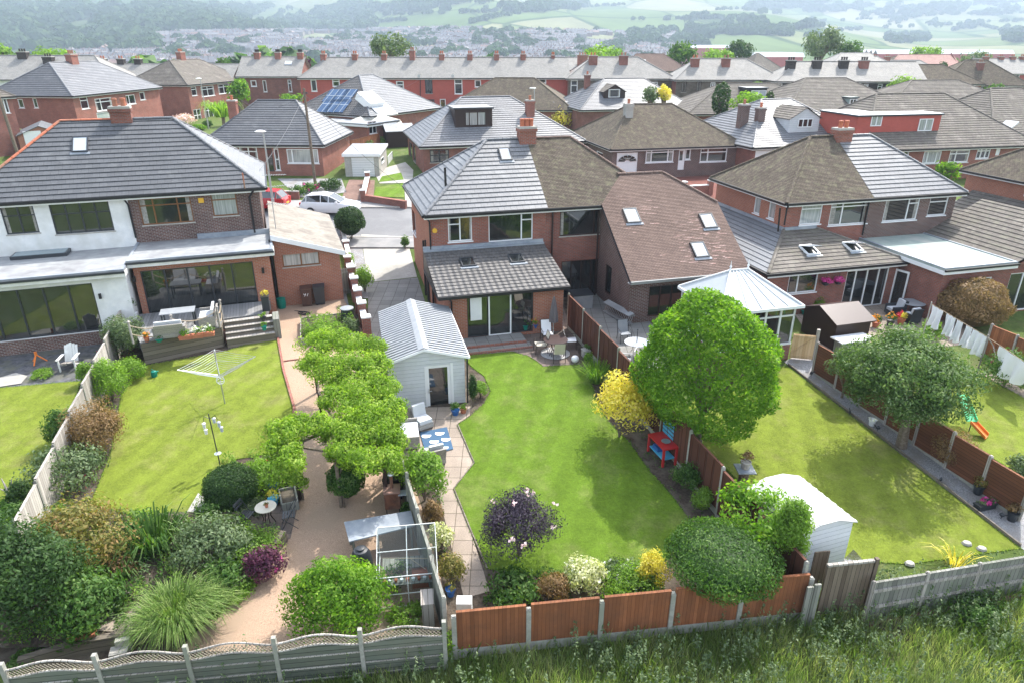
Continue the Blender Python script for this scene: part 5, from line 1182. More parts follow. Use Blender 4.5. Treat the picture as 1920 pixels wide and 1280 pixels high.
sheet('patio_paving', [(1490, 590), (1750, 560), (1850, 640), (1700, 660), (1600, 690), (1530, 650)], .016, MT['slab'])
sheet('garden_path', [(1838, 700), (1850, 696), (1930, 735), (1930, 752)], .024, MT['slab'])
sheet('patio_paving', [(1062, 540), (1150, 540), (1225, 610), (1300, 640), (1250, 700), (1180, 680), (1100, 590)], .016, MT['slab_grey'])
sheet('driveway', [(677, 440), (762, 445), (782, 520), (690, 530)], .016, MT['concrete'])
sheet('paved_yard', [(690, 531), (783, 521), (805, 590), (800, 640), (700, 640), (690, 590)], .016, MT['slab_grey'])
sheet('gravel_strip', [(640, 445), (676, 441), (690, 530), (700, 560), (660, 560)], .014, MT['gravel'])
sheet('side_path', [(600, 440), (632, 470), (660, 600), (636, 600)], .012, MT['pavement'])
def band(name, y0, y1, h, m, x0=-120, x1=120, s=0.):
    mb = MB(); n = 24
    for k in range(n):
        a, b = x0 + (x1 - x0) * k / n, x0 + (x1 - x0) * (k + 1) / n
        P = [V3(a, y0 + s * a, 0), V3(b, y0 + s * b, 0), V3(b, y1 + s * b, 0), V3(a, y1 + s * a, 0)]
        for p in P: p.z = Tz(p.y) + h
        mb.poly(P)
        mb.poly([P[0] - V3(0, 0, .12), P[1] - V3(0, 0, .12), P[1], P[0]]); mb.poly([P[2] - V3(0, 0, .12), P[3] - V3(0, 0, .12), P[3], P[2]])
    return mb.build(name, m, kind='structure')
band('road', 45.6, 52.4, .012, MT['asphalt']); band('pavement', 43.6, 45.5, .11, MT['pavement']); band('pavement', 52.5, 54.2, .11, MT['pavement'])
for y in (45.5, 52.4): band('kerb', y, y + .13, .13, MT['concrete'])
sheet('front_drive', [(640, 375), (700, 378), (703, 339), (655, 338)], .03, brickm('block_paving', (.3, .19, .15), (.24, .15, .12), (.12, .09, .08), .2, .1, .006))
sheet('front_lawn', [(706, 352), (758, 345), (758, 372), (700, 370)], .05, MT['lawn']); sheet('front_lawn', [(716, 332), (752, 325), (757, 338), (710, 343)], .05, MT['lawn']); sheet('front_path', [(700, 322), (760, 305), (775, 320), (772, 385), (760, 380), (758, 344), (712, 345)], .03, MT['concrete'])
sheet('front_garden', [(520, 336), (640, 336), (650, 362), (560, 372)], .03, MT['gravel']); sheet('front_garden', [(1060, 340), (1500, 320), (1500, 372), (1050, 380)], .03, brickm('red_block_paving', (.26, .09, .07), (.2, .08, .06), (.12, .09, .08), .2, .1, .006))
# deck edging and kerbs of the gardens
def kerbline(name, label, pts, w, h, m, cat='edging', base=0.):
    mb = MB()
    for a, b in zip(pts, pts[1:]):
        A, B = at(*a), at(*b); n = max(1, int((B - A).length / 1.2))
        for k in range(n):
            p, q = A.lerp(B, k / n), A.lerp(B, (k + 1) / n); p.z = Tz(p.y) + base; q.z = Tz(q.y) + base; d = (q - p); s = V3(-d.y, d.x, 0).normalized() * w
            mb.obox(p - s * .5 - V3(0, 0, .1), d * .985, s, V3(0, 0, h + .1))
    return mb.build(name, m, label=label, cat=cat)
kerbline('edging_board', 'dark low edging board between the right lawn and the gravel border', [(1478, 685), (1600, 781), (1760, 906), (1914, 1026)], .05, .12, MT['sleeper'])
kerbline('brick_edging', 'reddish brick edging between the left lawn and the resin path', [(520, 628), (532, 695), (552, 765), (551, 800)], .1, .1, MT['brick'])
kerbline('timber_edging', 'dark timber edging along the main lawn beside the slab path', [(858, 796), (889, 868), (851, 916), (885, 1000), (914, 1068)], .04, .06, MT['sleeper'])
kerbline('threshold_strip', 'dark threshold strip across the resin path above the pergola', [(532, 678), (562, 674)], .08, .06, MT['brick_dark'])

# ------------------------------------------------------------------ fences
def fence(name, label, A, B, n, h, pm, postm, board=.0, pw=.1, cap=True, posth=.05, tops=None, bow=0, under=0, cat='fence', thick=.04, gapw=0, endpost=True, capm=None):
    root = thing(name, label, cat, (A.x, A.y, Tz(A.y))); o = V3(A.x, A.y, Tz(A.y)); d = V3(B.x - A.x, B.y - A.y, 0); L = d.length; u = d / L; s = V3(-u.y, u.x, 0)
    for k in range(n + 1):
        if k == n and not endpost: break
        p = d * (k / n); z = Tz(A.y + p.y) - o.z; mb = MB(); tp = h + posth
        if tops: tp = tops[min(k, n - 1)] + posth
        mb.obox(p - u * pw / 2 - s * pw / 2 + V3(0, 0, z - .4 - under), u * pw, s * pw, V3(0, 0, tp + .4 + under)); mb.obox(p - u * pw * .32 - s * pw * .32 + V3(0, 0, z + tp), u * pw * .64, s * pw * .64, V3(0, 0, .03)); mb.build('post', MT[postm], root)
    for k in range(n):
        a, b = d * (k / n) + u * (pw / 2 + .004), d * ((k + 1) / n) - u * (pw / 2 + .004); za, zb = Tz(A.y + a.y) - o.z, Tz(A.y + b.y) - o.z; ht = tops[k] if tops else h
        zz = V3(0, 0, 1); q = b - a; zm = min(za, zb); ztp = (za + zb) / 2 + ht
        mb = MB(); mb.obox(a - s * thick / 2 + zz * (zm + board - under), q, s * thick, zz * (ztp - zm - board + under)); P_ = mb.build('panel', MT[pm], root)
        mb = MB()
        if cap: mb.obox(a - s * (thick / 2 + .02) + zz * ztp, q, s * (thick + .04), zz * .025)
        if pm == 'fence_dark':
            for f in (0, .25, .5, .75, 1): mb.obox(a + q * f * .98 - s * (thick / 2 + .02) + zz * (zm + board + .01), u * .035, s * (thick + .04), zz * (ztp - zm - board - .02))
        if cap: mb.build('capping', MT[capm or pm], P_)
        if board:
            mb = MB(); mb.obox(a - s * .025 + zz * (zm - .3), q, s * .05, zz * (board + .295)); mb.build('gravel_board', MT['conc_post'], root)
    return root
def T0(px, py, h): p = at(px, py, h); return V3(p.x, p.y, 0)
fA, fB = T0(850, 1145, 1.55), T0(1523, 1076, 1.55)
fence('panel_fence', 'red-brown close board fence in concrete posts along the foot of the main garden', fA, fB, 5, 1.5, 'fence_red', 'conc_post', .3, .12, tops=[1.5, 1.5, 1.49, 1.52, 1.56], posth=-.12, under=.0)
mA, mB = T0(1067, 553, 1.8), T0(1412, 912, 1.8); mB = V3(fB.x - .15, fB.y + .1, 0)
fence('panel_fence', 'dark brown fence with pale concrete posts between the main lawn and the right lawn', mA, mB, 9, 1.8, 'fence_dark', 'conc_post', .25, .09, posth=.06)
lA, lB = T0(745, 828, 1.6), T0(832, 1118, 1.6)
fence('slatted_fence', 'greyish slatted fence with square posts between the resin path and the slab path', lA, lB, 4, 1.5, 'fence_grey', 'conc_post', .15, .1, posth=.1)
fence('picket_fence', 'silvery boarded fence overgrown with flowers between the two left gardens', T0(228, 570, 1.7), T0(28, 985, 1.5), 8, 1.55, 'wood_silver', 'fence_grey', 0, .09, posth=.02)
rA, rB = T0(1535, 640, 1.5), T0(1935, 902, 1.5)
fence('panel_fence', 'brown horizontal lap fence with pale timber posts behind the gravel border', rA, rB, 7, 1.4, 'fence_mid', 'wood_silver', .15, .1, posth=.06)
fence('panel_fence', 'short red-brown fence under the flower boxes at the right edge', T0(1862, 606, 1.5), T0(1960, 650, 1.5), 2, 1.4, 'fence_red', 'wood_silver', 0, .1)
gA, gB = T0(1640, 1087, 1.4), T0(1935, 1036, 1.4)
fence('board_fence', 'silvered vertical board fence on a low brick footing at the lower right', gA, gB, 3, 1.3, 'fence_grey', 'wood_silver', .0, .09, thick=.03)
d = (gB - gA); u = d.normalized(); s = V3(-u.y, u.x, 0); mb = MB()
for z in (.45, 1.0): mb.obox(V3(gA.x, gA.y, Tz(gA.y) + z) - s * .06, d + V3(0, 0, Tz(gB.y) - Tz(gA.y)), s * .04, V3(0, 0, .09))
fr_ = [x for x in COL.objects if x.name.startswith('board_fence')][0]; mb.V = [v - fr_.location for v in mb.V]; mb.build('rail', MT['wood_silver'], fr_)
mb = MB(); mb.obox(V3(gA.x, gA.y, Tz(gA.y) - .6) - s * .22, d + V3(0, 0, .1), s * .1, V3(0, 0, .68)); mb.build('brick_footing', MT['blue_brick'], label='low weathered brick footing below the silvered board fence', cat='wall')
# gate and upright boards between the two near fences
g0, g1 = T0(1552, 1062, 1.7), T0(1640, 1052, 1.7); d = g1 - g0; u = d.normalized(); s = V3(-u.y, u.x, 0); z0 = Tz(g0.y)
GT = thing('garden_gate', 'tall weathered brown board gate right of the red-brown fence', 'gate', (g0.x, g0.y, z0)); mb = MB(); mb.obox((0, 0, .05), d, s * .04, V3(0, 0, 1.65)); mb.build('board_panel', MT['wood_old'], GT)
mb = MB(); mb.obox(-s * .02 + V3(0, 0, 1.7), d, s * .09, V3(0, 0, .06)); mb.build('top_rail', MT['wood_silver'], GT); mb = MB(); mb.obox(d + u * .02 - s * .03, u * .1, s * .1, V3(0, 0, 1.8)); mb.build('post', MT['wood_old'], GT)
p0 = T0(1512, 1110, 1.2); ST_ = thing('timber_boards', 'pair of grey upright boards between the red-brown fence and the tall gate', 'boards', (p0.x, p0.y, Tz(p0.y)))
for k in range(2): mb = MB(); mb.obox(u * (.02 + k * .2), u * .17, s * .06, V3(0, 0, 1.35 + .06 * k)); mb.build('board', MT['fence_grey'], ST_)
p0 = T0(1530, 1030, 1.3); mb = MB(); mb.obox(V3(p0.x, p0.y, Tz(p0.y)), u * .45, s * .04, V3(0, 0, 1.2)); mb.build('loose_board', MT['wood_old'], label='loose brown board leaning beside the white shed', cat='board')
# wavy trellis-topped fence
def trellis(A, B, n):
    root = thing('trellis_fence', 'grey-green fence with wavy lattice top along the lower left edge', 'fence', (A.x, A.y, Tz(A.y))); d = V3(B.x - A.x, B.y - A.y, 0); u = d.normalized(); s = V3(-u.y, u.x, 0); z0 = Tz(A.y); L = d.length / n
    for k in range(n + 1):
        p = u * (L * k); z = Tz(A.y + p.y) - z0; mb = MB(); mb.obox(p - u * .05 - s * .05 + V3(0, 0, z - .4), u * .1, s * .1, V3(0, 0, 1.95)); mb.build('post', MT['conc_post'], root)
    for k in range(n):
        p = u * (L * k + .055); w = L - .11; z = Tz(A.y + p.y) - z0
        N = 22; top = lambda t: 1.33 + .17 * math.sin(math.pi * t) ** 1.5; bot = lambda t: top(t) - .24 - .06 * math.sin(math.pi * t)
        mb = MB()
        for i in range(N):
            t0, t1 = i / N, (i + 1) / N
            q = [p + u * (w * t0) + V3(0, 0, z - .2), p + u * (w * t1) + V3(0, 0, z - .2), p + u * (w * t1) + V3(0, 0, z + bot(t1)), p + u * (w * t0) + V3(0, 0, z + bot(t0))]
            for sg in (-.015, .015): mb.poly([v + s * sg for v in (q if sg < 0 else q[::-1])])
        P_ = mb.build('panel', MT['fence_green'], root); mb = MB()
        for f in (bot, top): mb.tube([p + u * (w * i / N) + V3(0, 0, z + f(i / N)) for i in range(N + 1)], .026, 5)
        for i in range(3): zz = .1 + i * .37; mb.obox(p - s * .035 + V3(0, 0, z + zz), u * w, s * .02, V3(0, 0, .03))
        mb.build('rail', MT['wood_silver'], P_); mb = MB(); st = .09
        m_ = int(w / st)
        for i in range(-3, m_ + 3):
            for sg in (1, -1):
                x0 = i * st; pts = []
                for j in range(8):
                    x = x0 + sg * j * .05; zz = j * .05
                    t = min(1, max(0, x / w)); b_, t_ = bot(t), top(t)
                    if 0 <= x <= w and b_ - .3 + zz >= b_ - .001 and b_ - .3 + zz <= t_: pts.append(None)
                # lattice lath clipped to the panel
                xs0, xs1 = (x0, x0 + sg * .34)
                seg = []
                for j in range(18):
                    x = x0 + sg * .02 * j; t = x / w
                    if 0 <= t <= 1:
                        zz = 1.04 + .022 * j + .0
                        if bot(t) < zz < top(t): seg.append(p + u * x + V3(0, 0, z + zz) + s * (.008 * sg))
                if len(seg) > 1: mb.tube([seg[0], seg[-1]], .0095, 4, cap=False)
        mb.build('lattice', MT['lattice'], P_)
trellis(T0(2, 1246, 1.5), T0(832, 1166, 1.5), 5)

# ------------------------------------------------------------------ plants sized from their outline in the photograph
def fitY(x0, y0, x1, y1, Y, gz=None):
    cy = (y0 + y1) / 2; cx = (x0 + x1) / 2; a = math.radians(PITCH) + math.atan((cy - 640) / FOC); z = H - Y * math.tan(a)
    dep = Y * math.cos(math.radians(PITCH)) + (H - z) * math.sin(math.radians(PITCH)); rx = (x1 - x0) / 2 / FOC * dep; hh = (y1 - y0) / 2 / FOC * dep * math.cos(math.atan((cy - 640) / FOC)) ** 1
    rz = math.sqrt(max(hh * hh - (rx * math.sin(a)) ** 2, (rx * .4 * math.cos(a)) ** 2)) / math.cos(a); X = (cx - 960) / FOC * dep
    return X, z, rx, rz
def fit(x0, y0, x1, y1, sit=.85):
    lo, hi = 6., 110.
    for _ in range(40):
        m = (lo + hi) / 2; X, z, rx, rz = fitY(x0, y0, x1, y1, m)
        if z - Tz(m) > rz * sit: lo = m
        else: hi = m
    X, z, rx, rz = fitY(x0, y0, x1, y1, lo); return V3(X, lo, Tz(lo)), (rx, rx, rz), z - Tz(lo)
SEED = [100]
def shr(label, box, mat, size=.06, cat='shrub', name='shrub', dens=1.2, sit=.85, Y=None, **k):
    if Y: X, z, rx, rz = fitY(*box, Y); b, r, l = V3(X, Y, Tz(Y)), (rx, rx, rz), z - Tz(Y)
    else: b, r, l = fit(*box, sit=sit)
    SEED[0] += 1; a = (r[0] + r[2]) / 2
    n = int(min(26000, max(250, dens * 12.6 * a * a / (size * size * .75)))); 
    return shrub(name, label, cat, b, r, n, size, mat, SEED[0], lift=l, **k)
def trp(label, box, Y, mat, size=.15, dens=1.1, base=None, name='tree', cat='tree', **k):
    X, z, rx, rz = fitY(*box, Y); g = Tz(Y) if Y < 150 else Gz(X, Y); SEED[0] += 1; a = (rx + rz) / 2
    n = int(min(32000, dens * 12.6 * a * a / (size * size * .7))); th = max(.3, z - rz * .8 - g); bx = X if base is None else base
    return tree(name, label, (bx, Y, g), th, (rx, rx, rz), n, size, mat, SEED[0], lean=(X - bx, 0), cat=cat, lift=z - g - th - rz * .8, **k)
trp('large round clipped bright green tree between the main lawn and the right lawn', (1196, 545, 1460, 812), 21.9, 'lf_bright', .078, 1.9, clipped=True, low=-.95, rough=.06, tr=.13, aspect=.42, spread=1.9, cone=.42)
trp('spreading tree with a thick trunk on the gravel border, throwing shade on the right lawn', (1578, 610, 1838, 798), 21.6, 'lf_apple', .065, 1.7, base=14.39, k=80, cr=.3, tr=.17, branches=14)
trp('small pale leaved tree on the gravel beside the brown shed', (1545, 650, 1632, 745), 25.0, 'lf_grey', .07, .9, k=16, tr=.05)
shr('golden yellow acer in the bed by the dark fence', (1108, 703, 1222, 822), 'lf_yellow', .07, sit=1.1, dens=1.0, k=22)
shr('dark purple elder with pink flower heads at the foot of the main lawn', (900, 915, 1046, 1068), 'lf_purple', .05, flowers=('lf_pink', 9, .055), k=34, cr=.42, aspect=.3)
shr('wide dark green clipped dome bush behind the red-brown fence', (1250, 980, 1462, 1108), 'lf_mid', .045, clipped=True, rough=.03, dens=1.5, Y=14.35, low=-.95)
shr('light green laurel behind the clipped dome bush', (1338, 908, 1500, 1015), 'lf_bright', .075, k=26, Y=15.9)
shr('golden green upright conifer right of the clipped dome bush', (1446, 925, 1518, 1080), 'lf_lime', .045, k=40, cr=.36, Y=14.9)
shr('small round green shrub below the red play kitchen', (1262, 866, 1320, 925), 'lf_mid', .05); shr('small lime green shrub near the concrete fence post', (1298, 912, 1340, 958), 'lf_lime', .045)
shr('glossy dark hydrangea in the bottom left corner of the main garden', (912, 1062, 1016, 1138), 'lf_mid', .075); shr('bronze brown shrub behind the red-brown fence', (1004, 1068, 1072, 1134), 'lf_brown', .04)
shr('cream variegated flowering shrub behind the red-brown fence', (1055, 1042, 1135, 1122), 'lf_cream', .05, flowers=('lf_white', 16, .035)); shr('pale green feathery shrub behind the red-brown fence', (1128, 1072, 1245, 1126), 'lf_lime', .045)
shr('golden and pink tipped shrub left of the clipped dome bush', (1198, 1032, 1255, 1112), 'lf_yellow', .045)
shr('clump of white daisies beside the main lawn', (1130, 1050, 1206, 1092), 'lf_grey', .035, flowers=('lf_white', 26, .03), cat='flowers', name='daisies')
shr('glossy laurel overhanging the slab path beside the slatted fence', (752, 835, 836, 945), 'lf_lime', .07, k=18, sit=1.); shr('cream variegated shrub left of the slab path', (804, 978, 848, 1042), 'lf_cream', .05); shr('orange and green shrub at the lower end of the slab path', (818, 1038, 872, 1098), 'lf_rust', .045)
shr('small dark shrub below the glossy laurel', (792, 935, 832, 985), 'lf_brown', .04)
shr('narrow dark conifer against the white garden room', (880, 700, 893, 762), 'lf_dark', .04, sit=1.); shr('low alpine planting in the curved bed beside the garden room', (888, 715, 915, 748), 'lf_lime', .04)
shr('pale variegated shrub beside the spiky grass', (1128, 698, 1156, 724), 'lf_cream', .04)
b = at(1118, 715); blades('spiky_plant', b, 420, .75, .75, 'lf_bright', 5, .012, label='spiky green grass clump beside the small patio pot', cat='plant')
# left garden
shr('dark green shrub mass in the lower left corner', (-60, 955, 150, 1215), 'lf_dark', .062, k=60, cr=.4, cat='bush'); shr('tall red-tipped photinia by the silvery fence', (62, 925, 250, 1095), 'lf_rust', .065, k=50, cr=.42)
shr('dense dark shrub between the photinia and the timber wall', (85, 1060, 222, 1205), 'lf_mid', .07, k=22); shr('bluish green leafy shrub mass right of the sword-leaved irises', (322, 955, 478, 1085), 'lf_grey', .06, k=44, cr=.4)
shr('bright green perennial clump above the purple heuchera', (405, 985, 520, 1075), 'lf_lime', .05, k=20); shr('dark purple heuchera overhanging the resin path', (458, 1018, 532, 1092), 'lf_plum', .055, flowers=('lf_magenta', 5, .05))
shr('low green shrub behind the ornamental grass', (380, 1045, 462, 1125), 'lf_mid', .055)
b = at(335, 1175, .3); blades('ornamental_grass', b, 2600, .8, .95, 'lf_blade', 7, .011, droop=.9, label='large arching ornamental grass above the curved timber wall', cat='grass clump')
b = at(298, 1040); blades('iris_clump', b, 260, 1.1, 1.0, 'lf_mid', 9, .03, droop=.8, label='broad sword-leaved iris clump above the ornamental grass', cat='plant'); b = at(235, 1095); blades('iris_clump', b, 120, .8, .6, 'lf_mid', 10, .025, droop=.8, label='small sword-leaved clump beside the short timber posts', cat='plant')
b = at(455, 905); blades('sword_plant', b, 90, .7, .3, 'lf_bright', 12, .02, label='lime green sword-leaved plant right of the dark round bush', cat='plant')
shr('dark round clipped bush beside the little bistro table', (384, 868, 482, 958), 'lf_dark', .035, clipped=True, dens=1.6, rough=.04); shr('small leafy plants at the foot of the dark round bush', (370, 925, 436, 982), 'lf_mid', .05)
shr('mixed yellow-green perennials in the bed at the lawn corner', (455, 852, 560, 925), 'lf_lime', .05, flowers=('lf_red', 3, .05), k=24); shr('pale perennials beside the bistro table', (440, 930, 500, 972), 'lf_grey', .04)
shr('tall cone of bright green leaves at the bottom of the resin path', (528, 1020, 738, 1216), 'lf_bright', .055, k=60, cr=.36, sit=.95, dens=1.7, cone=.75)
shr('grey-green climber on the silvery fence by the deck', (194, 588, 268, 678), 'lf_grey', .06, k=18); shr('yellowish low shrub below the deck corner', (216, 668, 274, 716), 'lf_lime', .045); shr('light green young shrub against the silvery fence', (172, 672, 236, 758), 'lf_lime', .05, flowers=('lf_red', 3, .05))
shr('brownish green shrub leaning over the silvery fence', (130, 752, 220, 858), 'lf_brown', .05, k=26); shr('leafy hydrangea at the silvery fence', (62, 828, 196, 930), 'lf_grey', .07, k=26); shr('green shrub outside the silvery fence in the far left garden', (86, 768, 140, 838), 'lf_mid', .055); shr('dark creeper at the left end of the silvery fence', (18, 900, 58, 968), 'lf_dark', .05)
shr('flowering plants behind the deck corner by the fence', (228, 562, 262, 602), 'lf_yellow', .05); shr('weeds on the slate patio edge', (60, 690, 100, 712), 'lf_lime', .04, cat='plant'); shr('leafy plant tuft between adirondack chair and fence', (146, 680, 176, 724), 'lf_lime', .05)
shr('dense green bush round the pergola foot', (614, 860, 682, 940), 'lf_mid', .06, clipped=True, rough=.05, sit=1.0); shr('low scrub in front of the greenhouse', (722, 1130, 800, 1180), 'lf_lime', .045)
shr('tomato plants in the raised bed above the pergola', (566, 605, 640, 640), 'lf_lime', .05, k=20); shr('leafy vegetables beside the compost bin', (640, 596, 675, 632), 'lf_grey', .05)
# right side
shr('brown tinged domed hedge tree on the right beside the washing line', (1762, 520, 1886, 622), 'lf_brown', .07, clipped=True, rough=.05); shr('bare brown climber sprawling over the lap fence', (1740, 800, 1830, 880), 'lf_brown', .03, dens=.35, k=14)
shr('silvery green shrub in the far right garden', (1886, 850, 1940, 905), 'lf_grey', .05); shr('green plants behind the washing', (1730, 600, 1765, 640), 'lf_lime', .06); shr('flower border beside the far right path', (1850, 660, 1935, 735), 'lf_mid', .06, flowers=('lf_magenta', 6, .06), k=24)
shr('small round purple acer by the white french doors', (1498, 555, 1525, 582), 'lf_plum', .06); shr('small bright conifer beside the purple acer', (1522, 556, 1545, 588), 'lf_bright', .05)
shr('large round dark bush by the road on the driveway corner', (628, 388, 684, 447), 'lf_dark', .08, clipped=True, rough=.03, sit=1.2); shr('yellow-green shrub beside the brick pillared wall', (664, 500, 702, 552), 'lf_lime', .07, k=16); shr('lime green shrub on the gravel strip', (648, 474, 664, 506), 'lf_lime', .06); shr('small green hedge plant at the driveway foot', (752, 440, 766, 470), 'lf_mid', .06)
shr('round green shrub in front of the white bay window', (540, 348, 572, 372), 'lf_mid', .1); shr('pink flowering shrub in the front garden by the white car', (566, 342, 600, 362), 'lf_mid', .09, flowers=('lf_magenta', 10, .1)); shr('dark front garden shrub beside the telegraph pole', (596, 335, 640, 360), 'lf_dark', .09)
shr('lime green shrub in front of the white garage door bungalow', (1206, 292, 1272, 328), 'lf_lime', .12); shr('rounded yellow shrub in a front garden', (1030, 205, 1075, 245), 'lf_yellow', .16); shr('long green garden hedge behind the striped roof', (1010, 208, 1048, 240), 'lf_mid', .16)
shr('yellow-green shrub in front of the red-clad bungalow', (1752, 288, 1790, 330), 'lf_bright', .13); shr('small lime hedge by the upright semis', (358, 234, 386, 246), 'lf_bright', .14, clipped=True); shr('round clipped bush by the arched door', (380, 226, 398, 240), 'lf_mid', .14, clipped=True)
shr('garden shrubs beside the small distant conservatory', (694, 244, 730, 262), 'lf_lime', .14); shr('yellow shrub below the long terrace', (795, 200, 830, 216), 'lf_yellow', .2); shr('pale flowering bush at the left edge by the telegraph pole', (-5, 246, 58, 276), 'lf_cream', .14)
shr('pink blossom shrub in the garden beside the upright semis', (320, 218, 366, 234), 'lf_pink', .16); shr('lime shrub beside the solar panel bungalow', (528, 180, 572, 192), 'lf_bright', .2)
def bg(label, box, Y, mat, size, **k): return trp(label, box, Y, mat, size, **{**dict(group='trees among the far houses', tr=.3, k=44, cr=.4), **k})
bg('big pale green tree behind the long brick terrace', (692, 62, 772, 116), 150, 'lf_grey', .42); bg('green tree right of the terrace chimneys', (1090, 86, 1165, 128), 160, 'lf_lime', .45); bg('round dark tree behind the stone semi with two chimneys', (1246, 78, 1310, 128), 160, 'lf_mid', .45)
bg('light green tree behind the stone semi', (1316, 90, 1375, 128), 165, 'lf_lime', .45); bg('dark green tree behind the light green one', (1358, 74, 1412, 122), 190, 'lf_dark', .5); bg('tall pale green tree, the tallest on the right', (1506, 50, 1578, 122), 190, 'lf_grey', .5); bg('round green tree attached right of the tallest tree', (1568, 76, 1618, 120), 190, 'lf_mid', .5)
bg('yellow-green tree right of the black stone row', (1662, 145, 1738, 196), 100, 'lf_lime', .28); bg('dark pointed conifer in front of the brown gable', (1744, 115, 1775, 156), 125, 'lf_dark', .3, k=22); bg('green tree above the bungalow roofs on the right', (1794, 196, 1876, 244), 84, 'lf_mid', .24)
bg('dark upright columnar conifer among the brown roofs', (1336, 156, 1369, 216), 84, 'lf_dark', .18, clipped=True, low=-.95); bg('small dark columnar conifer beside the glazed dormer', (1436, 172, 1450, 196), 88, 'lf_dark', .18, clipped=True, low=-.95); bg('pale green garden tree right of the columnar conifer', (1368, 172, 1436, 215), 80, 'lf_lime', .22)
bg('golden conifer behind the plain brown roof', (1232, 158, 1260, 196), 82, 'lf_yellow', .2); bg('blue-green conifer left of the golden conifer', (1204, 162, 1236, 196), 82, 'lf_grey', .2); bg('green tree behind the left semis chimney', (62, 92, 136, 128), 140, 'lf_lime', .4); bg('tree crown at the far left edge', (-25, 82, 22, 116), 140, 'lf_lime', .4); bg('dark tree tops left of the short terrace', (405, 106, 442, 160), 135, 'lf_mid', .4)
bg('pale green tree right of the mill', (1800, 98, 1860, 126), 180, 'lf_grey', .45); bg('tree tops in front of the mill', (1708, 90, 1765, 110), 230, 'lf_lime', .6); bg('lime green tree by the lamp post of the short terrace', (428, 148, 470, 200), 100, 'lf_bright', .25); bg('low tree at the left of the brown pyramid roof', (1392, 118, 1418, 142), 140, 'lf_lime', .35)
bg('purple-brown tree between the two terraces', (560, 104, 582, 130), 140, 'lf_plum', .35); bg('yellow-green weeping tree in front of the white windows', (1755, 300, 1800, 345), 58, 'lf_bright', .15); bg('dark green trees behind the small brown house', (1380, 80, 1412, 110), 230, 'lf_dark', .55)
for i, (x0, y0, x1, y1, Y) in enumerate(((470, 100, 540, 116, 240), (880, 104, 940, 120, 260), (950, 100, 1040, 118, 280), (1160, 100, 1250, 118, 300), (240, 104, 330, 130, 260), (20, 100, 60, 118, 260), (1620, 104, 1660, 118, 300), (1850, 84, 1930, 108, 320), (1425, 92, 1500, 106, 420))):
    blob_mesh('valley_trees', [(fitY(x0, y0, x1, y1, Y)[0] + R_.normal() * (x1 - x0) * Y / FOC * .3, Y + R_.normal() * 14, Gz(0, Y) + R_.random() * 3, 4.5, 13 + 5 * R_.random()) for _ in range(9)], 'lf_mid', seed=40 + i, leafy=70)
# palm by the second semi
b = V3(*fitY(395, 178, 430, 215, 84)[:1], 84, Tz(84)); PT = thing('palm_tree', 'spiky palm with a brown trunk in front of the second left semi', 'palm', b); mb = MB(); mb.tube([(0, 0, -.2), (.1, 0, 1.5), (.1, 0, 3)], [.3, .22, .2], 8); mb.build('trunk', MT['bark'], PT); c_ = blades('crown', (0, 0, 0), 150, 1.6, 2.4, 'lf_lime', 31, .07, droop=1.6, parent=PT); c_.location = (0.1, 0, 2.7)
# meadow outside the fences
def meadow(name, n, x0, x1, y0, y1, h, w, mat, seed, dens=None, bend=.35):
    R = np.random.default_rng(seed); X = R.random(n) * (x1 - x0) + x0; Y = R.random(n) * (y1 - y0) + y0
    if dens is not None: k = R.random(n) < dens(X, Y); X, Y = X[k], Y[k]; n = len(X)
    lim = 12.35 + (X + 9.5) * .142 - .1; k = Y < lim; X, Y = X[k], Y[k]; n = len(X)
    Z = np.interp(Y, [a for a, _ in TZ], [b for _, b in TZ]); hh = h * (.55 + .7 * R.random(n)); a = R.random(n) * 6.283; bd = hh * bend * (.3 + R.random(n)); a2 = R.random(n) * 6.283
    dx, dy = np.cos(a) * w, np.sin(a) * w; V = np.empty((n, 5, 3), 'f')
    V[:, 0] = np.stack([X - dx, Y - dy, Z], 1); V[:, 1] = np.stack([X + dx, Y + dy, Z], 1); mx, my = X + np.cos(a2) * bd * .35, Y + np.sin(a2) * bd * .35
    V[:, 2] = np.stack([mx + dx * .8, my + dy * .8, Z + hh * .6], 1); V[:, 4] = np.stack([mx - dx * .8, my - dy * .8, Z + hh * .6], 1); V[:, 3] = np.stack([X + np.cos(a2) * bd, Y + np.sin(a2) * bd, Z + hh], 1)
    me = bpy.data.meshes.new(name); me.vertices.add(n * 5); me.vertices.foreach_set('co', V.ravel()); me.loops.add(n * 5); me.loops.foreach_set('vertex_index', np.arange(n * 5, dtype='i')); me.polygons.add(n); me.polygons.foreach_set('loop_start', np.arange(0, n * 5, 5, dtype='i'))
    try: me.polygons.foreach_set('loop_total', np.full(n, 5, dtype='i'))
    except Exception: pass
    a_ = me.attributes.new('tint', 'FLOAT', 'FACE'); a_.data.foreach_set('value', np.clip(.5 + .35 * np.sin(X * 1.7 + Y * 2.1) + R.normal(size=n) * .22, 0, 1).astype('f')); me.materials.append(MT[mat]); me.update(calc_edges=True)
    o = bpy.data.objects.new(name, me); COL.objects.link(o); tag(o, kind='stuff'); return o
dn = lambda f: (lambda X, Y: np.clip(.5 + .9 * np.sin(X * f + 1) * np.sin(Y * f * 1.9 + X * .6), .05, 1))
meadow('meadow_grass', 60000, -12, 18, 9.5, 16.5, .34, .006, 'lf_meadow', 1); meadow('meadow_grass', 30000, -12, 18, 9.5, 16.5, .45, .009, 'lf_blade', 2, dn(.9), .5)
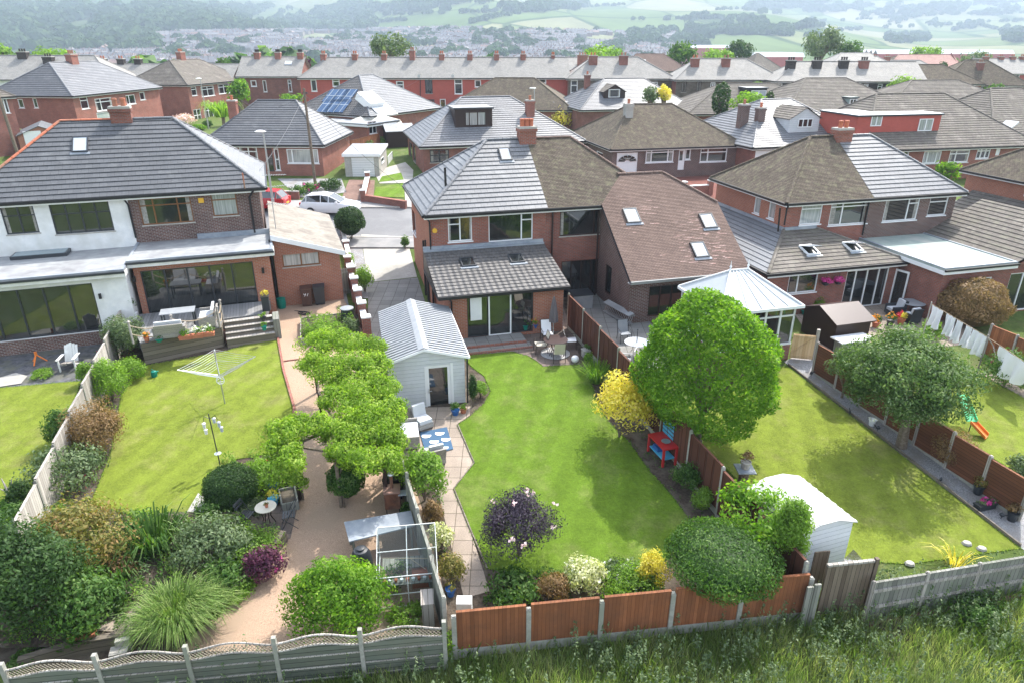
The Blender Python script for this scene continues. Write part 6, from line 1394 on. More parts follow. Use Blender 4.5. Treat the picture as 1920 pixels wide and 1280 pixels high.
# tall leafy stalks in drifts
R = np.random.default_rng(8); P = []; N = []
for i in range(2600):
    x, y = R.random() * 28 - 11, 9.6 + R.random() * 6.5
    if y > 12.2 + (x + 9.5) * .142 or R.random() > .25 + .75 * (math.sin(x * .8 - 1.2) * math.sin(y * 1.1 + x * .4) > -.1): continue
    h_ = .4 + .65 * R.random(); m = 30; t = R.random(m); a = R.random(m) * 6.28; rr = .11 * (1.1 - t)
    P.append(np.stack([x + np.cos(a) * rr + t * .05, y + np.sin(a) * rr, Tz(y) + t * h_], 1)); N.append(np.stack([np.cos(a) * .5, np.sin(a) * .5, np.ones(m) * .8], 1))
leaf_mesh('nettles', np.concatenate(P), np.concatenate(N), .045, MT['lf_grey'], None, seed=3, kind='stuff')
P = []; N = []
for i in range(60):
    x = -11 + R.random() * 27; y = 12.1 + (x + 9.5) * .142 - R.random() * .5; m = 60; a = R.random(m) * 6.28; r_ = R.random(m) ** .5 * (.15 + .25 * R.random()); P.append(np.stack([x + np.cos(a) * r_, y + np.sin(a) * r_ * .7, Tz(y) + R.random(m) * .5], 1)); N.append(np.stack([np.cos(a) * .5, np.sin(a) * .5, np.ones(m)], 1))
leaf_mesh('undergrowth', np.concatenate(P), np.concatenate(N), .05, MT['lf_bright'], None, seed=5, kind='stuff')
shr('rounded green bush at the foot of the silvered board fence', (1780, 1100, 1880, 1180), 'lf_mid', .05, k=18); shr('small green clump below the tall gate', (1650, 1120, 1700, 1160), 'lf_mid', .045)
sheet('bare_earth', [(1640, 1165), (1690, 1150), (1725, 1172), (1715, 1200), (1670, 1205)], .02, MT['soil'])

b = at(402, 1150, .3); blades('ornamental_grass', b, 500, .55, .6, 'lf_blade', 17, .011, droop=.9, label='smaller arching grass tuft right of the large one', cat='grass clump')
shr('pale leafy perennials between the two grass clumps and the heuchera', (420, 1080, 480, 1130), 'lf_lime', .045); shr('rusty leaved low shrub left of the ornamental grass', (205, 1040, 262, 1100), 'lf_brown', .05); shr('mid green leafy shrub above the stone paving', (190, 1095, 235, 1165), 'lf_mid', .06)
shr('dark evergreen behind the left corner shrub mass', (-40, 925, 70, 1010), 'lf_mid', .06); shr('soft green perennials at the lawn foot by the photinia', (235, 955, 300, 1010), 'lf_lime', .05); shr('low edging plants in front of the sliding door step', (1095, 660, 1112, 690), 'lf_bright', .04)
shr('small yellow-green plants left of the slatted fence foot', (752, 940, 775, 975), 'lf_mid', .05); shr('self seeded greenery at the foot of the trellis fence', (20, 1215, 90, 1250), 'lf_mid', .05)

shr('leafy garden between the plain brown bungalow and the pale striped one', (1385, 296, 1412, 326), 'lf_mid', .12); shr('green hedge in front of the right bungalow windows', (1660, 296, 1700, 318), 'lf_dark', .12); shr('yellow-green garden shrub left of the long brown roof', (1455, 196, 1490, 214), 'lf_lime', .18)
bg('small round tree between the brown roofs on the right', (1690, 192, 1722, 218), 78, 'lf_lime', .2); bg('bushy green tree behind the wide brown-grey roof', (1845, 158, 1885, 186), 115, 'lf_mid', .3); bg('pale green tree left of the black stone row', (1405, 148, 1432, 176), 108, 'lf_lime', .28)

def cover(poly, n, size, mat, h, h0, seed, thr=.0):
    P = [at(*q) for q in poly]; xs, ys = [p.x for p in P], [p.y for p in P]; R = np.random.default_rng(seed); X = R.random(n * 3) * (max(xs) - min(xs)) + min(xs); Y = R.random(n * 3) * (max(ys) - min(ys)) + min(ys); ins = np.zeros(len(X), bool)
    for a, b in zip(P, P[1:] + P[:1]):
        c = (a.y > Y) != (b.y > Y); ins ^= c & (X < (b.x - a.x) * (Y - a.y) / (b.y - a.y + 1e-9) + a.x)
    f = np.sin(X * 3.1 + seed) * np.sin(Y * 3.7 + X * 1.3) + .5 * np.sin(X * 7 + Y * 5); k = ins & (f > thr); X, Y, f = X[k][:n], Y[k][:n], f[k][:n]
    Z = np.interp(Y, [a for a, _ in TZ], [b for _, b in TZ]) + h0 + h * np.clip(f - thr + .2, .1, 1) * R.random(len(X)) ** .6
    leaf_mesh('ground_cover', np.stack([X, Y, Z], 1), np.tile([0, 0, 1.], (len(X), 1)), size, MT[mat], None, spread=1.6, seed=seed, kind='stuff')
LB = [(-60, 1235), (150, 1222), (260, 1200), (350, 1175), (412, 1140), (455, 1098), (500, 1050), (530, 1015), (455, 985), (330, 985), (230, 980), (60, 960), (-60, 980)]
cover(LB, 9000, .05, 'lf_mid', .4, .34, 3, -.3); cover(LB, 5000, .045, 'lf_lime', .45, .34, 8, .1); cover(LB, 3000, .05, 'lf_grey', .5, .34, 12, .25)
LF = [(225, 600), (262, 690), (225, 750), (205, 850), (168, 945), (60, 965), (30, 960), (120, 790)]
cover(LF, 5000, .05, 'lf_lime', .35, .0, 5, -.1); cover(LF, 3000, .045, 'lf_grey', .5, .0, 6, .1); cover(LF, 350, .05, 'lf_red', .4, .05, 7, .3)
cover([(375, 935), (400, 870), (450, 850), (548, 850), (560, 945), (430, 975)], 3500, .045, 'lf_lime', .35, 0, 9, -.2)
cover([(912, 1075), (1240, 1070), (1245, 1118), (905, 1135)], 3500, .045, 'lf_mid', .3, 0, 10, -.1); cover([(1100, 700), (1200, 790), (1320, 960), (1300, 985), (1215, 870), (1130, 780)], 900, .045, 'lf_mid', .15, 0, 11, .3)
cover([(745, 860), (820, 850), (850, 1090), (838, 1090), (800, 960)], 1500, .045, 'lf_mid', .25, 0, 14, 0.)
cover([(566, 606), (660, 596), (672, 640), (566, 648)], 2500, .05, 'lf_lime', .5, .25, 15, -.4)

# ------------------------------------------------------------------ garden buildings
gp = at(737, 770); rg = 13.
GR_ = House('garden_room', 'white clad garden room with grey ribbed roof and open glazed door beside the main lawn', 'garden room', V3(gp.x, gp.y, Tz(gp.y)), rg, 2.95, 5.4, 2.12, 'clad', down=.5)
dd = GR_.win('F', (800, 684, 846, 773), (1,), 0, frame='white', name='glazed_door', bar=.12, sill=False, glass='glass'); GR_.build_walls()
mb = MB(); mb.poly([(0, 0, 2.12), (2.95, 0, 2.12), (1.35, 0, 2.55)]); mb.poly([(0, 5.4, 2.12), (1.35, 5.4, 2.55), (2.95, 5.4, 2.12)]); mb.build('gable', MT['clad'], GR_.root)
o_ = .16; mb = MB(); r0, r1 = V3(1.35, -o_, 2.6), V3(1.35, 5.4 + o_, 2.6)
for e0 in (V3(-o_, -o_, 2.12), V3(2.95 + o_, -o_, 2.12)):
    sl_ = r0 - e0; mb.obox(e0, sl_, V3(0, 5.4 + 2 * o_, 0), V3(0, 0, .03), 1); n_ = 24
    for k in range(n_): y = (5.4 + 2 * o_) * (k + .2) / n_; mb.obox(e0 + V3(0, y, .03), sl_, V3(0, .13, 0), V3(0, 0, .045))
mb.build('roof', [MT['rib'], MT['charcoal']], GR_.root)
mb = MB(); mb.obox(r0 + V3(-.22, 0, .0), V3(.22, 0, .09), V3(0, 5.72, 0), V3(0, 0, .015)); mb.obox(r0 + V3(.22, 0, .0), V3(-.22, 0, .09), V3(0, 5.72, 0), V3(0, 0, .015)); mb.build('ridge_cap', MT['rib'], GR_.root)
mb = MB(); mb.obox((-.18, -.19, 2.06), r0 - V3(-.18, -.16, 2.1) , (0, .028, 0), (0, 0, .1)); mb.obox((3.13, -.19, 2.06), r0 - V3(3.13, -.16, 2.1), (0, .028, 0), (0, 0, .1)); mb.box(3.1, 3.16, -.16, 5.5, 2.05, 2.13); mb.build('fascia', MT['white'], GR_.root)
GR_.pipe([(3.05, -.08, 2.08), (3.02, -.05, 0)], .035)
mb = MB(); q = dd; mb.box(q[0] - .05, q[0] + .0, -.02, .02, q[1], q[3]); mb.box(q[2], q[2] + .1, -.02, .03, q[1], q[3] + .05); mb.build('door_surround', MT['white'], GR_.root)
mb = MB(); mb.box(q[0] + .07, q[0] + .11, -.055, -.03, q[1] + .95, q[1] + 1.15); mb.box(q[0] + .08, q[0] + .2, -.07, -.055, q[1] + 1.05, q[1] + 1.07); mb.build('door_handle', MT['steel'], GR_.root)
# white metal shed in the right garden
b_ = T0(1424, 912, 1.75); c_ = T0(1504, 1105, .0)
sb = at(1505, 1085, 0); WS = House('metal_shed', 'white metal garden shed with ribbed roof behind the light green laurel', 'shed', V3(7.98, 15.2, Tz(15.5)), 19, 1.85, 2.25, 1.6, 'clad', down=.4); WS.build_walls()
mb = MB(); o_ = .08
for e0, e1 in ((V3(-o_, -o_, 1.6), V3(.6, -o_, 1.83)), (V3(1.93, -o_, 1.6), V3(1.25, -o_, 1.83)), (V3(.6, -o_, 1.83), V3(1.25, -o_, 1.83))):
    mb.obox(e0, e1 - e0, V3(0, 2.4, 0), V3(0, 0, .03))
    for k in range(9): mb.obox(e0 + V3(0, .03 + 2.36 * k / 9, .03), (e1 - e0), V3(0, .1, 0), V3(0, 0, .018))
mb.build('roof', plain('chalky_white_metal', (.58, .58, .57), .7, .2, var=.15), WS.root); mb = MB(); mb.poly([(0, 0, 1.6), (1.85, 0, 1.6), (1.25, 0, 1.83), (.6, 0, 1.83)]); mb.build('gable', MT['clad'], WS.root)
sheet('gravel_pad', [(1580, 1050), (1600, 1030), (1620, 1052), (1600, 1062)], .02, MT['gravel'])
# dark timber shed and low store in the garden behind the gate
sb = at(1528, 690, 0); S1 = shed('timber_shed', 'dark brown timber shed with felt roof behind the pale gate', (0, 0), at(1560, 657).z + 1.3, 16, 1.9, 2.3, 1.3, .5, 'darkbrown', 'table_dark', base=at(1560, 657)); S1.walls
s2 = at(1575, 655, .9); S2 = shed('log_store', 'small open fronted store with a white roof in front of the dark timber shed', (0, 0), at(1574, 672).z + .8, 16, 1.5, .5, .8, .02, 'fence_grey', 'white', base=at(1574, 672))
# pale timber gate
q0, q1 = at(1480, 672), at(1522, 676); u = (q1 - q0); u.z = 0; L = u.length; u.normalize(); s = V3(-u.y, u.x, 0); G2 = thing('timber_gate', 'pale new timber gate with a diagonal brace by the conservatory', 'gate', (q0.x, q0.y, Tz(q0.y)))
mb = MB(); mb.obox((0, 0, .06), u * L, s * .025, V3(0, 0, 1.15)); mb.build('board_panel', MT['wood_pale'], G2); mb = MB()
for z in (.12, 1.08): mb.obox(-s * .045 + V3(0, 0, z), u * L, s * .04, V3(0, 0, .1))
mb.obox(-s * .04 + V3(0, 0, .22), u * L * .94 + V3(0, 0, .82), s * .035, V3(0, 0, .1)); mb.build('brace', MT['wood_pale'], G2)
mb = MB(); mb.obox(u * L + V3(0, 0, -.1), u * .13, s * .13, V3(0, 0, 1.6)); mb.build('post', MT['wood_silver'], G2)
# walls and gate of the side passage
def pwall(name, label, pts, h, w, mat, piers=0.0, cop='offwhite', ph=.35):
    root = thing(name, label, 'wall', (pts[0].x, pts[0].y, Tz(pts[0].y))); o = V3(*root.location)
    for a, b in zip(pts, pts[1:]):
        A, B = V3(a.x, a.y, Tz(a.y)) - o, V3(b.x, b.y, Tz(b.y)) - o; d = B - A; dh = V3(d.x, d.y, 0); s = V3(-dh.y, dh.x, 0).normalized() * w
        mb = MB(); mb.obox(A - s / 2 - V3(0, 0, .4), d, s, V3(0, 0, h + .4)); mb.build('wall_panel', MT[mat], root); mb = MB(); mb.obox(A - s * .65 + V3(0, 0, h + .002), d, s * 1.3, V3(0, 0, .06)); mb.build('coping', MT[cop], root)
        if piers:
            n = max(1, round(dh.length / piers)); u = dh.normalized()
            for k in range(n + 1):
                p = A + d * (k / n); mb = MB(); mb.obox(p - u * .19 - s.normalized() * .19 - V3(0, 0, .4), u * .38, s.normalized() * .38, V3(0, 0, h + .4 + ph)); mb.obox(p - u * .23 - s.normalized() * .23 + V3(0, 0, h + ph + .001), u * .46, s.normalized() * .46, V3(0, 0, .07), 1); mb.build('pier', [MT[mat], MT[cop]], root)
    return root
pwall('pillared_wall', 'brick wall with stone-capped piers running down beside the side passage', [at(655, 520), at(690, 640)], .9, .22, 'brick_dark', 1.9)
pwall('garden_wall', 'low brick wall along the driveway near the round bush', [at(640, 430), at(662, 520)], .5, .22, 'brick_dark', 4, ph=.15)
pwall('front_wall', 'low brick wall round the small front lawn across the street', [at(684, 380), at(762, 392)], .55, .25, 'brick_dark', 0, 'brick'); pwall('front_wall', 'low front wall below the bungalow with white bay window', [at(410, 372), at(562, 374)], .6, .25, 'brick_dark', 0, 'concrete')
pwall('front_wall', 'short pier and wall at the corner of the block paved drive', [at(682, 380), at(690, 345)], .6, .3, 'brick_dark', 8); pwall('red_garden_wall', 'red wall in front of the white garage door bungalow', [at(1230, 372), at(1330, 366)], .8, .25, 'brick', 3.)
q0, q1 = at(634, 555), at(656, 550); u = V3(q1.x - q0.x, q1.y - q0.y, 0); L = u.length; u.normalize(); s = V3(-u.y, u.x, 0)
G3 = thing('slatted_gate', 'grey vertical slatted gate between the brick garage and the pillared wall', 'gate', (q0.x, q0.y, Tz(q0.y))); mb = MB()
for k in range(9): mb.obox(u * (L * k / 9), u * .06, s * .02, V3(0, 0, 1.5))
mb.build('slat', MT['fence_grey'], G3); mb = MB(); mb.obox(V3(0, 0, .2) - s * .025, u * L, s * .022, V3(0, 0, .08)); mb.build('rail', MT['fence_grey'], G3); mb = MB(); mb.obox(V3(0, 0, 1.25) - s * .025, u * L, s * .022, V3(0, 0, .08)); mb.build('rail', MT['fence_grey'], G3)

# ------------------------------------------------------------------ left house deck, steps and furniture
DK_ = thing('raised_deck', 'grey raised deck with timber front in front of the brown bifold doors', 'deck', L1.loc, R3); lz = L1.loc.z
def ll(px, py, z): return L1.I @ at(px, py, z=z)
dz = .55; a = ll(264, 668 - 22, .95); b = ll(413, 642 - 26, .95); c = ll(502, 588, .95)
fl = [(-.6, -3.2), (a.x, a.y), (b.x, b.y), (b.x + .1, b.y + 1.0), (c.x - .2, c.y - .2), (6.1, -3.2)]
mb = MB(); mb.prism(fl, .0, .45, 0); mb.build('deck_boards', MT['deck'], DK_)
mb = MB(); s_ = V3(b.x - a.x, b.y - a.y, 0); n_ = V3(s_.y, -s_.x, 0).normalized() * .06; mb.obox(V3(a.x, a.y, -1.1), s_, n_, V3(0, 0, 1.5)); e_ = V3(.1, 1.0, 0); mb.obox(V3(b.x, b.y, -1.1), e_, V3(.06, 0, 0), V3(0, 0, 1.5)); mb.build('timber_front', MT['sleeper'], DK_)
P0, P1 = V3(b.x + .15, b.y + .75, 0), V3(c.x + .2, c.y - .45, 0)
SP = thing('garden_steps', 'three timber edged steps from the grey deck down to the left lawn', 'steps', L1.loc, R3)
for k in range(4):
    sd = (P1 - P0); nn = V3(sd.y, -sd.x, 0).normalized(); o2 = P0 + nn * (.26 * k); mb = MB(); mb.obox(o2 + V3(0, 0, -1.), sd, nn * .26, V3(0, 0, 1.42 - .19 * k)); mb.obox(o2 + V3(0, 0, .421 - .19 * k), sd, nn * .28, V3(0, 0, .03), 1); mb.build('step', [MT['sleeper'], MT['wood_silver']], SP)
mb = MB(); mb.obox(P1 + V3(.02, -.9, -1.0), V3(.3, 0, 0), V3(0, 1.1, 0), V3(0, 0, 1.5)); mb.build('end_wall', MT['fence_grey'], SP)
RP = thing('rope_railing', 'timber posts with sagging rope along the deck front', 'railing', L1.loc, R3); pts = [V3(a.x - .3, a.y + .1, 0), V3(a.x, a.y, 0).lerp(V3(b.x, b.y, 0), .42), V3(b.x, b.y, 0), V3(b.x + .1, b.y + .9, 0)]
for p in pts: mb = MB(); mb.tube([p + V3(0, 0, .4), p + V3(0, 0, 1.35)], .05, 8); mb.lathe([(.0, .0), (.07, .05), (.07, .1), (.0, .15)], p + V3(0, 0, 1.35), 8); mb.build('post', MT['wood_silver'], RP)
for p, q in zip(pts, pts[1:]):
    for z in (1.25, .85): mb = MB(); mb.tube([p.lerp(q, t / 10) + V3(0, 0, z - .28 * math.sin(math.pi * t / 10)) for t in range(11)], .022, 5); mb.build('rope', MT['rope'], RP)
def place(px, py, h=0.): p = at(px, py, h); return p
def pot(label, px, py, r, h, mat, leaf, hgt=.3, n=220, h0=0., flower=None, z=None, name='plant_pot', square=False, group=None, size=.045, long=0):
    p = at(px, py, h0) if z is None else at(px, py, z=z); t = thing(name, label, 'plant pot', p, 15, group); mb = MB()
    if square: mb.prism([(-r - long, -r), (r + long, -r), (r + long, r), (-r - long, r)], 0, h); mb.prism([(-r - long - .02, -r - .02), (r + long + .02, -r - .02), (r + long + .02, r + .02), (-r - long - .02, r + .02)], h - .04, h + .01)
    else: mb.lathe([(r * .68, 0), (r * .95, h * .85), (r * 1.06, h * .86), (r * 1.06, h), (r * .9, h), (r * .85, h * .88), (0, h * .86)], (0, 0, 0), 14)
    mb.build('container', MT[mat], t)
    P, N = crown((0, 0, h + hgt * .45), (r * 1.25 + long, r * 1.25, hgt * .6), n, 10, .5, int(px * 7 + py)); leaf_mesh('foliage', P, N, size, MT[leaf], t)
    if flower: P, N = crown((0, 0, h + hgt * .6), (r * 1.2 + long, r * 1.2, hgt * .55), 50, 10, .5, int(px + py)); leaf_mesh('blossom', P, N, .05, MT[flower], t, aspect=.8)
    return t
zd = L1.loc.z + .45
for i, (x, w) in enumerate((('leftmost of three terracotta troughs of chives on the deck edge', 348), ('middle of three terracotta troughs on the deck edge', 370), ('rightmost of three terracotta troughs on the deck edge', 391))):
    pot(x, w, 636 - i * 3, .1, .16, 'terracotta', 'lf_bright', .35, 150, z=zd, square=True, long=.15, flower='lf_white' if i else None, group='troughs on the deck edge')
pot('terracotta pot with red flowers at the left end of the deck edge', 276, 640, .12, .2, 'terracotta', 'lf_mid', .2, 80, z=zd, flower='lf_orange'); pot('teal bowl planter on the deck edge', 299, 640, .16, .14, 'teal', 'lf_mid', .12, 60, z=zd)
pot('tall dark planter with yellow-green plant beside the bifold doors', 500, 582, .17, .75, 'charcoal', 'lf_yellow', .3, 160, z=zd, square=True); pot('dark pot with grassy plant on the steps', 494, 602, .14, .22, 'charcoal', 'lf_lime', .25, 120, z=zd - .1); pot('small green pot on the lowest step', 496, 619, .12, .2, 'teal', 'lf_bright', .2, 100, z=zd - .3)
pot('white pot with bushy plant at the deck back corner', 252, 598, .18, .35, 'white', 'lf_mid', .7, 260, z=zd)
for i, (x, y) in enumerate(((422, 634), (424, 626))): pass
mb = MB(); mb.lathe([(.11, 0), (.13, .03), (.11, .06), (.12, .28), (.1, .32), (.13, .36), (.13, .6), (.09, .66), (0, .68)], (0, 0, 0), 10); o = mb.build('urn', MT['brick_dark'], label='dark red ceramic urn at the left end of the garden steps', cat='urn'); o.location = at(423, 642)
def table_rect(label, p, rot, w, d, h, top, leg, glass=False):
    t = thing('garden_table', label, 'table', p, rot); mb = MB(); mb.box(-w / 2, w / 2, -d / 2, d / 2, h - .04, h); mb.build('table_top', MT[top], t)
    for x in (-1, 1):
        for y in (-1, 1): mb = MB(); mb.box(x * (w / 2 - .08) - .03, x * (w / 2 - .08) + .03, y * (d / 2 - .08) - .03, y * (d / 2 - .08) + .03, 0, h - .041); mb.build('leg', MT[leg], t)
    return t
table_rect('grey rectangular table on the raised deck', at(338, 608, z=zd), R3, 1.5, .8, .7, 'rib', 'charcoal')
def sofa(label, p, rot, w, mat='rattan', name='rattan_armchair', cat='armchair', arms=True, back=.75):
    t = thing(name, label, cat, p, rot); d = .72; mb = MB(); mb.box(-w / 2, w / 2, -d / 2, d / 2, .1, .32); mb.build('seat_frame', MT[mat], t)
    mb = MB(); mb.obox((-w / 2, d / 2 - .09, .321), (w, 0, 0), (0, .09, 0), (0, .12, back - .32)); mb.build('backrest', MT[mat], t)
    n = max(1, round(w / .7))
    for k in range(n):
        x0, x1 = -w / 2 + .04 + (w - .08) * k / n + .01, -w / 2 + .04 + (w - .08) * (k + 1) / n - .01
        mb = MB(); mb.box(x0, x1, -d / 2 + .01, d / 2 - .13, .322, .46); mb.build('seat_cushion', MT['cushion'], t); mb = MB(); mb.obox((x0, d / 2 - .22, .462), (x1 - x0, 0, 0), (0, .12, 0), (0, .08, .42)); mb.build('back_cushion', MT['cushion'], t)
    if arms:
        for x in (-w / 2 - .07, w / 2 + .001): mb = MB(); mb.box(x, x + .07, -d / 2, d / 2, .1, .58); mb.build('armrest', MT[mat], t)
    for x in (-1, 1):
        for y in (-1, 1): mb = MB(); mb.box(x * (w / 2 - .05) - .02, x * (w / 2 - .05) + .02, y * .3 - .02, y * .3 + .02, 0, .099); mb.build('leg', MT['charcoal'], t)
    return t
sofa('grey deck sofa with lilac cushion facing the left house', at(392, 607, z=zd), R3 + 90 + 180, 1.3, name='garden_sofa', cat='sofa'); sofa('low grey garden sofa seen from behind at the deck edge', at(322, 632, z=zd), R3 + 180, 1.2, name='garden_sofa', cat='sofa')
# furniture by the garden room
sofa('grey rattan armchair with pale cushions near the garden room door', at(792, 800), 35, .62, arms=False); sofa('grey rattan armchair seen from behind at the lower edge of the blue rug', at(815, 866), 205, .62, arms=False)
sofa('white cushioned rattan sofa between the slatted fence and the blue rug', at(768, 826), 100, 1.3, name='garden_sofa', cat='sofa')
mb = MB(); q = [at(787, 812), at(838, 802), at(850, 843), at(800, 856)]; c = sum(q, V3(0, 0, 0)) / 4; c.z = Tz(c.y); RG = thing('outdoor_rug', 'blue outdoor rug with white ovals on the slab patio', 'rug', c)
mb.prism([((p - c).x, (p - c).y) for p in q], .045, .056)
for v in mb.V: v.z += Tz(v.y + c.y) - c.z
mb.build('weave', MT['blue'] if False else plain('rug_blue', (.055, .115, .2), .95), RG); mb = MB(); U_, V_ = (q[1] - q[0]) , (q[3] - q[0])
for i, (a_, b_) in enumerate(((.2, .2), (.68, .2), (.4, .5), (.82, .5), (.25, .82), (.65, .82))):
    p = q[0] + U_ * a_ + V_ * b_ - c; mb.poly([(p.x + U_.x * .17 * math.cos(t) + V_.x * .11 * math.sin(t), p.y + U_.y * .17 * math.cos(t) + V_.y * .11 * math.sin(t), .06 + Tz(p.y + c.y) - c.z) for t in [k * 6.2832 / 16 for k in range(16)]])
mb.build('oval_pattern', MT['cloth'], RG)
pot('dark pot with leafy plant right of the garden room door', 854, 777, .17, .24, 'deepblue', 'lf_mid', .3, 240); pot('terracotta pot beside the dark pot by the garden room', 869, 774, .13, .2, 'terracotta', 'lf_lime', .22, 150)
# sling chairs and round tables
def sling(label, p, rot, mat='cream', fm='darkbrown', group=None):
    t = thing('garden_chair', label, 'chair', p, rot, group); mb = MB(); mb.obox((-.24, -.24, .42), (.48, 0, 0), (0, .46, -.03), (0, 0, .025)); mb.build('seat', MT[mat], t); mb = MB(); mb.obox((-.24, .23, .42), (.48, 0, 0), (0, .16, .55), (0, .02, -.006)); mb.build('backrest', MT[mat], t)
    mb = MB()
    for x in (-.27, .27): mb.tube([(x, -.27, 0), (x, -.24, .6), (x, .28, .62), (x, .24, .4)], .016, 5); mb.tube([(x, .32, 0), (x, .23, .4), (x, .4, .98)], .016, 5)
    mb.tube([(-.27, .4, .98), (.27, .4, .98)], .016, 5); mb.tube([(-.27, -.24, .42), (.27, -.24, .42)], .016, 5); mb.build('frame', MT[fm], t); return t
def rtable(label, p, r, h, top, leg='darkbrown', legs=4, rim=None):
    t = thing('round_table', label, 'table', p, 20); mb = MB(); mb.lathe([(r * .98, h - .03), (r, h - .015), (r * .98, h)], (0, 0, 0), 28); mb.build('table_top', MT[top], t)
    for k in range(legs):
        a = 6.283 * k / legs + .4; mb = MB(); mb.tube([(math.cos(a) * r * .75, math.sin(a) * r * .75, 0), (math.cos(a) * r * .35, math.sin(a) * r * .35, h * .45), (math.cos(a) * r * .6, math.sin(a) * r * .6, h - .031)], .016, 5); mb.build('leg', MT[leg], t)
    if rim: mb = MB(); mb.tube([(math.cos(a) * r, math.sin(a) * r, h) for a in [k * 6.2832 / 28 for k in range(29)]], .016, 5); mb.build('rim', MT[rim], t)
    return t
tp = at(1041, 663); rtable('dark round dining table on the main patio between four sling chairs', tp, .57, .72, 'table_dark')
mb = MB(); mb.lathe([(.68, .0), (.68, .012)], (0, 0, 0), 32); o = mb.build('round_rug', noisy('grey_round_rug', (.3, .3, .31), (.5, .5, .5), 12, .95), label='round grey patterned rug under the dark dining table', cat='rug'); o.location = tp + V3(0, 0, .03)
sling('sling chair left of the dark dining table', at(1013, 660), -80); sling('white backed sling chair right of the dark dining table', at(1070, 652), 105 - 180 + 10 + 180 - 25, 'cloth'); sling('cream sling chair with its back to the lawn', at(1047, 675), 185); sling('white sling chair behind the table near the closed parasol', at(1026, 640), 10, 'cloth')
def parasol(label, p, h, r, mat):
    t = thing('parasol', label, 'parasol', p); mb = MB(); mb.tube([(0, 0, 0), (0, 0, h)], .02, 6); mb.build('pole', MT['steel'], t); mb = MB(); mb.lathe([(.26, 0), (.26, .06), (.05, .1)], (0, 0, 0), 16); mb.build('base', MT['charcoal'], t)
    mb = MB(); n = 16; prof = [(.05, h * .42), (r, h * .45), (r * .85, h * .62), (r * .5, h * .85), (.03, h)]
    R = [[V3((q * (1 if k % 2 else .72)) * math.cos(6.283 * k / n), (q * (1 if k % 2 else .72)) * math.sin(6.283 * k / n), z) for k in range(n)] for q, z in prof]
    for A, B in zip(R, R[1:]):
        for k in range(n): mb.poly([A[k], A[(k + 1) % n], B[(k + 1) % n], B[k]])
    mb.build('folded_canopy', MT[mat], t); return t
parasol('closed taupe parasol behind the dark dining table', at(1037, 640), 2.3, .24, 'parasol')
mb = MB(); mb.lathe([(.01 + .17 * math.sin(math.pi * k / 10), .17 - .17 * math.cos(math.pi * k / 10)) for k in range(11)], (0, 0, 0), 16); o = mb.build('globe_light', MT['white'], smooth=True, label='white globe light on the edge of the main patio', cat='lamp'); o.location = at(1078, 679)
pot('stone trough planter at the patio corner by the dark fence', 1098, 668, .16, .35, 'concrete', 'lf_mid', .25, 200, square=True); pot('green pot left of the sliding patio door end', 985, 618, .15, .25, 'teal', 'lf_mid', .4, 240, h0=.2); pot('blue pot with yellow-green plant by the patio door', 1003, 617, .16, .28, 'deepblue', 'lf_lime', .35, 240, h0=.2, flower='lf_orange'); pot('dark flowering pot between two pots by the patio door', 996, 610, .12, .3, 'charcoal', 'lf_plum', .5, 240, h0=.2, flower='lf_pink'); pot('small dark pot at the corner of the orange brick extension', 868, 636, .13, .2, 'charcoal', 'lf_mid', .25, 160, flower='lf_white')
DS = thing('door_step', 'grey slab steps with red brick nosing below the sliding patio door', 'steps', A1.loc, R1)
for i, (y0, y1, z0, z1) in enumerate(((-5.1, -4.16, -.4, .16), (-5.55, -5.101, -.5, .04))): mb = MB(); mb.box(.25, 3.6 + i * .15, y0, y1, z0, z1); mb.box(.24, 3.62 + i * .15, y0 - .08, y0 - .001, z0, z1 - .01, 1); mb.build('step', [MT['slab_grey'], MT['brick']], DS)
# mud kitchen
mk = at(1236, 852); MK = thing('play_kitchen', 'red and light blue pallet play kitchen against the dark fence', 'play kitchen', mk, 18); w_, d_, h_ = .95, .5, .62
MK.rotation_euler = (0, 0, math.radians(-72 + 0)); MK.location = at(1240, 858); MK.scale = (1.2, 1.2, 1.2)
mb = MB(); mb.box(-w_ / 2, w_ / 2, -d_ / 2, d_ / 2, h_ - .04, h_); mb.build('worktop', MT['red'], MK)
for x in (-1, 1):
    for y in (-1, 1): mb = MB(); mb.box(x * .44 - .03, x * .44 + .03, y * .21 - .03, y * .21 + .03, 0, h_ - .041); mb.build('leg', MT['red'], MK)
for i, z in enumerate((.0, .13, .26, .39)): mb = MB(); mb.box(-.5, .5, d_ / 2 + .01, d_ / 2 + .05, h_ + z, h_ + z + .09); mb.build('back_slat', MT['blue'], MK)
mb = MB()
for x in (-.48, 0, .43): mb.box(x, x + .06, d_ / 2 + .051, d_ / 2 + .09, .1, h_ + .5)
mb.build('back_upright', MT['blue'], MK); mb = MB(); mb.box(-.4, .4, -.2, .2, .2, .23); mb.build('shelf', MT['blue'], MK); mb = MB(); mb.lathe([(.05, 0), (.13, .06), (.14, .065)], (.15, 0, h_ + .001), 12); mb.build('sink_bowl', MT['steel'], MK); mb = MB(); mb.box(-.3, 0, -.15, .1, .231, .36); mb.build('storage_box', MT['deepblue'], MK)
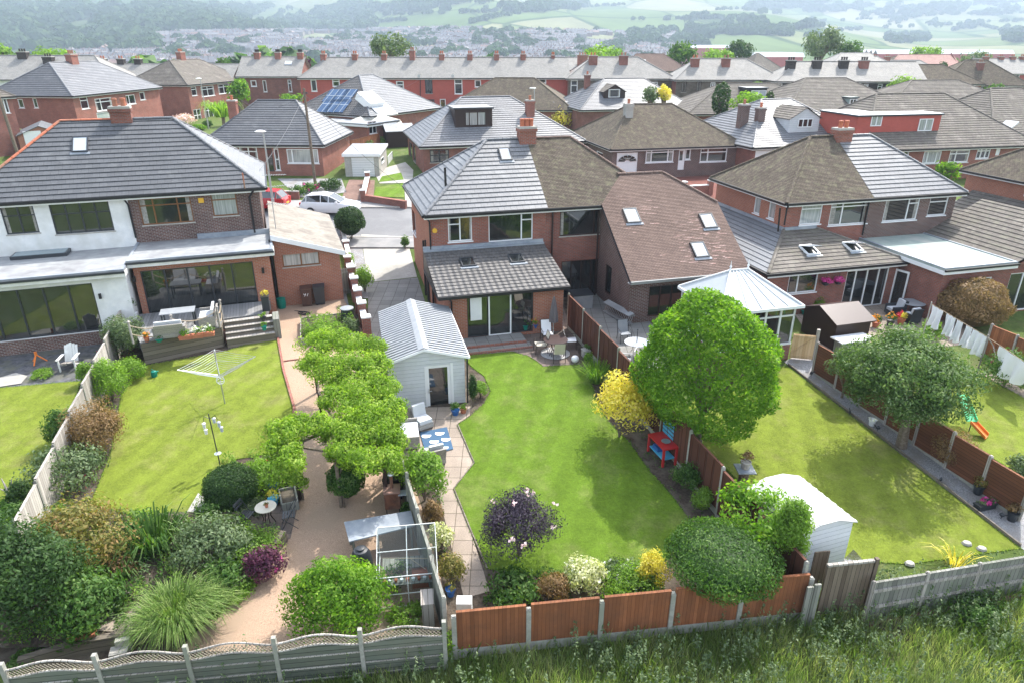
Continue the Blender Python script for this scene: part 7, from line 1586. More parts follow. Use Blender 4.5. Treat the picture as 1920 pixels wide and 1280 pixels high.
# ladder rack, storage box, table at the neighbour
q = at(1150, 600); LR = thing('ladder_stack', 'stack of folded aluminium ladders leaning by the brown wing wall', 'ladders', q, 15 - 78)
for k in range(3):
    mb = MB(); y = .06 + k * .13
    for z in (.05, .45): mb.obox((-1.1, y + z * .35, z + .02), (2.2, 0, 0), (0, .05, .02), (0, 0, .05))
    for i in range(8): mb.tube([(-1.0 + i * .28, y + .03, .08), (-1.0 + i * .28, y + .19, .48)], .018, 5)
    mb.build('ladder', MT['steel'], LR)
mb = MB(); mb.obox((-1.15, .1, .56), (2.3, 0, 0), (0, .34, .1), (0, 0, .02)); mb.build('cover_board', MT['felt'], LR)
q = at(1088, 575); BX = thing('storage_box', 'grey plastic storage box with dark lid inside the dark fence', 'storage box', q, 15); mb = MB(); mb.box(-.55, .55, -.4, .4, 0, .75); mb.build('body', MT['rib'], BX); mb = MB(); mb.obox((-.58, -.43, .751), (1.16, 0, 0), (0, .86, .06), (0, 0, .05)); mb.build('lid', MT['charcoal'], BX)
tq = at(1192, 668); rtable('round glass table with white rim left of the round tree', tq, .55, .72, 'glass_sky', 'white', rim='white'); sling('grey sling chair behind the round glass table', at(1170, 640), 10, 'rib', 'charcoal'); sling('grey sling chair left of the round glass table', at(1172, 690), -110, 'rib', 'white')
mb = MB(); mb.tube([(0, 0, 0), (0, 0, 1.25)], .018, 6); mb.lathe([(.0, 0), (.05, .05), (.0, .12)], (0, 0, 1.25), 8); o = mb.build('parasol_pole', MT['charcoal'], label='bare parasol pole standing through the round glass table', cat='pole'); o.location = tq
# plant stand by the fence, right lawn
q = at(1392, 908); PS = thing('plant_stand', 'tree stump stand with a grey slab top by the dark fence', 'stand', q); mb = MB(); mb.lathe([(.2, -.1), (.17, .3), (.18, .62)], (0, 0, 0), 10); mb.build('stump', MT['bark'], PS); mb = MB(); mb.box(-.3, .3, -.3, .3, .621, .66); mb.build('slab_top', MT['lead'], PS)
t = pot('pale round pot with a small olive shrub on the stump stand', 1388, 880, .17, .28, 'concrete', 'lf_brown', .4, 260, name='plant_pot'); t.location = q + V3(0, 0, .66)
# right garden border pots
pot('white pot on the gravel left of the tree trunk', 1634, 797, .14, .28, 'white', 'lf_white', .04, 20); pot('tall black pot with orange-green acer on the gravel border', 1832, 925, .17, .34, 'charcoal', 'lf_rust', .3, 260); pot('long black trough of mixed flowers on the gravel border', 1845, 952, .12, .2, 'charcoal', 'lf_grey', .14, 150, square=True, long=.22, flower='lf_magenta'); pot('black pot with bronze shrub by the lap fence at the right edge', 1896, 975, .17, .33, 'charcoal', 'lf_brown', .28, 260)
b = at(1790, 1058); blades('yucca_plant', b, 40, .5, .6, 'lf_yellow', 15, .02, label='yellow-green yucca beside the silvered board fence', cat='plant')
for i, (x, y, l) in enumerate(((1812, 1020, 'larger pale stone by the yucca'), (1840, 1030, 'smaller pale stone right of the yucca'), (1705, 1058, 'flat grey stone left of the yucca'))):
    mb = MB(); mb.lathe([(.05, 0), (.13, .03), (.1, .09), (.0, .11)], (0, 0, 0), 7, sx=1.2); o = mb.build('stone', MT['concrete'], label=l, cat='stone'); o.location = at(x, y)
for i, (x, y) in enumerate(((1520, 705), (1592, 778), (1645, 808), (1762, 905), (1876, 972))):
    mb = MB(); mb.tube([(0, 0, 0), (.02, 0, .1)], .012, 5); mb.lathe([(.0, .08), (.07, .12), (.08, .18), (.02, .24), (0, .26)], (0, 0, 0), 7, sy=.6); mb.tube([(.06, 0, .17), (.16, 0, .26)], .02, 4); o = mb.build('bird_ornament', MT['charcoal'], label='small dark metal bird ornament standing on the gravel border edging', cat='ornament', group='bird ornaments on the gravel edging'); o.location = at(x, y); o.rotation_euler = (0, 0, i * 1.3)
# flower pots, dining set and washing behind
for i, (x, y, lf, fl, lab) in enumerate(((1623, 612, 'lf_lime', 'lf_orange', 'pot of yellow flowers, leftmost of the flower pot row'), (1641, 614, 'lf_mid', 'lf_orange', 'pot of orange-yellow flowers beside the yellow one'), (1668, 610, 'lf_mid', 'lf_orange', 'pot of orange-red flowers in the middle of the row'), (1688, 608, 'lf_yellow', 'lf_red', 'pot with a yellow conifer and red flowers, rightmost of the row'))):
    pot(lab, x, y, .2, .3, ('concrete', 'terracotta', 'charcoal', 'terracotta')[i], lf, .35, 200, flower=fl, group='flower pots on the right patio')
pot('green tub holding the round purple acer', 1510, 590, .25, .25, 'teal', 'lf_plum', .3, 100)
tq = at(1706, 592); rtable('grey round dining table by the brick side wall', tq, .6, .75, 'rib', 'charcoal')
for i, (x, y, r, l) in enumerate(((1676, 592, -100, 'dark rattan chair left of the grey round table'), (1704, 605, 180, 'dark rattan chair in front of the grey round table'), (1738, 590, 100, 'dark rattan chair right of the grey round table'), (1716, 572, 10, 'dark rattan chair behind the grey round table'))):
    sofa(l, at(x, y), r + 15, .55, 'charcoal', 'rattan_chair', 'chair', True, .85)
for i, (x, y, l) in enumerate(((1548, 530, 'left pink hanging basket beside the french doors'), (1572, 528, 'right pink hanging basket nearest the french doors'))):
    q = B1.M @ B1.hit(x, y, (0, -3.5, 0), (0, -1, 0)); t = thing('hanging_basket', l, 'hanging basket', q); mb = MB(); mb.lathe([(0, -.2), (.15, -.12), (.2, 0)], (0, 0, 0), 10); mb.build('basket', MT['charcoal'], t); mb = MB(); mb.tube([(0, 0, 0), (0, 0, .5), (0, .3, .52)], .012, 4); mb.build('bracket', MT['black'], t); P, N = crown((0, 0, .08), (.3, .25, .18), 240, 8, .5, 60 + i); leaf_mesh('blossom', P, N, .05, MT['lf_magenta'], t, aspect=.8)
# washing line and its posts
w0, w1, w2 = at(1746, 570, 2.0), at(1852, 632, 1.9), at(1940, 690, 1.9)
WL = thing('washing_line', 'washing line on timber props across the far right garden', 'washing line', V3(w1.x, w1.y, Tz(w1.y))); O_ = V3(*WL.location); mb = MB(); mb.tube([w0 - O_, w1 - O_, w2 - O_], .008, 4); mb.build('line', MT['rope'], WL)
for a_ in (w0, w1): mb = MB(); mb.tube([V3(a_.x, a_.y, Tz(a_.y)) - O_, a_ - O_ + V3(0, 0, .1)], .03, 6); mb.build('prop', MT['wood_silver'], WL)
mb = MB(); mb.tube([at(1876, 705) - O_, at(1862, 648, 1.) - O_, w1 - O_], .025, 5); mb.build('prop', MT['wood_silver'], WL)
def cloth(label, f0, f1, A, B, h, seed, rnd_=0.):
    a, b = A.lerp(B, f0), A.lerp(B, f1); R = random.Random(seed); mb = MB(); N_, K = 12, 6; u = (b - a); s = V3(-u.y, u.x, 0).normalized(); ph = R.random() * 6
    g = [[a + u * (i / N_) + V3(0, 0, -h * (j / K) * (1 + .08 * math.sin(i * .9 + ph) - rnd_ * (2 * i / N_ - 1) ** 2 * .55) - .02) + s * (.11 * math.sin(i * 1.3 + ph + j * .35) * (.2 + j / K)) for i in range(N_ + 1)] for j in range(K + 1)]
    for j in range(K):
        for i in range(N_): mb.poly([g[j][i], g[j][i + 1], g[j + 1][i + 1], g[j + 1][i]])
    return mb.build('hung_cloth', MT['cloth'], smooth=True, label=label, cat='laundry', group='white laundry on the washing line')
cloth('white sheet on the line, leftmost of the laundry', .02, .24, w0, w1, .95, 1); cloth('white towel on the line, second from the left', .3, .46, w0, w1, .9, 2); cloth('white towel on the line, third from the left', .48, .6, w0, w1, .95, 3); cloth('narrow white cloth beside the wide sheet', .64, .76, w0, w1, .9, 4); cloth('wide white sheet just left of the timber prop', .77, .99, w0, w1, .95, 5); cloth('large rounded white sheet hanging alone right of the timber prop', .28, .92, w1, w2, 1.15, 6, .8)
# slide
sq = at(1800, 762); SL = thing('garden_slide', 'childs slide, green at the top and orange at the foot, on the far right lawn', 'slide', (0, 0, 0)); pA, pB, pC = at(1803, 740, .95), at(1822, 790, .45), at(1850, 820, .05)
def chute(a, b, m):
    mb = MB(); n = 6; s = V3((b - a).y, -(b - a).x, 0).normalized() * .2
    for i in range(n):
        p, q = a.lerp(b, i / n), a.lerp(b, (i + 1) / n); mb.obox(p - s, q - p, s * 2, V3(0, 0, .02)); mb.obox(p - s, q - p, s * .12, V3(0, 0, .12)); mb.obox(p + s * .88, q - p, s * .12, V3(0, 0, .12))
    mb.build('chute', m, SL)
chute(pA, pB, MT['green_pl']); chute(pB, pC, MT['orange']); mb = MB(); s = V3(.2, .1, 0)
for sg in (-1, 1): g_ = pA + s * sg - V3(.35, -.5, 0); mb.tube([V3(g_.x, g_.y, Tz(g_.y)), pA + s * sg], .02, 5)
mb.build('ladder', MT['green_pl'], SL); mb = MB(); mb.tube([V3(pB.x, pB.y, Tz(pB.y)), pB], .02, 5); mb.build('strut', MT['charcoal'], SL)

# ------------------------------------------------------------------ pergola and its climber
PG = thing('pergola', 'dark timber pergola under the climber beside the resin path', 'pergola', at(600, 790)); PO = V3(*PG.location)
tops = [at(585, 650, 2.1), at(598, 735, 2.1), at(632, 800, 2.1), at(628, 848, 2.1), at(548, 835, 2.1), at(700, 640, 2.1), at(716, 720, 2.1), at(728, 800, 2.1), at(718, 850, 2.1)]
for p in tops: mb = MB(); q = p - PO; mb.box(q.x - .05, q.x + .05, q.y - .05, q.y + .05, Tz(p.y) - PO.z - .3, q.z); mb.build('post', MT['darkbrown'] if p is not tops[3] else MT['bark'], PG)
for a, b in ((0, 1), (1, 2), (2, 3), (5, 6), (6, 7), (7, 8), (0, 5), (1, 6), (2, 7), (3, 8), (4, 3), (4, 2)): mb = MB(); A, B = tops[a] - PO, tops[b] - PO; mb.tube([A, B], .045, 4); mb.build('beam', MT['bark'], PG)
WIS = [(592, 650, .62), (625, 640, .6), (665, 648, .62), (700, 655, .55), (585, 678, .5), (615, 690, .7), (660, 690, .75), (705, 690, .65), (640, 722, .7), (685, 730, .75), (722, 728, .55), (622, 745, .45), (660, 765, .7), (700, 765, .75), (735, 765, .45), (672, 800, .7), (712, 800, .7), (742, 790, .35), (530, 812, .5), (565, 802, .5), (600, 800, .5), (635, 812, .55), (668, 832, .6), (710, 838, .65), (640, 850, .5), (685, 862, .5), (722, 868, .5), (528, 842, .5), (545, 868, .38), (735, 830, .4)]
Ps, Ns = [], []; wo = at(600, 790); Rw = np.random.default_rng(77)
for i, (x, y, r) in enumerate(WIS):
    c = at(x, y, 2.25 + .25 * Rw.random()); P, N = crown((c.x - wo.x, c.y - wo.y, c.z - wo.z), (r * 1.17, r * 1.17, r * .8), int(4200 * r), 12, .55, 200 + i, low=-.8); Ps.append(P); Ns.append(N)
for (x, y, zz) in ((560, 900, 1.2), (548, 885, 1.5), (738, 880, 1.2), (730, 850, 1.4), (742, 840, .9)):
    c = at(x, y, zz); P, N = crown((c.x - wo.x, c.y - wo.y, c.z - wo.z), (.28, .28, .55), 500, 8, .5, 300 + x); Ps.append(P); Ns.append(N)
WT = thing('climbing_plant', 'big bright green climber smothering the pergola beside the resin path', 'climbing plant', wo); leaf_mesh('foliage', np.concatenate(Ps), np.concatenate(Ns), .056, MT['lf_climb'], WT, seed=4)
for i in (1, 3, 4): mb = MB(); q = tops[i] - wo; mb.tube([(q.x + .1, q.y, Tz(tops[i].y) - wo.z), (q.x + .05, q.y + .08, q.z * .5), (q.x + .3, q.y + .3, q.z + .05)], [.04, .03, .02], 6); mb.build('stem', MT['bark'], WT)
# raised vegetable bed at the top of the pergola
def frame_bed(label, pts, h, th=.05, mat='sleeper', soil=True):
    P = [at(*p) for p in pts]; o = P[0].copy(); o.z = Tz(o.y); t = thing('raised_bed', label, 'raised bed', o)
    for a, b in zip(P, P[1:] + P[:1]):
        A, B = V3(a.x, a.y, Tz(a.y)) - o, V3(b.x, b.y, Tz(b.y)) - o; d = B - A; s = V3(-d.y, d.x, 0).normalized() * th; mb = MB(); mb.obox(A - V3(0, 0, .1), d, s, V3(0, 0, h + .1)); mb.build('side_board', MT[mat], t)
    if soil: mb = MB(); mb.poly([(p.x - o.x, p.y - o.y, Tz(p.y) - o.z + h * .8) for p in P]); mb.build('bed_soil', MT['soil'], t)
    return t
frame_bed('raised vegetable bed between the resin path and the brick pillars', [(566, 606), (660, 595), (672, 635), (566, 645)], .3, mat='wood_silver')
frame_bed('small square timber planter at the arch foot', [(530, 962), (562, 955), (556, 925), (524, 932)], .35, mat='fence_grey')
# curved timber retaining wall and raised bed behind it
cw = [(40, 1262), (150, 1228), (260, 1208), (350, 1182), (415, 1148), (460, 1105), (505, 1058), (540, 1015)]; W_ = [at(*p) for p in cw]; o = V3(W_[0].x, W_[0].y, Tz(W_[0].y))
CWt = thing('timber_retaining_wall', 'curved dark timber sleeper wall holding the lower left bed above the resin path', 'wall', o)
for z in range(3):
    mb = MB()
    for a, b in zip(W_, W_[1:]):
        A, B = V3(a.x, a.y, Tz(a.y)) - o, V3(b.x, b.y, Tz(b.y)) - o; d = B - A; s = V3(-d.y, d.x, 0).normalized() * (.14 + .02 * z); mb.obox(A + V3(0, 0, -.1 + z * .17), d, s, V3(0, 0, .165))
    mb.build('sleeper', MT['sleeper'], CWt)
sheet('raised_bed_soil', [(150, 1228), (260, 1208), (350, 1182), (415, 1148), (460, 1105), (505, 1058), (540, 1015), (460, 975), (330, 975), (60, 1000), (-60, 1235)], .34, MT['soil'])
sheet('stone_paving', [(170, 1200), (240, 1175), (262, 1150), (300, 1185), (262, 1205)], .37, MT['slab'])
for i, (x, y, w_, h_) in enumerate(((226, 1228, .42, .2), (236, 1212, .34, .36))):
    mb = MB(); mb.box(-w_ / 2, w_ / 2, -.15, .15, 0, h_); o2 = mb.build('stone_step', MT['concrete'], label=('lower pale stone step below the timber wall', 'upper pale stone step set into the timber wall')[i], cat='step'); o2.location = at(x, y); o2.rotation_euler = (0, 0, .3)
pot('terracotta trough of seedlings at the edge of the timber wall', 155, 1195, .08, .12, 'terracotta', 'lf_bright', .1, 80, square=True, long=.22, h0=.36)
mb = MB()
for k in range(5): mb.tube([(k * .1, k * .03, -.2), (k * .1, k * .03, .42 - .03 * k)], .05, 7)
o = mb.build('timber_post_edging', MT['sleeper'], label='short upright timber posts beside the ornamental grass', cat='edging'); o.location = at(215, 1130, .3)
sheet('stepping_stones', [(348, 965), (372, 925), (386, 935), (378, 985), (355, 990)], .035, MT['concrete'])
sheet('paved_corner', [(415, 975), (560, 940), (545, 1010), (500, 1030), (430, 1000)], .03, MT['slab_brown'])

# ------------------------------------------------------------------ greenhouse corner
g = at(706, 1084, 1.1); gw, gd = 1.62, 1.45; GH = thing('greenhouse', 'small lean-to greenhouse with a sloping glass lid beside the slatted fence', 'greenhouse', (g.x, g.y, Tz(g.y)), 8)
mb = MB(); zf, zb_ = 1.1, 1.62; C = [V3(0, 0, 0), V3(gw, 0, 0), V3(gw, gd, 0), V3(0, gd, 0)]; Tt_ = [V3(0, 0, zf), V3(gw, 0, zf), V3(gw, gd, zb_), V3(0, gd, zb_)]
for a, b in list(zip(C, Tt_)) + list(zip(Tt_, Tt_[1:] + Tt_[:1])) + [(V3(0, 0, .5), V3(gw, 0, .5)), (V3(gw / 2, 0, 0), V3(gw / 2, 0, zf)), (V3(gw / 2, 0, zf), V3(gw / 2, gd, zb_)), (V3(0, gd / 2, (zf + zb_) / 2), V3(gw, gd / 2, (zf + zb_) / 2)), (V3(0, 0, .05), V3(gw, 0, .05)), (V3(0, gd, .05), V3(0, 0, .05)), (V3(0, gd, .6), V3(0, 0, .5))]:
    d = (b - a); mb.tube([a, b], .015, 4)
mb.build('frame', MT['offwhite'], GH); mb = MB(); mb.poly([p + V3(0, 0, .012) for p in Tt_]); mb.build('lid_pane', MT['clear'], GH); mb = MB(); mb.poly([C[0], C[1], Tt_[1], Tt_[0]]); mb.poly([C[3], C[0], Tt_[0], Tt_[3]]); mb.build('side_pane', MT['clear'], GH)
mb = MB(); mb.box(.08, gw - .08, .9, gd - .08, .55, .58); mb.box(.08, gw - .08, .08, .35, .72, .74); mb.build('shelf', MT['fence_grey'], GH)
for k in range(9): mb = MB(); mb.lathe([(.035, 0), (.05, .09), (.045, .09)], (.18 + k * .155, .2, .745), 8); mb.build('small_pot', MT['white'], GH) if k % 2 else mb.build('small_pot', MT['terracotta'], GH)
P, N = crown((.45, .8, .45), (.4, .35, .4), 500, 10, .5, 401); leaf_mesh('potted_plants', P, N, .05, MT['lf_mid'], GH); mb = MB(); mb.tube([(.1, .9, 1.0), (1.4, .6, 1.1)], .012, 5); mb.tube([(.9, 1.2, .6), (1.3, .3, 1.0)], .012, 5); mb.build('cane', MT['rope'], GH)
mb = MB(); mb.box(.9, 1.35, .6, 1.1, 0, .5); mb.build('clay_pots', MT['terracotta'], GH)
WB = thing('work_bench', 'long bench with pale grey board top behind the greenhouse', 'bench', at(650, 985, .85)); o = V3(*WB.location); qs = [at(645, 978, .85), at(770, 955, .85), at(778, 985, .85), at(655, 1018, .85)]; WB.location = (qs[0].x, qs[0].y, Tz(qs[0].y)); o = V3(*WB.location); mb = MB(); mb.prism([(q.x - o.x, q.y - o.y) for q in qs], .82, .86); mb.build('board_top', MT['lead'], WB)
for q in qs: mb = MB(); f = q.lerp(sum(qs, V3(0, 0, 0)) / 4, .12) - o; mb.box(f.x - .03, f.x + .03, f.y - .03, f.y + .03, 0, .819); mb.build('leg', MT['fence_grey'], WB)
mb = MB(); mb.lathe([(.3, 0), (.31, .45), (.27, .75), (.2, .88), (.12, .9), (.12, .95), (.05, .97), (0, .97)], (0, 0, 0), 20); o = mb.build('compost_bin', MT['charcoal'], smooth=True, label='black bullet shaped compost bin left of the greenhouse', cat='compost bin'); o.location = at(681, 1075)
mb = MB(); mb.box(-.3, .3, -.3, .3, 0, .7); mb.box(-.32, .32, -.32, .32, .701, .76); o = mb.build('black_box', MT['black'], label='black lidded box behind the rusty stove', cat='storage box'); o.location = at(740, 925)
q = at(738, 958); SV = thing('garden_stove', 'rusty box shaped garden stove with a short chimney', 'stove', q, 8); mb = MB(); mb.box(-.24, .24, -.22, .22, .25, .85); mb.build('firebox', MT['rust'], SV); mb = MB(); mb.box(-.27, .27, -.25, .25, .851, .9); mb.build('top_plate', plain('rusty_plate', (.32, .19, .15), .7), SV); mb = MB(); mb.tube([(0, .05, .9), (0, .05, 1.4)], .05, 10); mb.build('flue', MT['rust'], SV)
mb = MB(); mb.lathe([(.11, 0), (.09, .04), (0, .06)], (0, .05, 1.4), 12); mb.build('flue_cap', MT['steel'], SV)
for x in (-.2, .2):
    for y in (-.18, .18): mb = MB(); mb.tube([(x, y, 0), (x, y, .25)], .02, 5); mb.build('leg', MT['black'], SV)
mb = MB(); mb.obox((.2, -.28, .78), (.3, 0, 0), (0, .3, 0), (0, 0, .015)); mb.build('side_shelf', MT['glass_sky'], SV)
bx = at(815, 1172); BXs = thing('timber_box', 'tall pale timber box beside the end post of the trellis fence', 'box', bx, 8); mb = MB(); mb.box(-.3, 0, -.2, .3, 0, .95); mb.build('boards', MT['wood_silver'], BXs); mb = MB(); mb.box(-.32, .02, -.23, .33, .951, .98); mb.build('lid', MT['wood_silver'], BXs)
mb = MB(); mb.box(-.2, .2, -.15, .15, 0, .9); o = mb.build('white_box', MT['offwhite'], label='white plastic box just inside the left end of the red-brown fence', cat='box'); o.location = at(872, 1172)
pot('blue pot at the lower end of the slab path', 845, 1115, .14, .25, 'deepblue', 'lf_rust', .2, 120)
# bistro set and pots
def fold_chair(label, p, rot):
    t = thing('folding_chair', label, 'chair', p, rot); mb = MB()
    for k in range(5): mb.box(-.19, .19, -.19 + k * .078, -.135 + k * .078, .44, .455)
    mb.build('seat', MT['charcoal'], t); mb = MB()
    for x in (-.2, .2): mb.tube([(x, -.26, 0), (x, .24, .88)], .012, 5); mb.tube([(x, .24, 0), (x, -.2, .45)], .012, 5)
    for y, z in ((-.26, .01), (.24, .88)): mb.tube([(-.2, y, z), (.2, y, z)], .012, 5)
    mb.build('frame', MT['charcoal'], t); mb = MB()
    for k in range(2): mb.obox((-.2, .185 + k * .035, .7 + k * .09), (.4, 0, 0), (0, .01, 0), (0, .02, .05))
    mb.build('backrest', MT['charcoal'], t); return t
tb = at(498, 950, .72); rtable('small bistro table with pale mosaic top beside the dark round bush', V3(tb.x, tb.y, Tz(tb.y) + .03), .33, .72, 'cream', 'darkbrown'); pot('small clay pot standing on the bistro table', 500, 950, .06, .11, 'terracotta', 'lf_rust', .04, 20, z=Tz(tb.y) + .75)
fold_chair('black folding chair right of the bistro table', at(545, 985, .03), -75); fold_chair('black folding chair left of the bistro table', at(465, 985, .03), 80)
pot('large dark blue glazed pot in the bed, upper left of three', 514, 918, .2, .3, 'deepblue', 'lf_lime', .25, 120); pot('light blue glazed pot nearest the bistro table', 514, 945, .17, .28, 'blue', 'lf_yellow', .3, 120); pot('brown rimmed bowl beside the blue pots', 542, 918, .2, .25, 'darkbrown', 'lf_lime', .25, 140)
# airer, feeder, watering can
a0 = at(422, 757); RA = thing('rotary_airer', 'opened rotary clothes airer in the middle of the left lawn', 'clothes airer', a0, 20); mb = MB(); mb.tube([(0, 0, 0), (-.03, .05, 2.35)], .025, 7); mb.build('mast', MT['steel'], RA); tips = []
for k in range(4):
    a = math.pi / 2 * k + .1; tip = V3(math.cos(a) * 1.45, math.sin(a) * 1.45, 1.85); tips.append(tip); mb = MB(); mb.tube([(-.02, .03, 1.3), tip], .016, 5); mb.tube([(-.02, .04, 1.95), tip * .55 + V3(0, 0, .7)], .01, 4); mb.build('arm', MT['steel'], RA)
hub = V3(-.02, .03, 1.3); mb = MB()
for i in range(9):
    f = .3 + .7 * i / 8; q = [hub.lerp(t, f) for t in tips]
    for j in range(4): m_ = (q[j] + q[(j + 1) % 4]) / 2 - V3(0, 0, .04); mb.tube([q[j], m_, q[(j + 1) % 4]], .006, 3, cap=False)
mb.build('lines', MT['steel'], RA)
mb = MB(); mb.tube([(.14 * math.cos(t), -.06, 1.12 + .17 * math.sin(t)) for t in [k * 6.2832 / 16 for k in range(17)]], .02, 5); mb.tube([(-.13, -.06, 1.14), (0, -.06, 1.2), (.13, -.06, 1.14)], .012, 4); mb.tube([(-.13, -.06, 1.05), (.13, -.06, 1.05)], .012, 4); mb.build('peg_ring', MT['white'], RA)
f0 = at(413, 872); BF = thing('bird_feeder_pole', 'black pole with hanging bird feeders near the dark round bush', 'bird feeder', f0); mb = MB(); mb.tube([(0, 0, 0), (-.05, 0, 2.1)], .02, 6); mb.tube([(-.04, 0, 1.9), (.16, 0, 2.05), (.24, 0, 1.85)], .01, 4); mb.tube([(-.04, 0, 1.9), (-.22, 0, 2.0), (-.28, 0, 1.8)], .01, 4); mb.build('pole', MT['charcoal'], BF)
for x, z in ((.24, 1.6), (-.28, 1.55), (.1, 1.75), (.3, 1.4), (-.26, 1.3)): mb = MB(); mb.lathe([(.05, 0), (.055, .15), (.07, .17), (0, .22)], (x, 0, z), 8); mb.build('feeder', MT['glass_sky'] if x > 0 else MT['offwhite'], BF)
mb = MB(); mb.lathe([(.02, .05), (.12, 0), (.12, .01)], (0, 0, .5), 10); mb.build('tray', MT['glass_sky'], BF)
q = at(290, 706); WC = thing('watering_can', 'teal green watering can standing on the left lawn', 'watering can', q, -30); mb = MB(); mb.lathe([(.12, 0), (.13, .12), (.11, .27), (.05, .3), (0, .3)], (0, 0, 0), 12); mb.build('body', MT['teal'], WC); mb = MB(); mb.tube([(.1, 0, .06), (.3, 0, .32)], .018, 5); mb.lathe([(.02, 0), (.05, .04)], (.31, 0, .32), 8); mb.build('spout', MT['teal'], WC); mb = MB(); mb.tube([(-.11, 0, .08), (-.2, 0, .2), (-.1, 0, .36), (.04, 0, .3)], .013, 5); mb.build('handle', MT['teal'], WC)
# far left garden
q = at(133, 690); AD = thing('adirondack_chair', 'weathered pale adirondack chair on the slate patio', 'chair', q, 12); mb = MB()
for k in range(6): mb.obox((-.26, -.3 + k * .1, .36 - k * .025), (.52, 0, 0), (0, .085, -.02), (0, 0, .02))
mb.build('seat', MT['wood_silver'], AD); mb = MB()
for k in range(5): x = -.27 + k * .11; mb.obox((x, .25, .22), (.1, 0, 0), (0, .32, .78 - .05 * abs(k - 2)), (0, .02, -.008))
mb.build('backrest', MT['offwhite'], AD)
for x in (-.36, .27): mb = MB(); mb.box(x, x + .12, -.4, .35, .56, .585); mb.build('armrest', MT['offwhite'], AD); mb = MB(); mb.box(x + .03, x + .09, -.34, -.28, 0, .559); mb.obox((x + .03, -.28, .3), (.06, 0, 0), (0, .62, -.3), (0, .02, .08)); mb.build('leg', MT['offwhite'], AD)
q = at(72, 680); OS = thing('plant_stand', 'orange-brown three legged stand on the slate patio', 'stand', q)
for k in range(3): a = 2.1 * k + .6; mb = MB(); mb.tube([(0, 0, .42), (math.cos(a) * .35, math.sin(a) * .35, .02)], .03, 5); mb.build('leg', MT['orange'], OS)
mb = MB(); mb.tube([(0, 0, .38), (0, 0, .55)], .06, 7); mb.build('head', MT['orange'], OS)
mb = MB(); mb.tube([(0, 0, 0), (.1, 0, .35), (-.05, .1, .75)], [.05, .04, .015], 6); mb.tube([(.1, 0, .35), (.3, 0, .6), (.34, .05, .8)], [.035, .025, .01], 6); mb.tube([(.08, 0, .3), (-.2, 0, .45)], [.03, .01], 5); o = mb.build('driftwood', MT['wood_silver'], label='bleached forked driftwood branch at the left edge lawn', cat='driftwood'); o.location = at(14, 935)
sheet('stone_slab', [(-10, 712), (30, 700), (52, 706), (40, 720), (0, 726)], .05, MT['concrete'])
# bins and bits by the brick garage
def bin_(label, px, py, m, num=None):
    t = thing('wheelie_bin', label, 'wheelie bin', at(px, py), R3 - 4); mb = MB(); b, tt = .24, .29
    pts = [V3(-b, -b, .06), V3(b, -b, .06), V3(b, b, .06), V3(-b, b, .06), V3(-tt, -tt, .98), V3(tt, -tt, .98), V3(tt, tt, .98), V3(-tt, tt, .98)]; mb.faces(pts, ((3, 2, 1, 0), (4, 5, 6, 7), (0, 1, 5, 4), (1, 2, 6, 5), (2, 3, 7, 6), (3, 0, 4, 7))); mb.build('body', MT[m], t)
    mb = MB(); mb.obox((-tt - .02, -tt - .03, .985), (2 * tt + .04, 0, 0), (0, 2 * tt + .08, .05), (0, 0, .06)); mb.build('lid', MT[m], t)
    for x in (-.22, .22): mb = MB(); mb.tube([(x - .03, .26, .1), (x + .03, .26, .1)], .1, 12); mb.build('wheel', MT['tyre'], t)
    if num:
        c = bpy.data.curves.new('number', 'FONT'); c.body = num; c.size = .3; c.extrude = .004; c.align_x = 'CENTER'; c.materials.append(MT['white']); o = bpy.data.objects.new('number', c); me = bpy.data.meshes.new_from_object(o); bpy.data.objects.remove(o); o = bpy.data.objects.new('number', me); COL.objects.link(o); o.parent = t; o.location = (0, -.283, .62); o.rotation_euler = (math.radians(86.9), 0, 0)
    return t
bin_('brown wheelie bin with white house number', 577, 573, 'bin', '97'); bin_('black wheelie bin right of the brown one', 601, 570, 'charcoal')
mb = MB(); mb.lathe([(.2, 0), (.24, .3), (.22, .55), (.24, .57), (.0, .62)], (0, 0, 0), 12); o = mb.build('garden_tub', MT['teal'], label='dark green tub in the corner of the brick garage', cat='tub'); o.location = at(529, 578)
mb = MB()
for k in range(3): mb.tube([(.22 * math.cos(t) + k * .12, .2 * math.sin(t) - k * .1, .04 + .02 * k) for t in [j * 6.2832 / 14 for j in range(15)]], .022, 5)
mb.tube([(-.5, .3, .03), (-.2, .2, .05), (.1, .15, .04)], .022, 5); o = mb.build('coiled_hose', MT['black'], label='black hose lying coiled on the resin path below the bins', cat='hose'); o.location = at(567, 588)
CB = thing('water_butt', 'dark round water butt with grey lid by the brick pillars', 'water butt', at(653, 606)); mb = MB(); mb.lathe([(.3, 0), (.33, .4), (.31, .78)], (0, 0, 0), 18); mb.build('barrel', MT['charcoal'], CB); mb = MB(); mb.lathe([(.34, .78), (.34, .83), (.0, .86)], (0, 0, 0), 18); mb.build('lid', MT['rib'], CB)
for i, (x, y) in enumerate(((252, 523), (493, 507))):
    q = L1.hit(x, y, (0, -3.2, 0), (0, -1, 0)); mb = MB(); mb.box(q.x - .06, q.x + .06, -3.32, -3.201, q.z - .14, q.z + .14); mb.build('wall_light', MT['black'], L1.root)
for x, y in ((188, 555),): q = L2.hit(x, y, (0, -4., 0), (0, -1, 0)); mb = MB(); mb.box(q.x - .05, q.x + .05, -4.12, -4.001, q.z - .12, q.z + .12); mb.build('wall_light', MT['black'], L2.root)
for x in (-1.6, -.1, 1.6): mb = MB(); mb.box(2.9 + x, 3.3 + x, -3.1, -3.05, 0, .01)

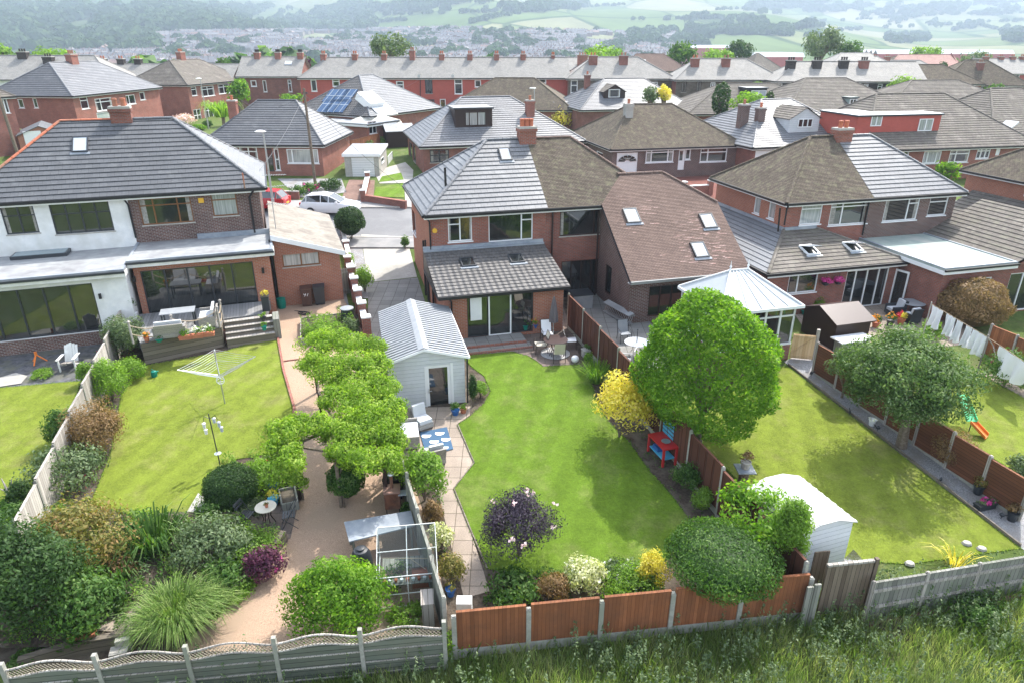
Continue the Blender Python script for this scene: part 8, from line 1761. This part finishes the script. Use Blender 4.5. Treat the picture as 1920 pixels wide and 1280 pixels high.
# ------------------------------------------------------------------ street
def car(label, p, rot, paint):
    t = thing('parked_car', label, 'car', p, rot); L = 4.25; n = []
    prof = [(0, .38, .62), (.12, .3, .78), (.9, .25, .92), (1.3, .22, .98), (2.6, .22, 1.0), (3.6, .25, 1.02), (4.1, .3, .98), (4.25, .42, .8)]   # x from the nose, sill, beltline
    mb = MB(); S = []
    for x, zb, zt in prof:
        w = .88 * (1 - .14 * (abs(x - L / 2) / (L / 2)) ** 4); S.append([V3(-x, s * w * a, z) for s, a, z in ((-1, .9, zb), (-1, 1, zb + .15), (-1, 1., zt - .12), (-1, .93, zt), (1, .93, zt), (1, 1., zt - .12), (1, 1, zb + .15), (1, .9, zb))])
    for A, B in zip(S, S[1:]):
        for k in range(8): mb.poly([A[k], A[(k + 1) % 8], B[(k + 1) % 8], B[k]])
    mb.poly(S[0]); mb.poly(S[-1][::-1]); mb.build('body', MT[paint], t, smooth=True)
    cab = [(1.15, .98, .0), (2.0, 1.42, .6), (2.6, 1.5, .66), (3.7, 1.43, .64), (4.1, 1.02, .0)]; mb = MB(); g = MB(); Lw = [V3(-x, 0, z) for x, z, _ in cab]
    def ring(x, z, lo): return [V3(-x, -.8 + .0, .97), V3(-x, -.62, z), V3(-x, .62, z), V3(-x, .8, .97)]
    R = [ring(x, max(z, .985), 0) for x, z, _ in cab]; R[0] = [V3(-1.15, y, .985) for y in (-.78, -.6, .6, .78)]; R[-1] = [V3(-4.1, y, 1.0) for y in (-.76, -.6, .6, .76)]
    for i, (A, B) in enumerate(zip(R, R[1:])):
        for k in range(3): (mb if (k == 1 and i in (1, 2)) else g).poly([A[k], A[k + 1], B[k + 1], B[k]])
    g.build('window', MT['glass'], t); mb.V = [v + V3(0, 0, .012) for v in mb.V]
    for i in (1, 2, 3):
        for s in (0, 2):
            a, b = R[i][s if s == 0 else 3], R[i][1 if s == 0 else 2]; mb.tube([a, b], .035, 4)
    for s in (1, 2): mb.tube([R[0][s]] + [r[s] for r in R[1:]], .03, 4)
    mb.build('roof', MT[paint], t)
    for x in (.78, 3.4):
        for y in (-.84, .84):
            mb = MB(); mb.tube([(-x, y - .1, .31), (-x, y + .1, .31)], .31, 18); Wl = mb.build('wheel', MT['tyre'], t); mb = MB(); mb.tube([(-x, y - .105, .31), (-x, y + .105, .31)], .2, 12); mb.build('rim', MT['rib'], Wl)
    for y in (-.62, .62): mb = MB(); mb.box(-.16, .005, y - .17, y + .17, .6, .74); mb.build('headlight', MT['glass_sky'], t); mb = MB(); mb.box(-4.26, -4.1, y - .14, y + .14, .72, .92); mb.build('tail_light', MT['red'], t)
    mb = MB(); mb.box(-4.275, -4.25, -.26, .26, .5, .61); mb.build('number_plate', MT['signyellow'], t)
    for y in (-.93, .93): mb = MB(); mb.box(-1.45, -1.3, y - .07, y + .07, .95, 1.08); mb.build('wing_mirror', MT[paint], t)
    return t
car('white hatchback parked in the street facing right', V3(-11.5, 50.9, Tz(51) + .02), -5, 'car_white'); car('red hatchback parked behind the white car, seen from the rear', V3(-21.4, 52.4, Tz(52) + .02), 176, 'car_red')
def lamp(label, p, h, arm=1.0, rot=0, r=.07):
    t = thing('street_lamp', label, 'street lamp', p, rot); mb = MB(); mb.tube([(0, 0, 0), (0, 0, 1.2), (0, 0, 1.21), (0, 0, h)], [r * 1.5, r * 1.5, r, r * .7], 8); mb.build('column', MT['steel'], t); mb = MB(); mb.lathe([(.02, 0), (.2, .03), (.24, .1), (.1, .18), (0, .19)], (-arm * .2, 0, h), 10, sx=1.8); mb.build('lamp_head', MT['white'], t); return t
b = at(515, 402); lamp('tall grey street lamp beside the white bay bungalow', b, 5.9, 1, 0, .08)
tp_ = at(592, 352); TP = thing('telegraph_pole', 'tall timber telegraph pole behind the white car', 'telegraph pole', tp_); mb = MB(); mb.tube([(0, 0, -.2), (-.05, 0, 7.9)], [.14, .1], 8); mb.build('pole', MT['bark'], TP); mb = MB(); mb.box(-.2, .2, -.05, .05, 7.5, 7.6); mb.build('bracket', MT['charcoal'], TP)
b = V3(*fitY(0, 230, 44, 290, 70)[:1], 70, Tz(70)); TP2 = thing('telegraph_pole', 'timber telegraph pole at the left picture edge', 'telegraph pole', b); mb = MB(); mb.tube([(.2, 0, -.2), (-.25, 0, 9)], [.16, .12], 8); mb.build('pole', MT['bark'], TP2)
b = V3(*fitY(376, 150, 384, 200, 95)[:1], 95, Tz(95)); lamp('slim street lamp near the second left semi', b, 6.2, 1, 0, .07); b = V3(*fitY(1000, 150, 1004, 200, 88)[:1], 88, Tz(88)); lamp('street lamp among the hedges right of the brown low roof', b, 5.5, 1, 0, .07)
p = GA.M @ V3(.3, 1.5, 3.4); AE = thing('tv_aerial_mast', 'tv aerials on a steel mast at the corner of the brick garage', 'aerial', p); mb = MB(); mb.tube([(0, 0, 0), (0, 0, 3.3)], .025, 6); mb.build('mast', MT['steel'], AE)
for z, r_ in ((1.6, 0), (2.5, .5), (3.1, .2)):
    mb = MB(); d = V3(math.cos(r_), math.sin(r_), 0); s = V3(-d.y, d.x, 0); mb.tube([V3(0, 0, z) - d * .3, V3(0, 0, z) + d * .9], .014, 4)
    for k in range(9): c = V3(0, 0, z) + d * (-.25 + k * .13); mb.tube([c - s * .22, c + s * .22], .008, 4)
    mb.build('aerial', MT['steel'], AE)
def wire(a, b, sag, label):
    a, b = V3(*a), V3(*b); mb = MB(); mb.tube([a.lerp(b, t / 12) - V3(0, 0, sag * 4 * (t / 12) * (1 - t / 12)) for t in range(13)], .012, 3, cap=False); mb.build('telephone_wire', MT['charcoal'], label=label, cat='wire')
tt = tp_ + V3(-.05, 0, 7.5); wire(tt, L1.M @ V3(5.5, 0, 5.6), .5, 'thin wire from the telegraph pole to the oak framed house'); wire(tt, (-14.5, 116, 8.2), 1.2, 'thin wire from the telegraph pole to the long terrace'); wire(tt, A1.M @ V3(0, 4, 5.3), .6, 'thin wire from the telegraph pole to the middle house'); wire(tt, (-30, 80, 7.5), 1., 'thin wire from the telegraph pole towards the left semis')
# fence panels seen beyond the garage
fence('panel_fence', 'short brown fence by the small distant conservatory', V3(-18.2, 70, 0), V3(-14.8, 79, 0), 5, 1.5, 'fence_red', 'fence_red', 0, .08)
shr('leafy planting behind the white garage', (660, 262, 700, 285), 'lf_mid', .12); shr('low flowers at the front of the garage drive', (700, 258, 735, 275), 'lf_lime', .1)
